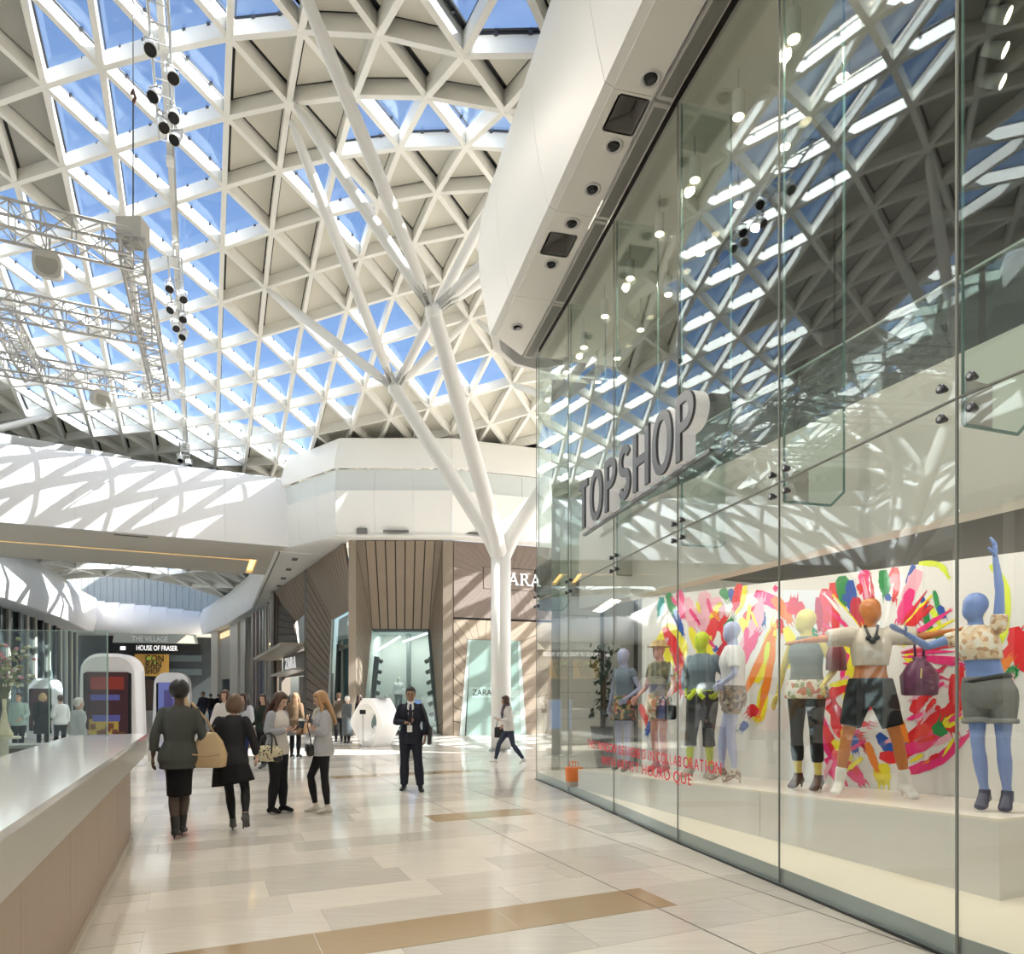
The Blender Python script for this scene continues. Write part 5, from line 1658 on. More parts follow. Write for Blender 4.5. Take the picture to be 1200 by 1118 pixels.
col_tree('branching_column', 'white branching tubular steel column in front of the brown store', b0, S0,
         [(J1, [nd(1, 4), nd(1, 1) + V((-.1, .25, 0)), nd(5, 3), nd(6, 6)]),
          (J2, [nd(1, 1) + V((.1, -.1, 0)), V((-3.92, 11.4, 14.5)), nd(6, 2), nd(7, 3)]),
          (J3, [nd(6, 6) + V((.2, 0, 0)), nd(8, 5), nd(8, 8)])], None)
b1 = (-15.4, 15.7, 0)
S1_ = V((-15.4, 15.7, 5.85))
col_tree('branching_column', 'second white branching column, left of the frame and mirrored in the glass', b1, S1_,
         [(V((-18.6, 17.5, 10.5)), [nd(-7, 4), nd(-9, 4), nd(-9, 1)]),
          (V((-13.6, 12.6, 10.6)), [nd(-5, 1), nd(-5, -1), nd(-4, -2)]),
          (V((-17.0, 12.6, 10.4)), [nd(-7, 0), nd(-8, -2), nd(-7, 2)])], None)

col_tree('branching_column', 'third white branching column, one arm of it showing at the left edge over the bridge', (-23.0, 20.5, 0), V((-23.0, 20.5, 5.8)),
         [(V((-22.0, 24.0, 10.0)), [nd(-5, 6), nd(-7, 6), nd(-8, 4)]), (V((-24.0, 18.5, 10.2)), [nd(-9, 3), nd(-10, 2), nd(-9, 1)])], None)
# ================================================================== COUNTER (left) and its glass screen
cw = mat('counter_white_top', (.84, .85, .87), .10)
ce = mat('counter_taupe_band', (.50, .475, .425), .28)
cwood = mat('counter_wood', (.40, .30, .225), .42)
_nt = cwood.node_tree
_tc = _nt.nodes.new('ShaderNodeTexCoord'); _mp = _nt.nodes.new('ShaderNodeMapping'); _mp.inputs['Scale'].default_value = (60, 60, 1.2)
_nz = _nt.nodes.new('ShaderNodeTexNoise'); _nz.inputs['Scale'].default_value = 1.0; _nz.inputs['Detail'].default_value = 4
_rp = _nt.nodes.new('ShaderNodeMix'); _rp.data_type = 'RGBA'
_rp.inputs['A'].default_value = (.34, .25, .185, 1); _rp.inputs['B'].default_value = (.47, .36, .275, 1)
_nt.links.new(_tc.outputs['Object'], _mp.inputs['Vector']); _nt.links.new(_mp.outputs[0], _nz.inputs['Vector']); _nt.links.new(_nz.outputs['Fac'], _rp.inputs['Factor'])
_nt.links.new(_rp.outputs['Result'], _nt.nodes['Principled BSDF'].inputs['Base Color'])
E0 = V((-4.27, 7.76, 0))                      # foot of the base at its far corner, under the front line
def cp(u, v, z): return UX * u + VX * v + V((0, 0, z))
counter = empty('counter', E0, 0, 'long counter with glossy white top, taupe edge band and wooden base', 'counter')
top = mm()
def cbox(mb, u0, u1, v0, v1, z0, z1):
    mb.hexa([cp(u0, v0, z0), cp(u1, v0, z0), cp(u1, v1, z0), cp(u0, v1, z0), cp(u0, v0, z1), cp(u1, v0, z1), cp(u1, v1, z1), cp(u0, v1, z1)])
for k, (u0, u1) in enumerate(((-7.6, -4.2), (-4.2, -1.2), (-1.2, 1.62))):
    t_ = mm(); cbox(t_, u0 + .0015, u1 - .0015, -.86, .0, 1.095, 1.135); t_.build('top_slab', cw, counter)
b_ = mm()
cbox(b_, -7.6, 1.62, -.045, -.005, .855, 1.094); cbox(b_, 1.58, 1.62, -.86, -.045, .855, 1.094); cbox(b_, -7.6, 1.62, -.86, -.82, .855, 1.094)
b_.build('edge_band', ce, counter)
u_ = mm(); cbox(u_, -7.6, 1.58, -.82, -.05, .86, .90); u_.build('underside', mat('counter_taupe_band'), counter)
for k in range(6):
    w_ = mm(); cbox(w_, -7.6 + 1.2667 * k + .002, -7.6 + 1.2667 * (k + 1) - .002, -.80, -.06, .06, .856); w_.build('base_panel', cwood, counter)
s_ = mm(); cbox(s_, -7.6, -.0, -.82, -.035, 0, .06); s_.build('plinth_strip', mat('skirting_pale', (.62, .56, .47), .35), counter)
mm().tube([cp(1.2, -.4, 0), cp(1.2, -.4, .86)], .05, 12).build('leg', steel, counter)
screen = empty('glass_screen', V((-5.16, 8.7, 1.136)), 0, 'tall clear glass screen standing at the far end of the counter', 'screen')
so_ = -V((-5.16, 8.7, 1.136))
xs = [-5.16, -5.86, -6.56, -7.4]
for i in range(3):
    a, b = V((xs[i] - .004, 8.7 - .06 * i, 1.138)), V((xs[i + 1] + .004, 8.7 - .06 * (i + 1), 1.138))
    z = 2.47
    dz0 = 0 if i == 0 else -1.13
    if i: a.z = b.z = .02
    p = mm().slab([a + so_, b + so_, V((b.x, b.y, z)) + so_, V((a.x, a.y, z)) + so_], (0, 1, 0), .014)
    pp = p.build('glass_pane', screen_glass, screen)
    mm().beam(V((a.x, a.y, z)) + so_, V((b.x, b.y, z)) + so_, .016, .006).build('edge', mat('glass_edge_light', (.45, .60, .55), .15), screen)
    mm().beam(a + so_ + V((0, .007, 0)), V((a.x, a.y + .007, z)) + so_, .012, .008, up=(1, 0, 0)).build('edge', mat('glass_edge_light'), screen)
lg = mm(); lg.cur = 0
# low glass along the counter, parallel to its front
low = mm()
low.slab([cp(-.35, 0, 0) * 0 + V((-5.16, 8.7, 1.138)) + so_, V((-5.16, 8.7, 1.138)) - UX * .06 + so_, V((-5.16, 8.7, 2.47)) - UX * .06 + so_, V((-5.16, 8.7, 2.47)) + so_], VX, .014)
low.build('glass_return', screen_glass, screen)

# planter and brown basket-weave seat behind the counter
def woven_seat():
    t = empty('woven_bench', (-7.6, 10.6, 0), .3, 'dark brown woven bench behind the counter, seen through the glass', 'bench')
    wv = mat('woven_brown', (.13, .10, .08), .6)
    for k in range(7):
        mm().box((-.9 + .3 * k, 0, .42), (.285, .5, .84)).build('weave_panel', wv, t)
    mm().box((0, 0, .87), (2.15, .56, .05)).build('cushion', mat('seat_grey', (.30, .30, .29), .6), t)
woven_seat()
def flower_vase():
    t = empty('flower_vase', (-7.25, 9.75, 0), 0, 'slim cream vase with flowering twigs on a round stand behind glass', 'vase')
    mm().tube([(0, 0, 0), (0, 0, .04), (0, 0, .05), (0, 0, 1.02), (0, 0, 1.03), (0, 0, 1.06)], [.22, .22, .05, .05, .20, .20], 16).build('stand', mat('stand_cream', (.72, .68, .58), .4), t, auto=.6)
    mm().loft([((0, 0, 1.062), .10, .10), ((0, 0, 1.10), .11, .11), ((0, 0, 1.2), .06, .06), ((0, 0, 1.45), .022, .022), ((0, 0, 1.6), .03, .03)], 14).build('vase', mat('vase_cream', (.78, .70, .48), .3), t, True)
    rnd = random.Random(4)
    st, fl = mm(), mm()
    for k in range(26):
        a = rnd.uniform(0, 6.28); r = rnd.uniform(.05, .36); h = rnd.uniform(1.85, 2.45)
        e = V((r * math.cos(a), r * math.sin(a), h))
        st.tube([(0, 0, 1.55), lerp((0, 0, 1.55), e, .5) + V((0, 0, .08)), e], [.008, .006, .003], 5)
        for q in range(5):
            c = lerp((0, 0, 1.55), e, rnd.uniform(.45, 1)) + V((rnd.uniform(-.06, .06), rnd.uniform(-.06, .06), rnd.uniform(0, .08)))
            fl.cur = rnd.choice((0, 0, 1, 2))
            fl.ball(c, (.035, .035, .025), 6, 4)
    st.build('twig', mat('twig_olive', (.20, .19, .09), .6), t)
    fl.build('blossoms', [mat('leaf_olive', (.34, .36, .16), .6), mat('blossom_pink', (.75, .28, .38), .6), mat('blossom_cream', (.78, .74, .60), .6)], t, kind='stuff')
flower_vase()

# ------------------------------------------------------------------ rounded white information kiosks
kw = mat('kiosk_white', (.86, .86, .88), .18)
def rounded_rect(w, h, r, n=7, taper=0.0):
    pts = []
    for (cx, cy, a0) in ((w / 2 - r, r * 0 + .02, -90), (w / 2 - r - taper, h - r, 0), (-w / 2 + r + taper, h - r, 90), (-w / 2 + r, .02, 180)):
        rr = r if cy > .1 else .02
        ox = 0 if cy > .1 else (r - .02) * (1 if cx > 0 else -1)
        for k in range(n + 1):
            a = math.radians(a0 + 90 * k / n)
            pts.append((cx + ox + rr * math.cos(a), cy + rr * math.sin(a)))
    return pts
def kiosk(loc, rz, w, h, dpt, label, poster):
    t = empty('information_kiosk', loc, rz, label, 'kiosk', 'white rounded kiosks along the mall')
    out = rounded_rect(w, h, w * .32, taper=w * .05)
    inn = rounded_rect(w * .76, h * .70, .05)
    inn = [(x, y + h * .13) for x, y in inn]
    n = len(out)
    mb = mm()
    prof = [(-dpt / 2, .94), (-dpt / 2 + .06, 1.0), (dpt / 2 - .06, 1.0), (dpt / 2, .94)]
    vs = []
    for y, s in prof:
        vs += [V((x * s, y, (z - h / 2) * (s if z > h * .3 else 1) + h / 2)) for x, z in out]
    fs = []
    for a in range(3):
        fs += [(a * n + k, a * n + (k + 1) % n, (a + 1) * n + (k + 1) % n, (a + 1) * n + k) for k in range(n)]
    fs += [tuple(range(n - 1, -1, -1)), tuple(3 * n + k for k in range(n))]
    mb.add(vs, fs)
    mb.build('shell', kw, t, auto=.6)
    for s in (-1, 1):
        y = s * (dpt / 2 + .002)
        b = mm(); b.slab([(x, y, z) for x, z in inn], (0, s, 0), .012); b.build('screen_bezel', black_gl, t)
        poster(t, s, y + s * .0125, w * .66, h * .70, h * .15)
def flat(t, s, y, cx, cz, w, h, m, name='poster_block', lift=0.0):
    y = y + s * lift
    mm().slab([(cx - w / 2, y, cz - h / 2), (cx + w / 2, y, cz - h / 2), (cx + w / 2, y, cz + h / 2), (cx - w / 2, y, cz + h / 2)], (0, s, 0), .003).build(name, m, t)
def em(n, c=None, e=.5): return MATS[n] if n in MATS else mat(n, c, .3, emit=c, estr=e * .35)
def poster_dark(t, s, y, w, h, z0):
    flat(t, s, y, 0, z0 + h / 2, w, h * .96, em('poster_plum', (.05, .015, .02), .5), 'poster')
    flat(t, s, y, .0, z0 + h * .84, w * .8, h * .16, em('poster_red', (.25, .03, .02), .5), lift=.004)
    flat(t, s, y, -w * .05, z0 + h * .66, w * .7, h * .07, em('poster_violet', (.09, .09, .34), .5), lift=.004)
    flat(t, s, y, -w * .08, z0 + h * .26, w * .7, h * .26, em('poster_gold', (.42, .30, .05), .5), lift=.004)
    flat(t, s, y, -w * .02, z0 + h * .40, w * .66, h * .08, em('poster_violet'), lift=.008)
    rnd = random.Random(3)
    for k in range(14):
        flat(t, s, y, rnd.uniform(-.35, .35) * w, z0 + h * rnd.uniform(.06, .34), w * .13, h * .07, em('poster_brown', (.16, .06, .03), .4), lift=.008)
def poster_blue(t, s, y, w, h, z0):
    flat(t, s, y, 0, z0 + h / 2, w, h * .96, em('poster_blue', (.16, .19, .50), .6), 'poster')
    flat(t, s, y, -w * .1, z0 + h * .55, w * .35, h * .5, em('poster_dusk', (.08, .07, .22), .6), lift=.004)
    flat(t, s, y, w * .2, z0 + h * .7, w * .3, h * .2, em('poster_lilac', (.42, .40, .62), .6), lift=.004)
kiosk((-9.35, 16.0, 0), VANG - .25, 1.34, 2.62, .62, 'large white rounded kiosk with dark red poster screen behind the glass', poster_dark)
kiosk((-14.9, 30.0, 0), VANG - .2, 1.55, 2.65, .62, 'smaller white rounded kiosk with blue screen beyond the walkers', poster_blue)
kiosk((-17.9, 26.2, 0), VANG - .5, 1.15, 2.3, .55, 'far white rounded kiosk seen through the counter glass', lambda *a: flat(a[0], a[1], a[2], 0, a[5] + a[4] / 2, a[3], a[4] * .9, em('poster_plum', (.05, .015, .02), .5), 'poster'))

# ------------------------------------------------------------------ white six-sided ring stand with a leaf-shaped opening
def hex_stand():
    t = empty('ring_stand', (-4.50, 22.4, 0), -.62, 'white six-sided ring stand with a round dished face and spade-shaped opening', 'display stand')
    w = mat('stand_white', (.87, .87, .87), .25)
    H = 1.56
    out = [(-.22, 0), (.22, 0), (.62, .62), (.62, .92), (.20, H), (-.20, H), (-.62, .92), (-.62, .62)]
    out = [(-.16, 0), (.30, 0), (.74, .70), (.74, .86), (.30, H), (-.16, H), (-.74, .86), (-.74, .70)]
    n = 40
    def rim(a):
        # outline point in direction a from the centre
        c = V((0, H / 2))
        dx, dy = math.cos(a), math.sin(a)
        best = None
        for i in range(len(out)):
            p, q = out[i], out[(i + 1) % len(out)]
            ex, ey = q[0] - p[0], q[1] - p[1]
            den = dx * ey - dy * ex
            if abs(den) < 1e-9: continue
            tt = ((p[0]) * ey - (p[1] - H / 2) * ex) / den
            u = ((p[0]) * dy - (p[1] - H / 2) * dx) / den
            if tt > 0 and -1e-6 <= u <= 1 + 1e-6 and (best is None or tt < best): best = tt
        return (dx * best, H / 2 + dy * best)
    angs = [2 * math.pi * k / n for k in range(n)]
    R1 = [rim(a) for a in angs]
    R2 = [(.53 * math.cos(a), H / 2 + .60 * math.sin(a)) for a in angs]
    R3 = [(.30 * math.cos(a) + .08, H / 2 + .34 * math.sin(a)) for a in angs]
    D = .85
    rows = [(R1, D / 2), (R1, -D / 2 + .03), ([(x * .97, (z - H / 2) * .97 + H / 2) for x, z in R1], -D / 2), (R2, -D / 2), ([(x * .98, (z - H / 2) * .98 + H / 2) for x, z in R2], -D / 2 + .02), (R3, -D / 2 + .34)]
    vs = [V((x, y, z)) for r, y in rows for x, z in r]
    fs = [(a * n + k, a * n + (k + 1) % n, (a + 1) * n + (k + 1) % n, (a + 1) * n + k) for a in range(len(rows) - 1) for k in range(n)]
    fs += [tuple((len(rows) - 1) * n + k for k in range(n)), tuple(range(n))]
    mm().add(vs, fs).build('ring_body', w, t, auto=.5)
    # spade opening: pointed at the top, round below
    sp = []
    for k in range(30):
        a = 2 * math.pi * k / 30
        r = .23
        x = r * math.sin(a) * (.5 - .5 * math.cos(a)) ** .55
        z = -.28 * math.cos(a) * -1
        sp.append((x * 1.05 + .12, H / 2 + .02 + z * 1.0))
    y = -D / 2 + .335
    mm().slab([(x, y, z) for x, z in sp], (0, -1, 0), .01).build('spade_opening', mat('opening_teal', (.16, .22, .22), .3), t)
    mm().slab([(x * .42 + .07, y - .012, (z - H / 2) * .3 + H / 2 - .19) for x, z in sp], (0, -1, 0), .01).build('spade_pale', mat('opening_pale', (.70, .74, .74), .3), t)
    mm().box((.28, .05, H + .008), (.42, .4, .016)).build('top_screen', mat('tablet_grey', (.30, .32, .32), .2), t)
    mm().box((.12, -.15, H + .02), (.05, .05, .02)).build('camera_dot', black_m, t)
hex_stand()
def post_stand():
    t = empty('tablet_post', P(428, 873.5, 22.3) * V((1, 1, 0)) if False else V((-4.78, 21.9, 0)), -.2, 'thin grey post with a small tablet beside the white ring stand', 'stand')
    mm().tube([(0, 0, 0), (0, 0, .015), (0, 0, .02), (0, 0, 1.08)], [.13, .13, .018, .018], 14).build('post', steel, t, auto=.6)
    mm().box((0, -.02, 1.12), (.20, .03, .14)).build('tablet', black_gl, t)
post_stand()
def totem():
    t = empty('information_totem', (-2.52, 17.6, 0), .15, 'slim steel information pillar with a lit blue screen behind the man', 'totem')
    mm().tube([(0, 0, 0), (0, 0, .03), (0, 0, .05)], [.30, .30, .27], 24).build('base_plate', steel, t, auto=.6)
    mm().box((0, 0, .36), (.36, .16, .64)).build('lower_body', mat('totem_steel', (.45, .44, .42), .35, .8), t)
    mm().box((0, 0, 1.12), (.36, .16, .86)).build('upper_body', mat('totem_grey', (.40, .44, .50), .2), t)
    mm().box((0, -.085, 1.14), (.31, .012, .76)).build('screen', em('totem_blue', (.20, .36, .75), .7), t)
totem()

# ------------------------------------------------------------------ lighting trusses hung under the roof
tr_m = mat('truss_aluminium', (.56, .56, .55), .35, .5)
TR = empty('lighting_truss', P(155, 293, 11.26), 0, 'ring of silver lattice trusses hung under the glass roof', 'truss')
def truss(A, B, w, label, group=None):
    A, B = V(A), V(B)
    t = empty('truss_section', A - V(TR.location))
    t.parent = TR
    d = (B - A).normalized()
    L = (B - A).length
    sd = d.cross(V((0, 0, 1))).normalized() * w / 2
    up = V((0, 0, w / 2))
    cor = [sd + up, sd - up, -sd - up, -sd + up]
    for c in cor:
        mm().tube([c, c + d * L], .026, 8).build('chord', tr_m, t, True)
    n = max(2, round(L / (w * 1.0)))
    lat = mm()
    for f in range(4):
        a, b = cor[f], cor[(f + 1) % 4]
        for k in range(n):
            p, q = d * (L * k / n), d * (L * (k + 1) / n)
            lat.tube([a + p, b + q] if k % 2 else [b + p, a + q], .012, 5)
            lat.tube([a + p, b + p], .012, 5)
    lat.build('lattice', tr_m, t, kind='stuff')
    return t
ZT = 9.0
def tp(px, py): return P(px, py, (ZT - EYE) * FPX / (HY - py))
c1 = tp(155, 293); c2 = tp(178, 390); c3 = tp(188, 457)
truss(c1, c1 - VX * 4.5, .42, 'nearest cross truss hung under the glass roof', None)
truss(c2, c2 - VX * 4.5, .38, 'middle cross truss hung under the glass roof', None)
truss(c3, c3 - VX * 4.2, .38, 'farthest cross truss hung under the glass roof', None)
truss(c1 - UX * .1, c3 + UX * .1, .36, 'truss running along the mall that joins the three cross trusses', None)
l2 = tp(2, 368); l3 = tp(40, 440)
truss(l2, l2 + UX * (l3 - l2).length, .36, 'short truss at the left that joins the middle and farthest cross trusses', None)
def hoist(p, label):
    t = empty('chain_hoist', p, 0, label, 'hoist')
    mm().box((0, 0, 0), (.42, .30, .34)).build('motor_body', mat('hoist_grey', (.55, .54, .50), .45), t)
    mm().box((.0, 0, -.21), (.30, .22, .08)).build('motor_foot', mat('hoist_grey'), t)
    mm().tube([(0, 0, .17), (0, 0, 2.2)], .012, 6).build('chain', mat('chain_dark', (.12, .12, .12), .4, .8), t)
    mm().tube([(0, 0, 2.2), (.04, 0, 2.28), (0, 0, 2.42), (-.03, 0, 2.34)], .025, 8).build('hook', mat('hook_red', (.16, .06, .04), .4), t)
    mm().tube([(0, 0, 2.4), (0, 0, 4.1)], .008, 6).build('cable', mat('chain_dark'), t)
hoist(P(156, 272, 11.6), 'grey chain hoist with cable at the corner of the nearest truss')
def truss_spot(p, rz, label):
    t = empty('truss_floodlight', p, rz, label, 'floodlight')
    mm().tube([(0, 0, .5), (0, 0, .12)], .02, 8).build('hanger', tr_m, t)
    mm().loft([((0, .18, .02), .12, .12), ((0, .12, .01), .18, .18), ((0, -.12, -.06), .20, .20), ((0, -.2, -.09), .20, .20)], 14, p=3.5).build('lamp_body', mat('flood_grey', (.62, .62, .58), .4), t, auto=.6)
    mm().disc((0, -.202, -.0905), (0, -1, -.3), .16, .004, 14).build('lens', mat('flood_lens', (.42, .42, .38), .2), t)
truss_spot(P(58, 300, 11.1) - V((0, 0, .15)), .4, 'grey floodlight hanging from the nearest cross truss')
truss_spot(P(117, 466, 16.2), .9, 'grey floodlight hanging from the farthest cross truss')

# three clusters of spotlights along the roof line
spot_w = mat('stage_spot_white', (.80, .80, .77), .35)
def stage_spot(p, rz, tilt, label):
    t = empty('stage_spotlight', p, rz, label, 'spotlight', 'stage spotlights on the ladder frames')
    R = Matrix.Rotation(tilt, 3, 'X')
    f = lambda *c: R @ V(c)
    mm().tube([f(0, .16, 0), f(0, .15, 0), f(0, .02, 0), f(0, -.16, 0)], [.05, .09, .105, .125], 16).build('lamp_can', spot_w, t, auto=.6)
    mm().disc(f(0, -.161, 0), f(0, -1, 0), .112, .006, 16).build('lens', black_gl, t)
    br = mm()
    for s in (-1, 1):
        br.beam((s * .13, 0, 0), (s * .13, 0, .17), .02, .03, up=(0, 1, 0))
    br.beam((-.14, 0, .17), (.14, 0, .17), .03, .02)
    br.tube([(0, 0, .17), (0, 0, .26)], .02, 8)
    br.build('bracket', tr_m, t)
def ladder(P0_, P1_, label, n):
    t = empty('ladder_frame', P0_, 0, label, 'frame', None)
    d = P1_ - P0_
    sd = VX * .17
    for s in (-1, 1):
        mm().tube([sd * s, d + sd * s], .028, 8).build('rail', tr_m, t)
    for k in range(n + 1):
        mm().tube([d * (k / n) - sd, d * (k / n) + sd], .016, 6).build('rung', tr_m, t)
    for k in (0, n):
        mm().tube([d * (k / n), d * (k / n) + V((0, 0, .45))], .014, 6).build('hanger', tr_m, t)
def roofline(j, k, drop):
    a, b = math.floor(k), math.floor(k) + 1
    p = lerp(node(j, a), node(j, b), k - a)
    return p - V((0, 0, drop))
cl_spec = [(-.95, .85, [(-.42, -.2), (-.18, .22), (.12, -.2), (.30, .22), (.46, -.08), (.58, .25)], 'near ladder frame of spotlights under the roof ridge', 'near', 9),
           (2.6, 4.0, [(2.98, -.2), (3.12, .2), (3.38, -.18), (3.52, .2), (3.74, -.1), (3.9, .2)], 'middle ladder frame of spotlights under the roof ridge', 'middle', 7),
           (7.2, 8.6, [(7.6, -.2), (7.8, .2), (8.0, -.15), (8.25, .15)], 'far ladder frame of spotlights under the roof ridge', 'far', 7)]
ordn = ('first', 'second', 'third', 'fourth', 'fifth', 'sixth')
for k0, k1, sp, lab, wh_, n in cl_spec:
    ladder(roofline(-1, k0, .42), roofline(-1, k1, .42), lab, n)
    for q, (k, s) in enumerate(sp):
        stage_spot(roofline(-1, k, .72) + VX * s * .8, .35 + .5 * math.sin(q * 2.1), math.radians(55), '%s spotlight from the top of the %s ladder frame' % (ordn[q], wh_))
cond = empty('cable_tray', node(-1, 1), 0, 'thin white conduit running under the roof ridge between the frames', 'conduit')
for k in range(0, 9):
    a, b = roofline(-1, k, .06) - node(-1, 1), roofline(-1, k + 1, .06) - node(-1, 1)
    mm().beam(a + VX * .09, b + VX * .09, .05, .05, off=-.02).build('conduit', tr_m, cond)
for k in (1.3, 2.6, 4.6, 5.8, 6.6):
    mm().box(roofline(-1, k, .10) - node(-1, 1), (.28, .16, .10), UANG).build('junction_box', spot_w, cond)

# ------------------------------------------------------------------ small things inside the shop
def orange_stool():
    t = empty('paper_bag', V((1.05, 10.9, .145)) if False else V((1.03, 11.35, .146)), .3, 'small orange carrier bag standing on the shop floor behind glass', 'bag')
    mm().loft([((0, 0, 0), .12, .07), ((0, 0, .02), .125, .075), ((0, 0, .30), .15, .09), ((0, 0, .31), .145, .085)], 12, p=4).build('bag_body', mat('bag_orange', (.80, .22, .05), .5), t, auto=.6)
    mm().loft([((0, 0, -.0), .10, .06), ((0, 0, .001), .126, .077), ((0, 0, .08), .132, .08)], 12, p=4).build('bag_foot', mat('bag_grey', (.45, .42, .38), .5), t)
    for s in (-1, 1):
        mm().tube([(-.06, s * .06, .30), (-.05, s * .06, .40), (.05, s * .06, .40), (.06, s * .06, .30)], .008, 6).build('handle', mat('bag_orange'), t)
orange_stool()
def topiary():
    t = empty('potted_plant', V((1.75, 13.0, .146)), 0, 'dark clipped plant in a tall black pot inside the shop end', 'plant')
    mm().loft([((0, 0, 0), .12, .12), ((0, 0, .9), .26, .26), ((0, 0, .92), .26, .26)], 16).build('pot', black_gl, t, auto=.6)
    mm().tube([(0, 0, .9), (.02, 0, 1.9)], .03, 8).build('stem', mat('stem_brown', (.10, .07, .04), .7), t)
    lf = mm()
    rnd = random.Random(9)
    for k in range(160):
        h = rnd.uniform(1.1, 2.5); a = rnd.uniform(0, 6.28); r = rnd.uniform(.05, .30)
        c = V((r * math.cos(a), r * math.sin(a), h))
        n_ = V((rnd.uniform(-1, 1), rnd.uniform(-1, 1), rnd.uniform(-.3, 1))).normalized()
        u = n_.orthogonal().normalized() * .07; w_ = n_.cross(u).normalized() * .035
        lf.add([c - u, c + w_, c + u, c - w_], [(0, 1, 2, 3)])
    lf.build('leaves', mat('leaf_dark', (.02, .045, .025), .5), t, kind='stuff')
topiary()

# fill spots added under the roof to brighten the floor and its bounce
for k, pw in ((.1, 900), (3.4, 1100), (-.6, 900)):
    p = roofline(-1, k, .95) if k > -.5 else V((-5.0, 5.0, 13.2))
    ld = bpy.data.lights.new('fill_spot', 'SPOT')
    ld.energy = pw * 1.7; ld.color = (1, .92, .80); ld.spot_size = math.radians(120); ld.spot_blend = 1.0; ld.shadow_soft_size = .09
    o = bpy.data.objects.new('fill_spot', ld)
    o.location = p
    o.rotation_euler = V((.25, -.25, -1)).to_track_quat('-Z', 'Y').to_euler()
    COL.objects.link(o)
# ================================================================== FIGURES
def remesh(mb, vox, it=5, name='body'):
    me = mb.mesh(name, [])
    bm = bmesh.new(); bm.from_mesh(me); bmesh.ops.recalc_face_normals(bm, faces=bm.faces); bm.to_mesh(me); bm.free()
    o = bpy.data.objects.new('tmp', me)
    COL.objects.link(o)
    r = o.modifiers.new('r', 'REMESH'); r.mode = 'VOXEL'; r.voxel_size = vox
    s = o.modifiers.new('s', 'SMOOTH'); s.factor = .5; s.iterations = it
    dg = bpy.context.evaluated_depsgraph_get()
    out = bpy.data.meshes.new_from_object(o.evaluated_get(dg))
    bpy.data.objects.remove(o); bpy.data.meshes.remove(me)
    out.name = name
    out.polygons.foreach_set('use_smooth', [True] * len(out.polygons))
    return out

BASE = dict(pelvis=(0, 0, .93), chest=(0, 0, 1.28), neck=(0, 0, 1.45), head=(0, .018, 1.585),
            hipL=(-.088, 0, .89), kneeL=(-.092, .012, .48), ankL=(-.09, -.02, .085),
            hipR=(.088, 0, .89), kneeR=(.092, .012, .48), ankR=(.09, -.02, .085),
            shL=(-.152, -.005, 1.375), elL=(-.205, -.03, 1.10), wrL=(-.215, .03, .86),
            shR=(.152, -.005, 1.375), elR=(.205, -.03, 1.10), wrR=(.215, .03, .86))
TORSO = [(.80, .135, .10), (.86, .165, .118), (.93, .168, .118), (1.0, .148, .105), (1.07, .128, .094), (1.16, .136, .102), (1.25, .152, .114), (1.32, .152, .110), (1.375, .132, .092), (1.415, .090, .072), (1.445, .056, .058), (1.50, .050, .054), (1.54, .050, .054)]
LEG = [(0, .088), (.22, .083), (.45, .070), (.85, .054), (1.0, .052), (1.12, .050), (1.3, .055), (1.5, .050), (1.8, .036), (2.0, .033)]
ARM = [(0, .044), (.15, .047), (.5, .043), (.9, .037), (1.0, .036), (1.2, .037), (1.5, .032), (2.0, .023)]
def jget(J, k): return V(J.get(k, BASE[k]))
def torso_c(J, z):
    p, c, n = jget(J, 'pelvis'), jget(J, 'chest'), jget(J, 'neck')
    if z <= .93: return p + V((0, 0, z - .93))
    if z <= 1.28: return lerp(p, c, (z - .93) / .35)
    if z <= 1.45: return lerp(c, n, (z - 1.28) / .17)
    h = jget(J, 'head')
    return lerp(n, h, (z - 1.45) / .135)
def torso_lat(J, z):
    a = (jget(J, 'hipR') - jget(J, 'hipL')).normalized(); b = (jget(J, 'shR') - jget(J, 'shL')).normalized()
    return lerp(a, b, min(1, max(0, (z - .95) / .35))).normalized()
def add_torso(mb, J, z0, z1, inf=0.0, flare=0.0, wide=1.0, deep=1.0, bust=0.0):
    secs = [(z, rx, ry) for z, rx, ry in TORSO if z0 < z < z1]
    def at(z):
        for (a, b) in zip(TORSO, TORSO[1:]):
            if a[0] <= z <= b[0]:
                t = (z - a[0]) / (b[0] - a[0]); return (z, a[1] + (b[1] - a[1]) * t, a[2] + (b[2] - a[2]) * t)
        return (z, TORSO[0][1] if z < TORSO[0][0] else TORSO[-1][1], TORSO[0][2] if z < TORSO[0][0] else TORSO[-1][2])
    secs = [at(z0)] + secs + [at(z1)]
    out = []
    for z, rx, ry in secs:
        f = flare * max(0, (1.05 - z)) / .3
        c = torso_c(J, z)
        if bust and 1.18 < z < 1.36: c = c + V((0, bust * (1 - abs(z - 1.27) / .09), 0))
        w = wide if z > 1.1 and z < 1.44 else 1.0
        out.append((c, rx * w + inf + f, ry * deep + inf + f * .8))
    n = 18
    rings = []
    for (c, rx, ry), (z, _, _) in zip(out, secs):
        lat = torso_lat(J, z)
        fw = V((-lat.y, lat.x, 0)).normalized()
        lat2 = V((lat.x, lat.y, 0)).normalized()
        rings.append([c + lat2 * rx * math.cos(2 * math.pi * k / n) + fw * ry * math.sin(2 * math.pi * k / n) for k in range(n)])
    vs = [q for r in rings for q in r]
    fs = [(i * n + k, i * n + (k + 1) % n, (i + 1) * n + (k + 1) % n, (i + 1) * n + k) for i in range(len(rings) - 1) for k in range(n)]
    fs += [tuple(range(n - 1, -1, -1)), tuple((len(rings) - 1) * n + k for k in range(n))]
    mb.add(vs, fs)
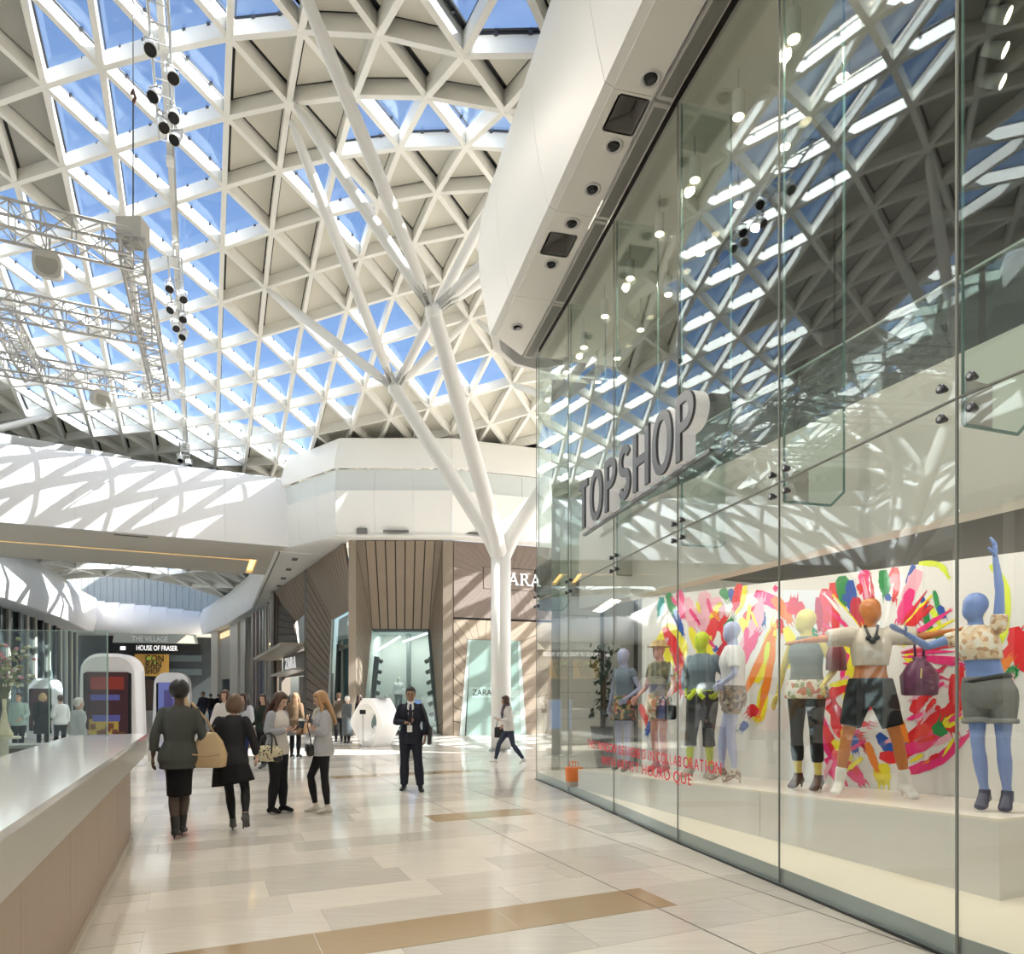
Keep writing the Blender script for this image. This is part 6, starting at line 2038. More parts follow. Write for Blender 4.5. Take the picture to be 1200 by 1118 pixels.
def limb(mb, pts, table, inf=0.0, t1=2.0, t0=0.0, sc=1.0, n=12, flare=0.0):
    a, b, c = [V(p) for p in pts]
    secs = []
    def at(t): return lerp(a, b, t) if t <= 1 else lerp(b, c, t - 1)
    def rad(t):
        for (x, y) in zip(table, table[1:]):
            if x[0] <= t <= y[0]: return x[1] + (y[1] - x[1]) * (t - x[0]) / (y[0] - x[0])
        return table[-1][1]
    ts = sorted(set([t0] + [x[0] for x in table if t0 < x[0] < t1] + [t1]))
    ps = [at(t) for t in ts]
    mb.tube(ps, [rad(t) * sc + inf + flare * max(0, t - 1) for t in ts], n)
    mb.ball(at(t0), rad(t0) * sc + inf, 10, 8)
def hand(mb, wr, d, pn_, side, curl=.5, grip=False):
    """palm and five fingers; d points along the hand, pn_ is the way the palm faces, side +1 puts the thumb on the +w side"""
    d = V(d).normalized(); pn_ = V(pn_); pn_ = (pn_ - d * d.dot(pn_)).normalized()
    w = d.cross(pn_) * side
    c0, c1 = wr - d * .005, wr + d * .085
    palm = [(c0, .024, .017), (wr + d * .025, .034, .016), (wr + d * .06, .041, .015), (c1, .038, .012)]
    mb.loft(palm, 10, w)
    for k, (o, l) in enumerate(((-.030, .058), (-.010, .072), (.010, .078), (.030, .070))):
        b = wr + d * .078 + w * o
        cu = curl * (1.15 - .1 * k)
        p1 = b + (d * math.cos(cu * .6) + pn_ * math.sin(cu * .6)) * l * .5
        p2 = p1 + (d * math.cos(cu * 1.5) + pn_ * math.sin(cu * 1.5)) * l * .32
        p3 = p2 + (d * math.cos(cu * 2.2) + pn_ * math.sin(cu * 2.2)) * l * .22
        mb.tube([b, p1, p2, p3], [.0095, .009, .008, .0055], 7)
    tb = wr + d * .028 + w * .030
    t1_ = tb + (d * .6 + w * .7 + pn_ * .35).normalized() * .036
    t2_ = t1_ + (d * .85 + w * .25 + pn_ * .45).normalized() * .028
    mb.tube([tb - w * .01, tb, t1_, t2_], [.012, .012, .0105, .007], 7)
def head_R(J): return Matrix.Rotation(J.get('yaw', 0), 3, 'Z') @ Matrix.Rotation(J.get('pitch', 0), 3, 'X')
def add_head(mb, J, face=True):
    h = jget(J, 'head'); R = head_R(J)
    f = lambda *c: h + R @ V(c)
    mb.ball(f(0, -.008, .025), (.076, .094, .092), 16, 12, R)
    mb.ball(f(0, .022, -.045), (.056, .062, .066), 14, 10, R)
    mb.ball(f(0, .005, -.01), (.068, .085, .09), 14, 10, R)
    if face:
        mb.loft([(f(0, .080, .015), .008, .006), (f(0, .096, -.012), .011, .010), (f(0, .106, -.026), .015, .012), (f(0, .090, -.036), .014, .008)], 10, R @ V((1, 0, 0)))
        mb.ball(f(0, .058, -.088), (.026, .024, .020), 10, 8, R)
        for s in (-1, 1): mb.ball(f(s * .076, -.005, -.012), (.010, .020, .032), 10, 8, R)
    else:
        mb.ball(f(0, .045, -.03), (.05, .048, .07), 12, 10, R)
def foot(mb, ank, toe, inf=0.0, heel_h=None):
    ank, toe = V(ank), V(toe)
    d = toe - ank; fl = V((d.x, d.y, 0)).normalized() if V((d.x, d.y, 0)).length > .02 else V((0, 1, 0))
    lat = V((fl.y, -fl.x, 0))
    hl = ank - fl * .045 - V((0, 0, .045))
    ball_ = lerp(ank, toe, .68); ball_.z = toe.z + .012
    mb.loft([(hl - fl * .018, .016 + inf, .016 + inf), (hl, .030 + inf, .030 + inf), (ank + V((0, 0, -.025)) + fl * .02, .034 + inf, .036 + inf), (lerp(ank, ball_, .62) + V((0, 0, -.006)), .037 + inf, .028 + inf), (ball_, .042 + inf, .020 + inf), (lerp(ball_, toe, .7), .036 + inf, .016 + inf), (toe, .018 + inf, .010 + inf)], 12, lat)
    mb.tube([ank + V((0, 0, .03)), ank - V((0, 0, .03))], [.034 + inf, .036 + inf], 10)
def toe_of(J, s):
    a = jget(J, 'ank' + s)
    return V(J['toe' + s]) if 'toe' + s in J else V((a.x * 1.15, a.y + .155, .022))

def figure(name, label, cat, loc, rz, H, J, skin, wear=(), group=None, face=True, hair=None, vox=.013, bare_head=True, hands=None, female=True, lod=False):
    t = empty(name, loc, rz, label, cat, group)
    s = H / 1.70
    t.scale = (s, s, s)
    mb = mm()
    wide = J.get('wide', 1.0)
    add_torso(mb, J, .80, 1.54, 0, wide=wide, bust=.012 if female else 0)
    for sd in 'LR':
        limb(mb, [jget(J, 'hip' + sd), jget(J, 'knee' + sd), jget(J, 'ank' + sd)], LEG, sc=J.get('legw', 1))
        limb(mb, [jget(J, 'sh' + sd), jget(J, 'el' + sd), jget(J, 'wr' + sd)], ARM, sc=J.get('armw', 1))
        foot(mb, jget(J, 'ank' + sd), toe_of(J, sd))
    add_head(mb, J, face)
    me = remesh(mb, vox, 4, 'body')
    # hands keep their separate fingers
    hb = mm()
    for sd in 'LR':
        wr, el = jget(J, 'wr' + sd), jget(J, 'el' + sd)
        hd = (hands or {}).get(sd, {})
        d = V(hd.get('d', (wr - el)))
        pn_ = V(hd.get('n', (1 if sd == 'L' else -1, .0, 0)))
        hand(hb, wr, d, pn_, hd.get('t', 1 if sd == 'L' else -1), hd.get('curl', .45))
    bm = bmesh.new(); bm.from_mesh(me)
    h2 = hb.mesh('hands', [], True)
    bm.from_mesh(h2)
    bmesh.ops.recalc_face_normals(bm, faces=bm.faces)
    bm.to_mesh(me); bm.free()
    bpy.data.meshes.remove(h2)
    me.polygons.foreach_set('use_smooth', [True] * len(me.polygons))
    me.materials.append(skin)
    link_mesh('body', me, t)
    R = head_R(J); h = jget(J, 'head')
    f = lambda *c: h + R @ V(c)
    if face:
        for sx in (-1, 1):
            e = mm(); e.ball(f(sx * .030, .079, .004), (.012, .008, .007), 8, 6, R); e.build('eye', mat('eye_dark', (.02, .015, .01), .2), t, True)
            e = mm(); e.ball(f(sx * .031, .083, .022), (.019, .006, .004), 8, 6, R); e.build('eyebrow', hair[1] if hair else black_m, t, True)
        e = mm(); e.ball(f(0, .084, -.058), (.022, .007, .006), 10, 6, R); e.build('mouth', mat('lip_red', (.35, .10, .09), .4), t, True)
    if hair:
        st, hm = hair
        hb = mm()
        if st == 'afro':
            hb.ball(f(0, -.028, .045), (.105, .115, .112), 16, 12, R)
        else:
            hb.ball(f(0, -.026, .034), (.087, .098, .098), 16, 12, R)
        if st == 'short':
            hb.ball(f(0, -.045, -.01), (.078, .065, .07), 14, 10, R)
            hb.ball(f(0, -.006, .074), (.077, .084, .052), 14, 10, R)
        if st in ('long', 'bob', 'pony'):
            hb.ball(f(0, -.004, .071), (.079, .087, .056), 14, 10, R)
            hb.ball(f(0, -.04, .0), (.090, .078, .10), 14, 10, R)
        if st == 'bob':
            hb.ball(f(0, -.035, -.02), (.112, .095, .11), 14, 10, R)
            for sx in (-1, 1): hb.ball(f(sx * .082, .01, -.03), (.032, .055, .085), 10, 8, R)
        if st == 'long':
            lg_ = [(f(0, -.055, .02), .088, .055), (f(0, -.075, -.10), .105, .050), (V(f(0, -.085, -.21)), .115, .045), (V(f(0, -.095, -.33)), .10, .035), (V(f(0, -.095, -.40)), .05, .02)]
            hb.loft(lg_, 14, R @ V((1, 0, 0)))
            for sx in (-1, 1):
                hb.tube([f(sx * .070, .02, .07), f(sx * .084, .025, -.02), f(sx * .095, .02, -.12), f(sx * .105, .055, -.24), f(sx * .10, .075, -.33), f(sx * .09, .075, -.38)], [.02, .026, .03, .034, .026, .008], 8)
        if st == 'pony':
            hb.tube([f(0, -.11, .05), f(0, -.16, .02), f(0, -.17, -.08), f(0, -.15, -.2)], [.03, .035, .032, .008], 8)
        hm_ = remesh(hb, max(.011, vox * .85), 3, 'hair')
        hm_.materials.append(hm)
        link_mesh('hair', hm_, t)
    for w in wear:
        kind, nm, m, k = w
        if kind == 'top':
            cb = mm()
            add_torso(cb, J, k.get('z0', .84), k.get('z1', 1.445), k.get('inf', .016), k.get('flare', 0), wide, k.get('deep', 1.0), .014 if female else 0)
            sl = k.get('sleeve', 1.9)
            if sl > 0:
                for sd in k.get('sides', 'LR'):
                    limb(cb, [jget(J, 'sh' + sd), jget(J, 'el' + sd), jget(J, 'wr' + sd)], ARM, inf=k.get('sinf', k.get('inf', .016)), t1=sl, sc=J.get('armw', 1), flare=k.get('sflare', 0))
            g = remesh(cb, vox, k.get('smooth', 4), nm)
        elif kind == 'legs':
            cb = mm()
            add_torso(cb, J, .80, k.get('z1', 1.03), k.get('inf', .010))
            for sd in 'LR':
                limb(cb, [jget(J, 'hip' + sd), jget(J, 'knee' + sd), jget(J, 'ank' + sd)], LEG, inf=k.get('inf', .010), t1=k.get('t1', 1.95), sc=J.get('legw', 1), flare=k.get('flare', 0))
            g = remesh(cb, vox, 4, nm)
        elif kind == 'socks':
            cb = mm()
            for sd in 'LR':
                limb(cb, [jget(J, 'hip' + sd), jget(J, 'knee' + sd), jget(J, 'ank' + sd)], LEG, inf=k.get('inf', .005), t0=k.get('t0', 1.3), t1=2.0)
                foot(cb, jget(J, 'ank' + sd), toe_of(J, sd), .004)
            g = remesh(cb, vox, 3, nm)
        elif kind == 'skirt':
            cb = mm()
            z1, z0 = k.get('z1', 1.02), k.get('z0', .5)
            kn = (jget(J, 'kneeL') + jget(J, 'kneeR')) / 2
            secs = []
            for q in range(9):
                u = q / 8
                z = z1 + (z0 - z1) * u
                c = torso_c(J, z)
                if z < .85: c = c + V((kn.x - c.x, kn.y - c.y, 0)) * min(1, (.85 - z) / .4) * .8
                rx = k.get('rx1', .145) + (k.get('rx0', .19) - k.get('rx1', .145)) * u ** .7
                ry = k.get('ry1', .112) + (k.get('ry0', .15) - k.get('ry1', .112)) * u ** .7
                secs.append((c, rx, ry))
            cb.loft(secs, 28)
            if k.get('wavy'):
                n = 28
                for i in range(len(secs)):
                    for q in range(n):
                        c = V(secs[i][0]); p = cb.v[i * n + q]
                        cb.v[i * n + q] = c + (p - c) * (1 + .05 * math.sin(q * 7 * 2 * math.pi / n) * (i / 8))
            g = cb.mesh(nm, [], True)
        elif kind == 'shoes':
            for sd in 'LR':
                cb = mm()
                a, to = jget(J, 'ank' + sd), toe_of(J, sd)
                foot(cb, a, to, .008)
                if k.get('boot'): limb(cb, [jget(J, 'hip' + sd), jget(J, 'knee' + sd), a], LEG, inf=.010, t0=k['boot'], t1=2.0)
                if k.get('heel'):
                    d = to - a; fl = V((d.x, d.y, 0)).normalized()
                    hp = a - fl * .05 - V((0, 0, .05))
                    cb.tube([hp, V((hp.x, hp.y, max(.002, to.z - .02)))], [.018, .010], 8)
                else:
                    pass
                gg = remesh(cb, min(vox, .011), 2, 'shoe')
                gg.materials.append(m)
                link_mesh(nm if nm != 'shoes' else 'shoe', gg, t)
            continue
        elif kind == 'mesh':
            cb = mm(); k['fn'](cb, J, f)
            g = remesh(cb, vox * .8, 2, nm) if k.get('remesh') else cb.mesh(nm, [], k.get('smooth', True))
        if len(g.materials) == 0: g.materials.append(m)
        link_mesh(nm, g, t)
    return t
def world_of(t, p):
    s = t.scale[0]
    return V(t.location) + Matrix.Rotation(t.rotation_euler.z, 3, 'Z') @ (V(p) * s)

sk_dark = mat('skin_dark', (.10, .055, .035), .5)
sk_brown = mat('skin_brown', (.33, .19, .125), .5)
sk_pale = mat('skin_pale', (.62, .40, .30), .5)
cl = lambda n, c=(.5, .5, .5), r=.8: mat('cloth_' + n, c, r, spec=.2, bump=(90, .25))
h_black = mat('hair_black', (.012, .010, .009), .45)
h_brown = mat('hair_brown', (.075, .035, .02), .45)
h_dbrown = mat('hair_dark_brown', (.045, .022, .014), .45)
h_blond = mat('hair_blond', (.42, .24, .11), .45)
h_lblond = mat('hair_light_blond', (.52, .36, .18), .45)
h_grey = mat('hair_white', (.70, .68, .65), .6)
blk = cl('black', (.012, .012, .014)); leg_blk = cl('black_legs', (.014, .014, .016), .7)
tights = cl('tights_sheer', (.10, .075, .065), .6)
leather_b = mat('leather_black', (.014, .013, .013), .35)

# ------------------------------------------------------------------ woman in grey, walking away
Jw = dict(kneeL=(-.06, .02, .50), ankL=(-.035, -.06, .115), toeL=(-.02, .07, .03), kneeR=(.05, .10, .50), ankR=(.02, .12, .115), toeR=(.03, .26, .03),
          hipL=(-.085, 0, .91), hipR=(.085, .01, .91), elL=(-.235, -.03, 1.14), wrL=(-.255, .0, .90), elR=(.235, -.03, 1.13), wrR=(.235, .05, .93), wide=1.04, armw=1.0)
w1 = figure('person', 'woman in grey cardigan and black skirt walking away by the counter', 'person', (-3.86, 7.92, 0), math.radians(22), 1.80, Jw, sk_dark,
            [('top', 'cardigan', cl('grey_knit', (.075, .080, .075)), dict(z0=.76, inf=.024, flare=.045, sleeve=1.75, sinf=.016)),
             ('skirt', 'skirt', blk, dict(z0=.47, rx1=.15, rx0=.125, ry1=.12, ry0=.135)), ('socks', 'tights', tights, dict(t0=.7, inf=.003)),
             ('shoes', 'shoe', leather_b, dict(heel=1, boot=1.72))], hair=('afro', h_black), vox=.011)
def tote():
    t = empty('tote_bag', world_of(w1, (.30, -.04, .86)), math.radians(10), 'large tan leather tote bag on the shoulder of the woman in grey', 'bag')
    tan = mat('leather_tan', (.52, .38, .22), .5, bump=(20, .2))
    b = mm()
    b.loft([((0, 0, -.10), .10, .17), ((0, 0, -.085), .115, .19), ((.02, 0, .05), .10, .20), ((.0, 0, .20), .06, .16), ((-.01, 0, .29), .025, .10), ((-.015, 0, .30), .02, .09)], 20, lat=(1, 0, 0), p=2.6)
    R = Matrix.Rotation(math.radians(78), 3, 'Z')
    b.v = [R @ q for q in b.v]
    b.build('bag_body', tan, t, True)
    d = mm()
    top_ = V(world_of(w1, (.14, -.01, 1.44))) - t.location
    Rz = Matrix.Rotation(-math.radians(10), 3, 'Z')
    top_ = Rz @ top_
    for s in (-.07, .07):
        d.tube([(s, .0, .26), lerp((s, 0, .26), top_, .5) + V((.035, 0, 0)), top_ + V((.03, s * .2, -.02)), top_ + V((-.01, s * .3, .035)), top_ + V((-.04, .05, -.02))], .014, 8)
    d.build('strap', mat('leather_tan_dark', (.40, .28, .16), .5), t, True)
    d = mm(); d.tube([(-.15, -.13, .06), (0, -.14, .04), (.15, -.13, .06)], .010, 6); d.build('zip_seam', mat('leather_tan_dark'), t)
tote()
# ------------------------------------------------------------------ woman in black jacket, walking away
Jb = dict(pelvis=(-.02, 0, .93), chest=(.0, .03, 1.28), neck=(.01, .05, 1.45), head=(.02, .08, 1.585),
          kneeL=(-.04, .05, .50), ankL=(.0, .04, .125), toeL=(-.015, .18, .03), kneeR=(.16, -.06, .52), ankR=(.20, -.36, .26), toeR=(.21, -.33, .11),
          elL=(-.25, -.02, 1.14), wrL=(-.20, .10, .98), elR=(.25, -.02, 1.13), wrR=(.27, .08, .93), wide=1.02, armw=1.0)
w2 = figure('person', 'woman with brown bob in black jacket and flared skirt walking away', 'person', (-3.40, 8.3, 0), math.radians(14), 1.66, Jb, sk_pale,
            [('top', 'jacket', cl('charcoal_jacket', (.028, .028, .032)), dict(z0=.80, inf=.022, flare=.05, sleeve=1.9, sinf=.016)),
             ('skirt', 'skirt', blk, dict(z0=.60, rx0=.25, ry0=.20, wavy=1)), ('legs', 'tights', leg_blk, dict(inf=.004, t1=2.0)),
             ('shoes', 'shoe', mat('shoe_grey_leather', (.06, .06, .062), .35), dict(heel=1))], hair=('bob', mat('hair_warm_brown', (.13, .075, .045), .5)), vox=.011)
def duffel():
    t = empty('shoulder_bag', world_of(w2, (-.25, .0, 1.0)), math.radians(14), 'black slouchy bag under the left arm of the woman in black', 'bag')
    b = mm(); b.loft([((-.06, -.20, -.03), .05, .05), ((-.06, -.16, -.02), .075, .10), ((-.06, 0, -.04), .085, .13), ((-.06, .16, -.02), .075, .10), ((-.06, .2, -.02), .05, .05)], 16)
    b.build('bag_body', leather_b, t, True)
    tp_ = V((.14, .02, .41))
    d = mm(); d.tube([(-.06, -.14, .06), lerp((-.06, -.14, .06), tp_, .6) + V((-.03, -.05, 0)), tp_, lerp((-.06, .14, .06), tp_, .6) + V((-.03, .05, 0)), (-.06, .14, .06)], .012, 8)
    d.build('strap', leather_b, t, True)
duffel()
# ------------------------------------------------------------------ two girls facing one another
Jp = dict(hipL=(-.08, 0, .89), hipR=(.08, 0, .89), kneeL=(-.07, .03, .48), ankL=(-.08, .03, .085), kneeR=(.075, .0, .48), ankR=(.085, -.05, .085),
          elL=(-.225, -.01, 1.13), wrL=(-.10, .22, 1.13), elR=(.225, -.02, 1.13), wrR=(.07, .20, 1.17), pitch=-.42, head=(0, .045, 1.575), legw=1.12)
w3 = figure('person', 'brown-haired girl in pale grey cardigan looking at her phone', 'person', (-3.30, 9.62, 0), math.radians(-104), 1.70, Jp, sk_pale,
            [('top', 'blouse', cl('off_white', (.72, .68, .64)), dict(z0=.82, inf=.018, flare=.02, sleeve=0)),
             ('mesh', 'cardigan', cl('grey_marl', (.36, .37, .42)), dict(remesh=1, fn=lambda cb, J, f: (add_torso(cb, {**J, 'pelvis': (0, -.022, .93), 'chest': (0, -.022, 1.28), 'neck': (0, -.02, 1.45)}, .86, 1.44, .020, .02), [limb(cb, [jget(J, 'sh' + s), jget(J, 'el' + s), jget(J, 'wr' + s)], ARM, inf=.022, t1=1.88) for s in 'LR']))),
             ('legs', 'trousers', leg_blk, dict(inf=.014)), ('shoes', 'shoe', blk, {})], hair=('long', h_brown), vox=.011,
            hands=dict(L=dict(d=(.45, .85, .1), n=(.3, 0, 1), curl=1.0, t=-1), R=dict(d=(-.35, .9, .1), n=(-.3, 0, 1), curl=.9, t=1)))
def handbag():
    t = empty('handbag', world_of(w3, (.29, .04, .84)), math.radians(-104), 'cream and black patterned handbag on the arm of the girl with phone', 'bag')
    pm = mat('bag_cream_print', (.62, .55, .36), .5)
    nt = pm.node_tree; vz = nt.nodes.new('ShaderNodeTexVoronoi'); vz.inputs['Scale'].default_value = 26
    tcn = nt.nodes.new('ShaderNodeTexCoord'); cr = nt.nodes.new('ShaderNodeValToRGB')
    cr.color_ramp.elements[0].position = .30; cr.color_ramp.elements[0].color = (.05, .045, .03, 1); cr.color_ramp.elements[1].position = .38; cr.color_ramp.elements[1].color = (.64, .57, .38, 1)
    nt.links.new(tcn.outputs['Object'], vz.inputs['Vector']); nt.links.new(vz.outputs['Distance'], cr.inputs['Fac']); nt.links.new(cr.outputs['Color'], nt.nodes['Principled BSDF'].inputs['Base Color'])
    b = mm(); b.loft([((0, -.19, -.01), .03, .03), ((0, -.185, 0), .055, .075), ((0, -.12, .015), .075, .105), ((0, 0, .02), .085, .115), ((0, .12, .015), .075, .105), ((0, .185, 0), .055, .075), ((0, .19, -.01), .03, .03)], 18, p=2.4)
    b.build('bag_body', pm, t, True)
    for s in (-1, 1):
        b = mm(); b.loft([((0, s * .192, -.05), .03, .03), ((0, s * .186, -.045), .06, .045), ((0, s * .13, -.055), .078, .05), ((0, s * .115, -.055), .05, .03)], 14); b.build('corner_patch', leather_b, t, True)
    b = mm()
    for sx in (-.07, .07):
        b.tube([(sx * 1.1, -.10, .02), (sx * .9, -.095, .12), (sx * .4, -.08, .24), (sx * .2 - .03, 0, .30), (sx * .4, .08, .24), (sx * .9, .095, .12), (sx * 1.1, .10, .02)], .011, 8)
    b.build('handle', leather_b, t, True)
    b = mm(); b.tube([(0, -.17, .09), (0, 0, .138), (0, .17, .09)], .007, 6); b.build('zip', leather_b, t)
handbag()
def phone_at(t_, p, label, rz, tilt=.9):
    t = empty('phone', world_of(t_, p), rz, label, 'phone')
    R = Matrix.Rotation(-tilt, 3, 'X')
    b = mm(); b.box((0, 0, 0), (.065, .010, .125)); b.v = [R @ q for q in b.v]; b.build('phone_body', black_gl, t)
    b = mm(); b.box((0, -.006, 0), (.057, .002, .108)); b.v = [R @ q for q in b.v]; b.build('phone_screen', mat('phone_glow', (.1, .12, .15), .1, emit=(.4, .5, .6), estr=.3), t)
phone_at(w3, (.0, .31, 1.20), 'dark phone held by the brown-haired girl in grey cardigan', math.radians(-104))
def cup():
    t = empty('paper_cup', world_of(w3, (-.09, .32, 1.19)), 0, 'dark paper coffee cup with white lid held by the girl with phone', 'cup')
    mm().tube([(0, 0, 0), (0, 0, .10)], [.032, .042], 16).build('cup_body', mat('cup_dark_teal', (.03, .06, .075), .4), t, auto=.8)
    mm().tube([(0, 0, .10), (0, 0, .115), (0, 0, .116), (0, 0, .135)], [.046, .046, .040, .038], 16).build('lid', mat('lid_white', (.85, .85, .85), .35), t, auto=.8)
cup()
Jc = dict(pelvis=(.02, 0, .93), hipL=(-.07, 0, .89), hipR=(.10, .0, .89), kneeL=(-.08, -.01, .48), ankL=(-.085, -.05, .085), kneeR=(.10, .16, .50), ankR=(.12, .09, .085),
          elL=(-.225, .02, 1.15), wrL=(.02, .175, 1.14), elR=(.225, .02, 1.15), wrR=(-.02, .15, 1.18), pitch=-.30, head=(0, .04, 1.58), legw=.95)
w4 = figure('person', 'fair-haired girl with crossed arms in pale grey top and black leggings', 'person', (-2.66, 9.62, 0), math.radians(112), 1.71, Jc, sk_pale,
            [('top', 'cardigan', cl('light_grey', (.44, .44, .47)), dict(z0=.80, inf=.020, flare=.03, sleeve=1.9, sinf=.018)),
             ('mesh', 'scarf', cl('cream_scarf', (.62, .58, .50)), dict(remesh=1, fn=lambda cb, J, f: (cb.tube([(0.06, .03, 1.47), (.03, .09, 1.42), (-.02, .10, 1.43), (-.07, .03, 1.47), (0, -.05, 1.48), (.06, .03, 1.47)], .03, 8), cb.tube([(0, .10, 1.43), (.01, .13, 1.3)], [.03, .035], 8)))),
             ('legs', 'leggings', leg_blk, dict(inf=.006, t1=1.9)), ('shoes', 'shoe', cl('shoe_pale', (.60, .57, .52), .6), {})], hair=('long', h_blond), vox=.011,
            hands=dict(L=dict(d=(.9, .1, .2), n=(0, -1, 0), curl=.8), R=dict(d=(-.9, .1, .1), n=(0, -1, 0), curl=.8)))
def crossbody():
    t = empty('crossbody_bag', world_of(w4, (.06, .165, .88)), math.radians(112), 'black crossbody bag hanging at the front of the fair-haired girl', 'bag')
    b = mm(); b.loft([((-.14, 0, 0), .03, .03), ((-.135, 0, 0), .045, .075), ((0, .01, -.005), .055, .095), ((.135, 0, 0), .045, .075), ((.14, 0, 0), .03, .03)], 16, lat=(0, 1, 0), p=2.8)
    b.build('bag_body', leather_b, t, True)
    b = mm(); b.slab([(-.12, .052, .085), (.12, .052, .085), (.11, .064, -.02), (-.11, .064, -.02)], (0, 1, 0), .008); b.build('flap', mat('leather_charcoal', (.03, .03, .034), .4), t)
    b = mm(); b.tube([(-.12, .0, .06), (-.11, .02, .2), (-.02, .045, .34), (.08, .0, .50)], .008, 6); b.build('strap', leather_b, t, True)
crossbody()
# ------------------------------------------------------------------ man in a dark suit
Jm = dict(hipL=(-.085, 0, .90), hipR=(.085, 0, .90), kneeL=(-.12, .05, .49), ankL=(-.16, .09, .085), toeL=(-.19, .24, .025), kneeR=(.10, .0, .48), ankR=(.11, -.06, .085), toeR=(.15, .09, .025),
          elL=(-.245, -.03, 1.12), wrL=(-.235, .06, .90), elR=(.245, -.02, 1.13), wrR=(.06, .23, 1.13), pitch=-.12, wide=1.12, armw=1.05)
navy = cl('navy_suit', (.022, .025, .038))
def tie_fn(cb, J, f):
    cb.loft([((0, .098, 1.425), .018, .012), ((0, .118, 1.39), .020, .010), ((0, .142, 1.28), .032, .008), ((0, .136, 1.12), .040, .007), ((0, .13, 1.06), .008, .004)], 8)
def shirt_fn(cb, J, f):
    cb.loft([((0, .075, 1.455), .050, .020), ((0, .108, 1.36), .062, .016), ((0, .125, 1.27), .05, .014), ((0, .12, 1.12), .03, .012), ((0, .118, 1.03), .02, .01)], 10)
    cb.tube([(.055, .01, 1.47), (.03, .06, 1.455), (-.03, .06, 1.455), (-.055, .01, 1.47), (0, -.05, 1.475), (.055, .01, 1.47)], .016, 8)
m1 = figure('person', 'man in dark navy suit and tie looking at his phone', 'person', (-1.75, 11.8, 0), math.radians(186), 1.79, Jm, sk_brown,
            [('top', 'jacket', navy, dict(z0=.78, inf=.022, flare=.018, sleeve=1.9, sinf=.015)), ('mesh', 'shirt', cl('white_shirt', (.78, .78, .80)), dict(fn=shirt_fn, remesh=1)),
             ('mesh', 'tie', cl('tie_dark', (.03, .03, .05), .4), dict(fn=tie_fn)), ('legs', 'trousers', navy, dict(inf=.022, flare=.012)), ('shoes', 'shoe', leather_b, {})],
            hair=('short', h_black), vox=.011, female=False, hands=dict(R=dict(d=(-.75, .5, .1), n=(0, -.2, 1), curl=1.0, t=-1)))
phone_at(m1, (.0, .33, 1.17), 'dark phone in the hand of the man in the suit', math.radians(186))
def satchel():
    t = empty('satchel', world_of(m1, (-.31, .04, .93)), math.radians(186), 'black document bag hanging at the side of the man in the suit', 'bag')
    mm().loft([((0, 0, -.17), .03, .15), ((0, 0, -.16), .04, .16), ((0, 0, .12), .035, .15), ((0, 0, .14), .025, .14)], 16, p=4).build('bag_body', leather_b, t, auto=.6)
    b = mm(); b.slab([(-.042, -.14, .13), (-.042, .14, .13), (-.05, .13, -.03), (-.05, -.13, -.03)], (-1, 0, 0), .008); b.build('flap', mat('leather_charcoal'), t)
    b = mm(); b.tube([(0, -.12, .12), (.06, -.09, .35), (.13, -.02, .53), (.10, .08, .40), (0, .12, .12)], .012, 6); b.build('strap', leather_b, t, True)
    b = mm(); b.box((-.056, .02, .03), (.006, .12, .17)); b.build('paper_edge', mat('paper_pale', (.55, .52, .48), .6), t)
satchel()
def lanyard():
    t = empty('name_badge', world_of(m1, (.01, .185, 1.03)), math.radians(186), 'white badge hanging at the waist of the man in the suit', 'badge')
    mm().box((0, 0, 0), (.085, .006, .115)).build('card', mat('badge_white', (.82, .82, .82), .4), t)
    mm().box((0, .004, .075), (.02, .006, .03)).build('clip', steel, t)
lanyard()
# ------------------------------------------------------------------ woman striding past the column
Js = dict(pelvis=(0, 0, .91), chest=(0, .03, 1.26), neck=(0, .06, 1.43), head=(0, .10, 1.56), hipL=(-.08, -.02, .87), hipR=(.08, .02, .87), kneeL=(-.08, -.10, .48), ankL=(-.07, -.36, .13), toeL=(-.075, -.24, .025),
          kneeR=(.08, .25, .50), ankR=(.08, .34, .10), toeR=(.08, .49, .055), elL=(-.21, .0, 1.10), wrL=(-.15, .22, 1.08), elR=(.21, -.02, 1.11), wrR=(.19, .14, .96), pitch=-.1)
w5 = figure('person', 'woman in white jacket and jeans striding past the white column', 'person', (-.07, 16.4, 0), math.radians(88), 1.66, Js, sk_pale,
            [('top', 'jacket', cl('white_jacket', (.66, .63, .60)), dict(z0=.84, inf=.024, sleeve=1.9, sinf=.018)), ('legs', 'jeans', cl('denim_dark', (.045, .055, .085)), dict(inf=.010)),
             ('mesh', 'scarf', cl('scarf_violet', (.16, .14, .24)), dict(remesh=1, fn=lambda cb, J, f: (cb.tube([(.06, .09, 1.45), (.02, .15, 1.42), (-.05, .12, 1.44), (-.06, .03, 1.46), (.0, .0, 1.47), (.06, .09, 1.45)], .033, 8), cb.tube([(0, .14, 1.42), (-.02, .17, 1.25), (-.01, .15, 1.1)], [.035, .045, .04], 8)))),
             ('shoes', 'shoe', cl('trainer_white', (.72, .70, .68), .6), {})], hair=('long', h_brown), vox=.012,
            hands=dict(L=dict(d=(.1, .9, .3), n=(.2, 0, 1), curl=.9)))
phone_at(w5, (-.14, .33, 1.13), 'dark phone held out by the woman striding past the column', math.radians(88))
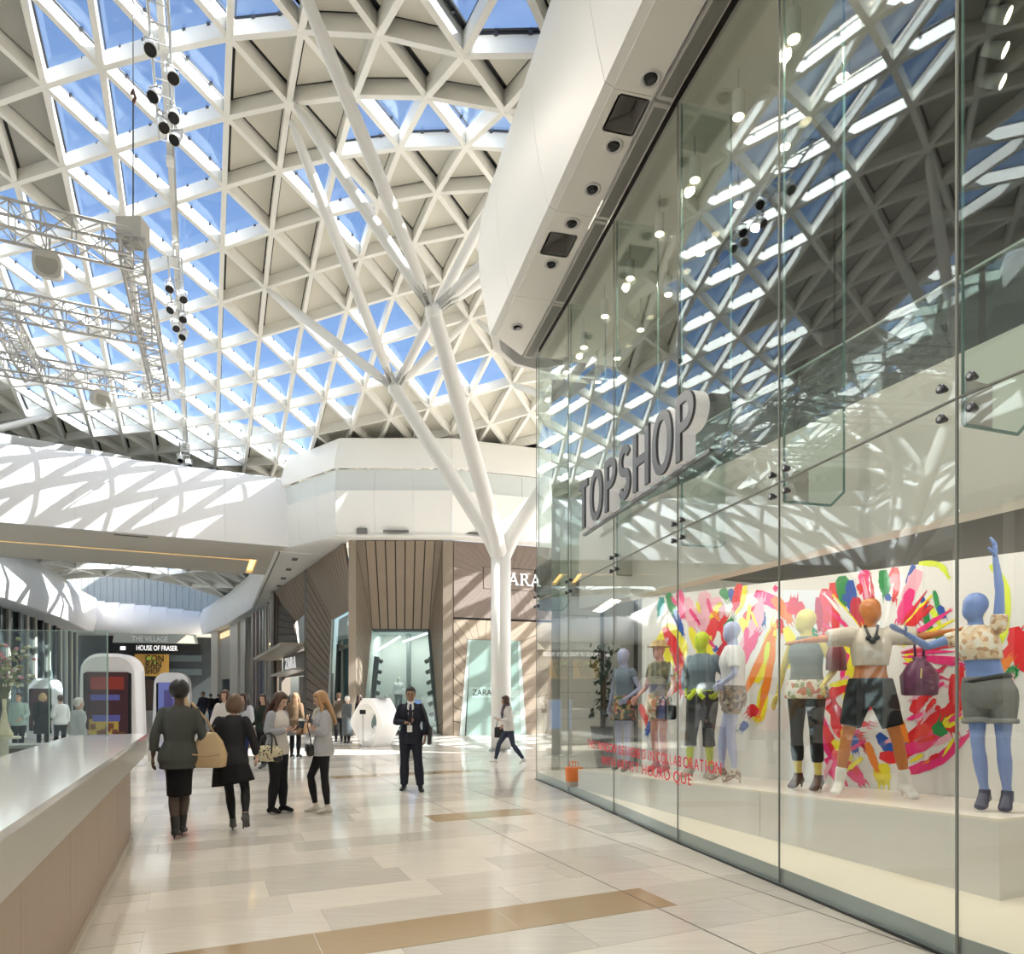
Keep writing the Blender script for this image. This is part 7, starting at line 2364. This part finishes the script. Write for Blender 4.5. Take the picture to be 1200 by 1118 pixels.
def hip_bag(t_, p, rz, label, m, sz=.17, name='shoulder_bag'):
    t = empty(name, world_of(t_, p), rz, label, 'bag')
    mm().loft([((0, 0, -.16), sz * .5, sz), ((0, 0, -.15), sz * .55, sz * 1.05), ((0, 0, .08), sz * .45, sz), ((0, 0, .10), sz * .3, sz * .9)], 14, p=3).build('bag_body', m, t, auto=.6)
    mm().tube([(0, -sz * .8, .08), (0, -sz * .5, .30), (0, sz * .5, .30), (0, sz * .8, .08)], .010, 6).build('handle', m, t, True)
    return t
hip_bag(w5, (.27, .20, .80), math.radians(88), 'dark bag swinging beside the woman striding past the column', leather_b)

# ------------------------------------------------------------------ people farther back
def simple(label, px, Y, rz, H, skin, top, legs, hair, coat=None, J=None, female=True, skirt=None, vox=.018, x=None):
    X = (px - 600) * Y / FPX if x is None else x
    wear = [('top', 'jacket' if coat is None else 'coat', top, dict(z0=.82 if coat is None else .80, inf=.024, flare=.02, sleeve=1.85)), ('legs', 'trousers', legs, dict(inf=.012))]
    if coat is not None: wear.append(('skirt', 'coat_skirt', top, dict(z0=coat, rx1=.165, rx0=.23, ry1=.13, ry0=.18)))
    wear.append(('shoes', 'shoe', leather_b, {}))
    return figure('person', label, 'person', (X, Y, 0), rz, H, J or {}, skin, wear, hair=hair, vox=vox, female=female)
stand1 = dict(elL=(-.22, .0, 1.12), wrL=(-.14, .16, 1.02), kneeL=(-.09, .06, .48), ankL=(-.10, .10, .085))
wlk = dict(kneeL=(-.08, .14, .50), ankL=(-.08, .16, .10), kneeR=(.08, -.02, .47), ankR=(.08, -.24, .13), toeR=(.08, -.11, .025), elL=(-.22, -.08, 1.12), wrL=(-.22, -.02, .88), elR=(.22, .05, 1.12), wrR=(.2, .18, .95))
p7 = simple('dark-haired woman in dark green jacket facing us behind the phone girl', 309, 15.6, math.radians(168), 1.68, sk_pale, cl('dark_green', (.025, .035, .028)), leg_blk, ('long', h_dbrown), J=wlk)
hip_bag(p7, (.33, .05, .62), math.radians(168), 'tan paper carrier bag held low by the woman in dark green', mat('paper_tan', (.42, .30, .18), .7), .15, 'paper_bag')
hip_bag(p7, (-.33, .05, .68), math.radians(168), 'black carrier bag held low by the woman in dark green', leather_b, .16, 'carrier_bag')
p8 = simple('woman with long light brown hair and brown coat seen from behind', 346, 18.2, math.radians(-8), 1.72, sk_pale, cl('brown_coat', (.16, .11, .07)), leg_blk, ('long', mat('hair_mid_brown', (.20, .12, .07), .5)), coat=.60)
hip_bag(p8, (.33, .0, .80), 0.1, 'pale orange paper bag beside the woman in the brown coat', mat('paper_orange', (.60, .36, .20), .7), .16, 'paper_bag')
p9 = simple('white-haired woman in long grey coat beside the white ring stand', 407, 23.5, math.radians(-35), 1.62, sk_pale, cl('grey_coat', (.10, .115, .12)), leg_blk, ('short', h_grey), coat=.28)
p10 = simple('woman with long brown hair in black coat beside the ring stand', 421, 24.4, math.radians(-50), 1.68, sk_pale, blk, leg_blk, ('long', h_dbrown), J=stand1)
p10b = simple('person with short light brown hair behind the white-haired woman', 397, 24.2, math.radians(20), 1.74, sk_pale, cl('brown_jacket', (.09, .07, .05)), leg_blk, ('short', mat('hair_mid_brown')), female=False)
p11 = simple('blonde woman in red top walking ahead of the woman in grey', 214, 13.0, math.radians(20), 1.66, sk_pale, cl('red_top', (.55, .02, .04)), leg_blk, ('long', h_lblond), J=wlk)
p12 = simple('auburn-haired woman in white facing us behind the bob-haired woman', 264, 14.4, math.radians(175), 1.76, sk_pale, cl('white_top', (.68, .66, .64)), leg_blk, ('bob', h_brown), J=wlk)
p13 = simple('dark-haired woman in white top looking aside behind the bob-haired woman', 286, 14.8, math.radians(158), 1.70, sk_pale, cl('pale_blue_top', (.58, .60, .66)), cl('navy_trousers', (.02, .03, .09)), ('long', h_dbrown), J=stand1)
bgb = hip_bag(p13, (-.02, .25, .98), math.radians(158), 'dark bag with a white ring printed on it, held by the woman in white', cl('navy_bag', (.02, .025, .05)), .20, 'carrier_bag')
def ring_mark():
    b = mm(); n = 24
    for k in range(n):
        a0, a1 = 2 * math.pi * k / n, 2 * math.pi * (k + 1) / n
        q = [V((r * math.cos(a), .118, r * math.sin(a) - .03)) for r, a in ((.075, a0), (.075, a1), (.105, a1), (.105, a0))]
        b.slab(q, (0, 1, 0), .004)
    b.box((-.03, .12, -.03), (.022, .006, .085))
    for k in range(8):
        a0, a1 = -math.pi / 2 + math.pi * k / 8, -math.pi / 2 + math.pi * (k + 1) / 8
        q = [V((r * math.cos(a) * .9 - .02, .118, r * math.sin(a) - .03)) for r, a in ((.026, a0), (.026, a1), (.044, a1), (.044, a0))]
        b.slab(q, (0, 1, 0), .004)
    b.build('ring_print', mat('print_white', (.8, .8, .8), .5), bgb)
ring_mark()
p14 = simple('man in dark suit with open pale collar far down the mall', 238, 36.0, math.radians(170), 1.84, sk_brown, navy, navy, ('short', h_black), J=wlk, female=False, vox=.022)
p15 = simple('person in dark jacket and jeans just behind the far suited man', 247, 39.0, math.radians(10), 1.76, sk_brown, blk, cl('denim_dark'), ('short', h_black), J=wlk, female=False, vox=.022)
p16 = simple('far person in black coat nearest the pale stone wall', 256, 47.0, math.radians(20), 1.74, sk_pale, blk, leg_blk, ('short', h_dbrown), coat=.5, vox=.025)
p17 = simple('far dark-haired person right of the others by the stone wall', 275, 41.0, math.radians(150), 1.80, sk_pale, cl('dark_grey_coat', (.05, .05, .055)), leg_blk, ('short', h_black), coat=.5, vox=.025)
p18 = simple('dark-haired person in pale top seen through the counter glass, leftmost', 22, 18.5, math.radians(190), 1.72, sk_pale, cl('mint_top', (.40, .52, .48)), leg_blk, ('short', h_black), J=stand1, vox=.02)
p19 = simple('blond-haired person in dark coat seen through the counter glass', 50, 20.5, math.radians(30), 1.72, sk_pale, blk, leg_blk, ('bob', h_lblond), coat=.5, vox=.02)
p20 = simple('person in white shirt seen through the counter glass beside small kiosk', 71, 19.8, math.radians(60), 1.66, sk_pale, cl('white_shirt'), leg_blk, ('short', h_brown), J=stand1, vox=.02)
p21 = simple('white-haired person in pale jacket in front of the large kiosk', 92, 13.6, math.radians(-30), 1.60, sk_pale, cl('pale_jacket', (.50, .52, .54)), leg_blk, ('short', h_grey), J=stand1, vox=.02)

# ================================================================== WINDOW MANNEQUINS
def on_plinth(px, off):
    k = (px - 600) / FPX
    A = PL0 + pn * off
    t = (k * A.y - A.x) / (pd.x - k * pd.y)
    p = A + pd * t
    L = (PL1 - PL0).length
    return V((p.x, p.y, ptop(t / L) + .001))
def print_mat(name, cols, scale, rough=.7):
    if name in MATS: return MATS[name]
    m = mat(name, cols[0], rough)
    nt = m.node_tree
    tcn = nt.nodes.new('ShaderNodeTexCoord'); vz = nt.nodes.new('ShaderNodeTexVoronoi'); vz.inputs['Scale'].default_value = scale
    sp = nt.nodes.new('ShaderNodeSeparateColor'); cr = nt.nodes.new('ShaderNodeValToRGB'); cr.color_ramp.interpolation = 'CONSTANT'
    el = cr.color_ramp.elements
    while len(el) < len(cols): el.new(.5)
    for i, c in enumerate(cols):
        el[i].position = i / len(cols); el[i].color = (*c, 1)
    nt.links.new(tcn.outputs['Object'], vz.inputs['Vector']); nt.links.new(vz.outputs['Color'], sp.inputs[0]); nt.links.new(sp.outputs[0], cr.inputs['Fac']); nt.links.new(cr.outputs['Color'], nt.nodes['Principled BSDF'].inputs['Base Color'])
    return m
q_lil = mat('mannequin_lilac', (.42, .46, .68), .35); q_pink = mat('mannequin_pink', (.66, .36, .32), .35); q_lime = mat('mannequin_lime', (.50, .62, .03), .35)
q_yel = mat('mannequin_yellow', (.74, .62, .16), .35); q_ora = mat('mannequin_orange', (.52, .17, .035), .35); q_blu = mat('mannequin_blue', (.20, .30, .62), .35)
floral_d = print_mat('print_floral_dark', [(.03, .02, .03), (.45, .10, .05), (.04, .03, .04), (.55, .38, .18), (.08, .12, .05)], 24)
floral_l = print_mat('print_floral_light', [(.72, .68, .58), (.30, .34, .16), (.75, .72, .66), (.55, .20, .12), (.70, .66, .55)], 26)
camo = print_mat('print_camo', [(.16, .15, .08), (.26, .24, .13), (.10, .10, .06), (.32, .28, .18)], 12)
tweed = print_mat('print_tweed', [(.20, .16, .13), (.42, .36, .30), (.12, .10, .09), (.34, .22, .14)], 30)
denim = cl('denim_mid', (.16, .21, .25)); denim_g = cl('denim_grey', (.20, .205, .20)); beige = cl('beige_knit', (.58, .52, .44)); grey_v = cl('grey_vest', (.20, .205, .20))
heelpose = dict(ankL=(-.09, -.02, .13), toeL=(-.10, .11, .03), ankR=(.09, -.02, .13), toeR=(.10, .11, .03), kneeL=(-.085, .02, .51), kneeR=(.085, .02, .51))
MG = None
def mann(px, off, topy, rz, skin, J, wear, label, hands=None, hair=None, vox=.011):
    J = dict(dict(wide=.90, legw=.93, armw=.88), **J)
    p = on_plinth(px, off)
    H = (EYE + (HY - topy) * p.y / FPX) - p.z
    return figure('mannequin', label, 'mannequin', p, math.radians(rz), H, J, skin, wear, face=False, hands=hands, vox=vox, hair=hair)
# farthest: lilac, denim waistcoat and dark flowered skirt-shorts
mA = mann(731, .34, 760, 128, q_lil, dict(heelpose, elL=(-.24, -.05, 1.14), wrL=(-.16, .10, 1.02), elR=(.24, -.04, 1.13), wrR=(.23, .04, .90), kneeL=(-.11, .05, .51), ankL=(-.13, .06, .13), toeL=(-.15, .19, .03)),
          [('top', 'waistcoat', cl('denim_dull', (.20, .25, .32)), dict(z0=1.0, inf=.014, sleeve=.3)), ('skirt', 'shorts', floral_d, dict(z0=.70, z1=1.05, rx1=.15, rx0=.20, ry1=.12, ry0=.16)), ('shoes', 'shoe', leather_b, dict(heel=1))],
          'lilac mannequin in denim waistcoat and dark flowered shorts, farthest in window')
# pink with straw hat
def hat_fn(cb, J, f):
    cb.loft([(f(0, -.01, .045), .145, .16), (f(0, -.01, .055), .145, .16), (f(0, -.01, .06), .092, .105), (f(0, -.01, .115), .085, .095), (f(0, -.01, .135), .06, .07)], 20)
mB = mann(773, .52, 752, 118, q_pink, dict(heelpose, elL=(-.25, -.02, 1.14), wrL=(-.24, .10, .93), elR=(.24, .02, 1.12), wrR=(.20, .22, .98), yaw=.3),
          [('top', 'shirt', camo, dict(z0=.98, inf=.022, sleeve=.55)), ('legs', 'shorts', floral_l, dict(z1=1.05, inf=.020, t1=.5)), ('mesh', 'hat', mat('straw', (.52, .38, .16), .7), dict(fn=hat_fn)), ('shoes', 'shoe', mat('shoe_crimson', (.45, .04, .05), .4), dict(heel=1))],
          'pink mannequin in straw hat, camouflage shirt and pale flowered shorts')
def boxbag():
    p = world_of(mB, (-.26, .12, .80))
    t = empty('box_handbag', V((p.x - .02, p.y - .1, p.z)), math.radians(100), 'glossy black box handbag held beside the straw-hatted mannequin', 'bag')
    mm().loft([((-.17, 0, 0), .05, .06), ((-.165, 0, 0), .085, .10), ((.165, 0, 0), .085, .10), ((.17, 0, 0), .05, .06)], 16, lat=(0, 1, 0), p=5).build('bag_body', black_gl, t, auto=.6)
    for s in (-1, 1): mm().tube([(-.09, s * .05, .09), (-.08, s * .045, .17), (0, s * .04, .21), (.08, s * .045, .17), (.09, s * .05, .09)], .010, 8).build('handle', leather_b, t, True)
    mm().box((0, -.088, .03), (.06, .01, .03)).build('clasp', chrome, t)
boxbag()
# lime head, denim jacket
mC = mann(823, .46, 740, 138, q_lime, dict(heelpose, elL=(-.27, -.10, 1.16), wrL=(-.20, .03, 1.0), elR=(.27, -.10, 1.16), wrR=(.19, .03, 1.0), kneeR=(.11, .06, .50), ankR=(.14, .05, .13), toeR=(.17, .17, .03), yaw=-.3),
          [('top', 'jacket', denim, dict(z0=1.02, inf=.026, sleeve=1.8, sinf=.022)), ('mesh', 'waist_tie', cl('lime_cloth', (.55, .70, .05)), dict(remesh=1, fn=lambda cb, J, f: (cb.loft([((0, 0, 1.0), .165, .125), ((0, 0, 1.05), .158, .12)], 20), cb.tube([(.02, .12, 1.03), (.06, .15, .96), (.10, .15, .92)], .03, 8), cb.tube([(-.02, .12, 1.03), (-.05, .15, .97), (-.09, .14, .93)], .03, 8)))),
           ('legs', 'trousers', cl('charcoal_sheen', (.05, .052, .055), .5), dict(inf=.022, t1=1.35, z1=1.02)), ('shoes', 'shoe', cl('shoe_taupe', (.36, .31, .25), .6), dict(heel=1))],
          'lime green mannequin in denim jacket and cropped charcoal trousers', hands=dict(L=dict(curl=1.2), R=dict(curl=1.2)))
# lilac with white blouse, patterned shorts
mD = mann(859, .40, 728, 70, q_lil, dict(heelpose, elL=(-.25, -.03, 1.14), wrL=(-.17, .10, 1.04), elR=(.25, -.06, 1.16), wrR=(.14, .08, 1.08), kneeR=(.05, .10, .52), ankR=(.02, .12, .13), toeR=(.02, .25, .03), yaw=.5),
          [('top', 'blouse', cl('white_blouse', (.72, .72, .74)), dict(z0=1.0, inf=.022, sleeve=.75, sinf=.028)), ('legs', 'shorts', tweed, dict(z1=1.03, inf=.024, t1=.42)), ('shoes', 'shoe', print_mat('print_shoe', [(.35, .25, .18), (.62, .52, .42), (.2, .14, .1)], 40), dict(heel=1))],
          'lilac mannequin in white blouse and patterned brown shorts')
# yellow with grey vest, maroon shoulder bag
mE = mann(945, .42, 714, 128, q_yel, dict(heelpose, elL=(-.245, -.05, 1.13), wrL=(-.23, .16, .97), elR=(.25, -.02, 1.13), wrR=(.28, .02, .90), kneeL=(-.11, .03, .51), ankL=(-.12, .0, .13), toeL=(-.13, .13, .03), yaw=-.9),
          [('top', 'vest', grey_v, dict(z0=1.0, inf=.022, flare=.02, sleeve=0)), ('top', 'blouse_hem', floral_l, dict(z0=.86, z1=1.04, inf=.030, sleeve=0, flare=.02)), ('legs', 'leggings', cl('black_denim', (.022, .023, .027)), dict(inf=.010, t1=1.62)),
           ('shoes', 'shoe', mat('shoe_brown', (.10, .05, .03), .45), dict(heel=1))], 'yellow mannequin in grey vest and black leggings', hands=dict(R=dict(d=(.3, .2, -.9), curl=.2), L=dict(d=(-.6, .7, -.3), curl=.15)))
def maroon():
    p = world_of(mE, (-.255, -.04, 1.26))
    t = empty('shoulder_bag', p, math.radians(128), 'maroon slouchy bag on the shoulder of the yellow mannequin', 'bag')
    mm().loft([((0, -.02, -.16), .06, .13), ((0, -.02, -.15), .08, .16), ((0, -.02, .02), .07, .155), ((0, 0, .14), .03, .08), ((.02, .01, .16), .02, .05)], 16).build('bag_body', mat('leather_maroon', (.20, .02, .035), .4), t, True)
    mm().tube([(.01, -.06, .12), (.05, -.04, .18), (.10, .0, .19), (.05, .05, .17), (.01, .06, .12)], .010, 6).build('strap', mat('leather_maroon'), t, True)
maroon()
# orange with arms held out
mF = mann(1020, .44, 701, 160, q_ora, dict(pelvis=(0, 0, .91), hipL=(-.09, 0, .87), hipR=(.09, 0, .87), kneeL=(-.20, .03, .49), ankL=(-.27, .0, .12), toeL=(-.32, .12, .03), kneeR=(.19, .03, .49), ankR=(.24, .0, .12), toeR=(.29, .12, .03),
          shL=(-.152, 0, 1.38), elL=(-.40, .02, 1.36), wrL=(-.62, .10, 1.40), shR=(.152, 0, 1.38), elR=(.40, .05, 1.355), wrR=(.56, .20, 1.33), yaw=.75),
          [('top', 'crop_top', beige, dict(z0=1.13, inf=.022, flare=0, sleeve=.75, sinf=.045)), ('legs', 'shorts', cl('black_shorts', (.016, .016, .018)), dict(z1=1.03, inf=.030, t1=.70)), ('shoes', 'boot', cl('boot_white', (.74, .72, .68), .6), dict(heel=1, boot=1.72)),
           ('mesh', 'necklace', black_gl, dict(fn=lambda cb, J, f: (cb.tube([(-.05, .05, 1.46), (-.03, .11, 1.38), (0, .135, 1.33), (.03, .11, 1.38), (.05, .05, 1.46)], .012, 6), cb.ball((0, .14, 1.325), .03, 8, 6), cb.ball((-.035, .132, 1.35), .022, 8, 6), cb.ball((.035, .132, 1.35), .022, 8, 6))))],
          'orange mannequin with arms held out in beige crop top and black shorts', hands=dict(L=dict(n=(0, 0, -1), curl=.15), R=dict(n=(0, 0, -1), curl=.15)))
def purple():
    p = world_of(mF, (-.36, .03, 1.10))
    t = empty('drawstring_bag', p, math.radians(160), 'purple drawstring bag hanging from the arm of the orange mannequin', 'bag')
    mp_ = mat('leather_purple', (.14, .03, .09), .4, bump=(14, .2))
    mm().loft([((0, 0, -.26), .12, .08), ((0, 0, -.25), .15, .10), ((0, 0, -.08), .165, .11), ((0, 0, .03), .10, .075), ((0, 0, .07), .05, .04), ((0, 0, .10), .065, .05)], 18).build('bag_body', mp_, t, True)
    mm().tube([(-.03, 0, .07), (-.04, 0, .20), (0, .0, .33), (.04, 0, .20), (.03, 0, .07)], .012, 6).build('strap', mat('strap_purple', (.08, .02, .06), .4), t, True)
    mm().tube([(0, .10, -.01), (.01, .12, -.10)], .008, 6).build('cord', mat('cord_gold', (.6, .45, .2), .4), t)
purple()
# nearest: blue with one arm raised
mG = mann(1152, .40, 694, 128, q_blu, dict(pelvis=(-.04, 0, .93), chest=(.03, 0, 1.28), neck=(.05, .0, 1.45), head=(.05, .02, 1.585), shL=(-.11, .02, 1.42), elL=(-.12, .03, 1.69), wrL=(-.09, .03, 1.96), shR=(.19, -.01, 1.36), elR=(.36, .10, 1.29), wrR=(.46, .28, 1.40),
          hipL=(-.13, 0, .89), hipR=(.045, 0, .89), kneeL=(-.14, .02, .51), ankL=(-.16, .0, .14), toeL=(-.17, .11, .03), kneeR=(.02, .05, .51), ankR=(-.02, .03, .14), toeR=(-.02, .14, .03), yaw=-.7),
          [('top', 'crop_top', print_mat('print_peach', [(.70, .52, .34), (.78, .66, .48), (.55, .34, .20), (.74, .70, .60)], 28), dict(z0=1.17, inf=.018, sleeve=.35)), ('legs', 'shorts', denim_g, dict(z1=1.04, inf=.024, t1=.55, flare=0)),
           ('mesh', 'cuffs', cl('denim_cuff', (.27, .275, .27)), dict(remesh=1, fn=lambda cb, J, f: [cb.tube([lerp(jget(J, 'hip' + s), jget(J, 'knee' + s), .46), lerp(jget(J, 'hip' + s), jget(J, 'knee' + s), .56)], [.104, .106], 14) for s in 'LR'])),
           ('mesh', 'belt', leather_b, dict(fn=lambda cb, J, f: cb.loft([(torso_c(J, 1.0), .172, .130), (torso_c(J, 1.035), .166, .126)], 24))), ('shoes', 'shoe', mat('shoe_navy', (.03, .04, .10), .35), dict(heel=1))],
          'blue mannequin with one arm raised in flowered crop top and grey shorts', hands=dict(L=dict(d=(0, .1, 1), curl=.3), R=dict(d=(.3, .8, .3), n=(0, 0, 1), curl=.2)))
# two small display figures in the far shop window
for px, yy, top, m, lab in ((467, 30.9, (.72, .73, .74), 'white', 'headed display mannequin in white shirt in the far shop window'), (452.5, 30.6, (.45, .40, .34), 'patterned', 'lower display mannequin in patterned top in the far shop window')):
    X = (px - 600) * yy / FPX
    z = .18 if px > 460 else .0
    base = 2.35 - 1.55 if px > 460 else .16
    f_ = figure('mannequin', lab, 'mannequin', (X, yy, base), math.radians(190), 1.70 if px > 460 else 1.55, dict(elL=(-.24, -.05, 1.14), wrL=(-.13, .08, 1.0)), mat('mannequin_ivory', (.62, .58, .52), .4),
                [('top', 'shirt', cl('win_' + m, top), dict(z0=.9, inf=.024, sleeve=1.6)), ('legs', 'trousers', cl('win_grey', (.20, .22, .24)), dict(inf=.015))], face=False, vox=.022)
    pb = empty('display_block', (X, yy, .0), 0, 'grey display block under the %s' % lab.split(' in the')[0], 'block')
    if base > .3: mm().box((0, 0, .17 + (base - .17) / 2), (.5, .4, base - .172)).build('block_body', mat('post_grey'), pb)
    else: bpy.data.objects.remove(pb)
print('objects', len(bpy.data.objects), 'tris', sum(len(o.data.loop_triangles) if False else len(o.data.polygons) for o in bpy.data.objects if o.type == 'MESH'))
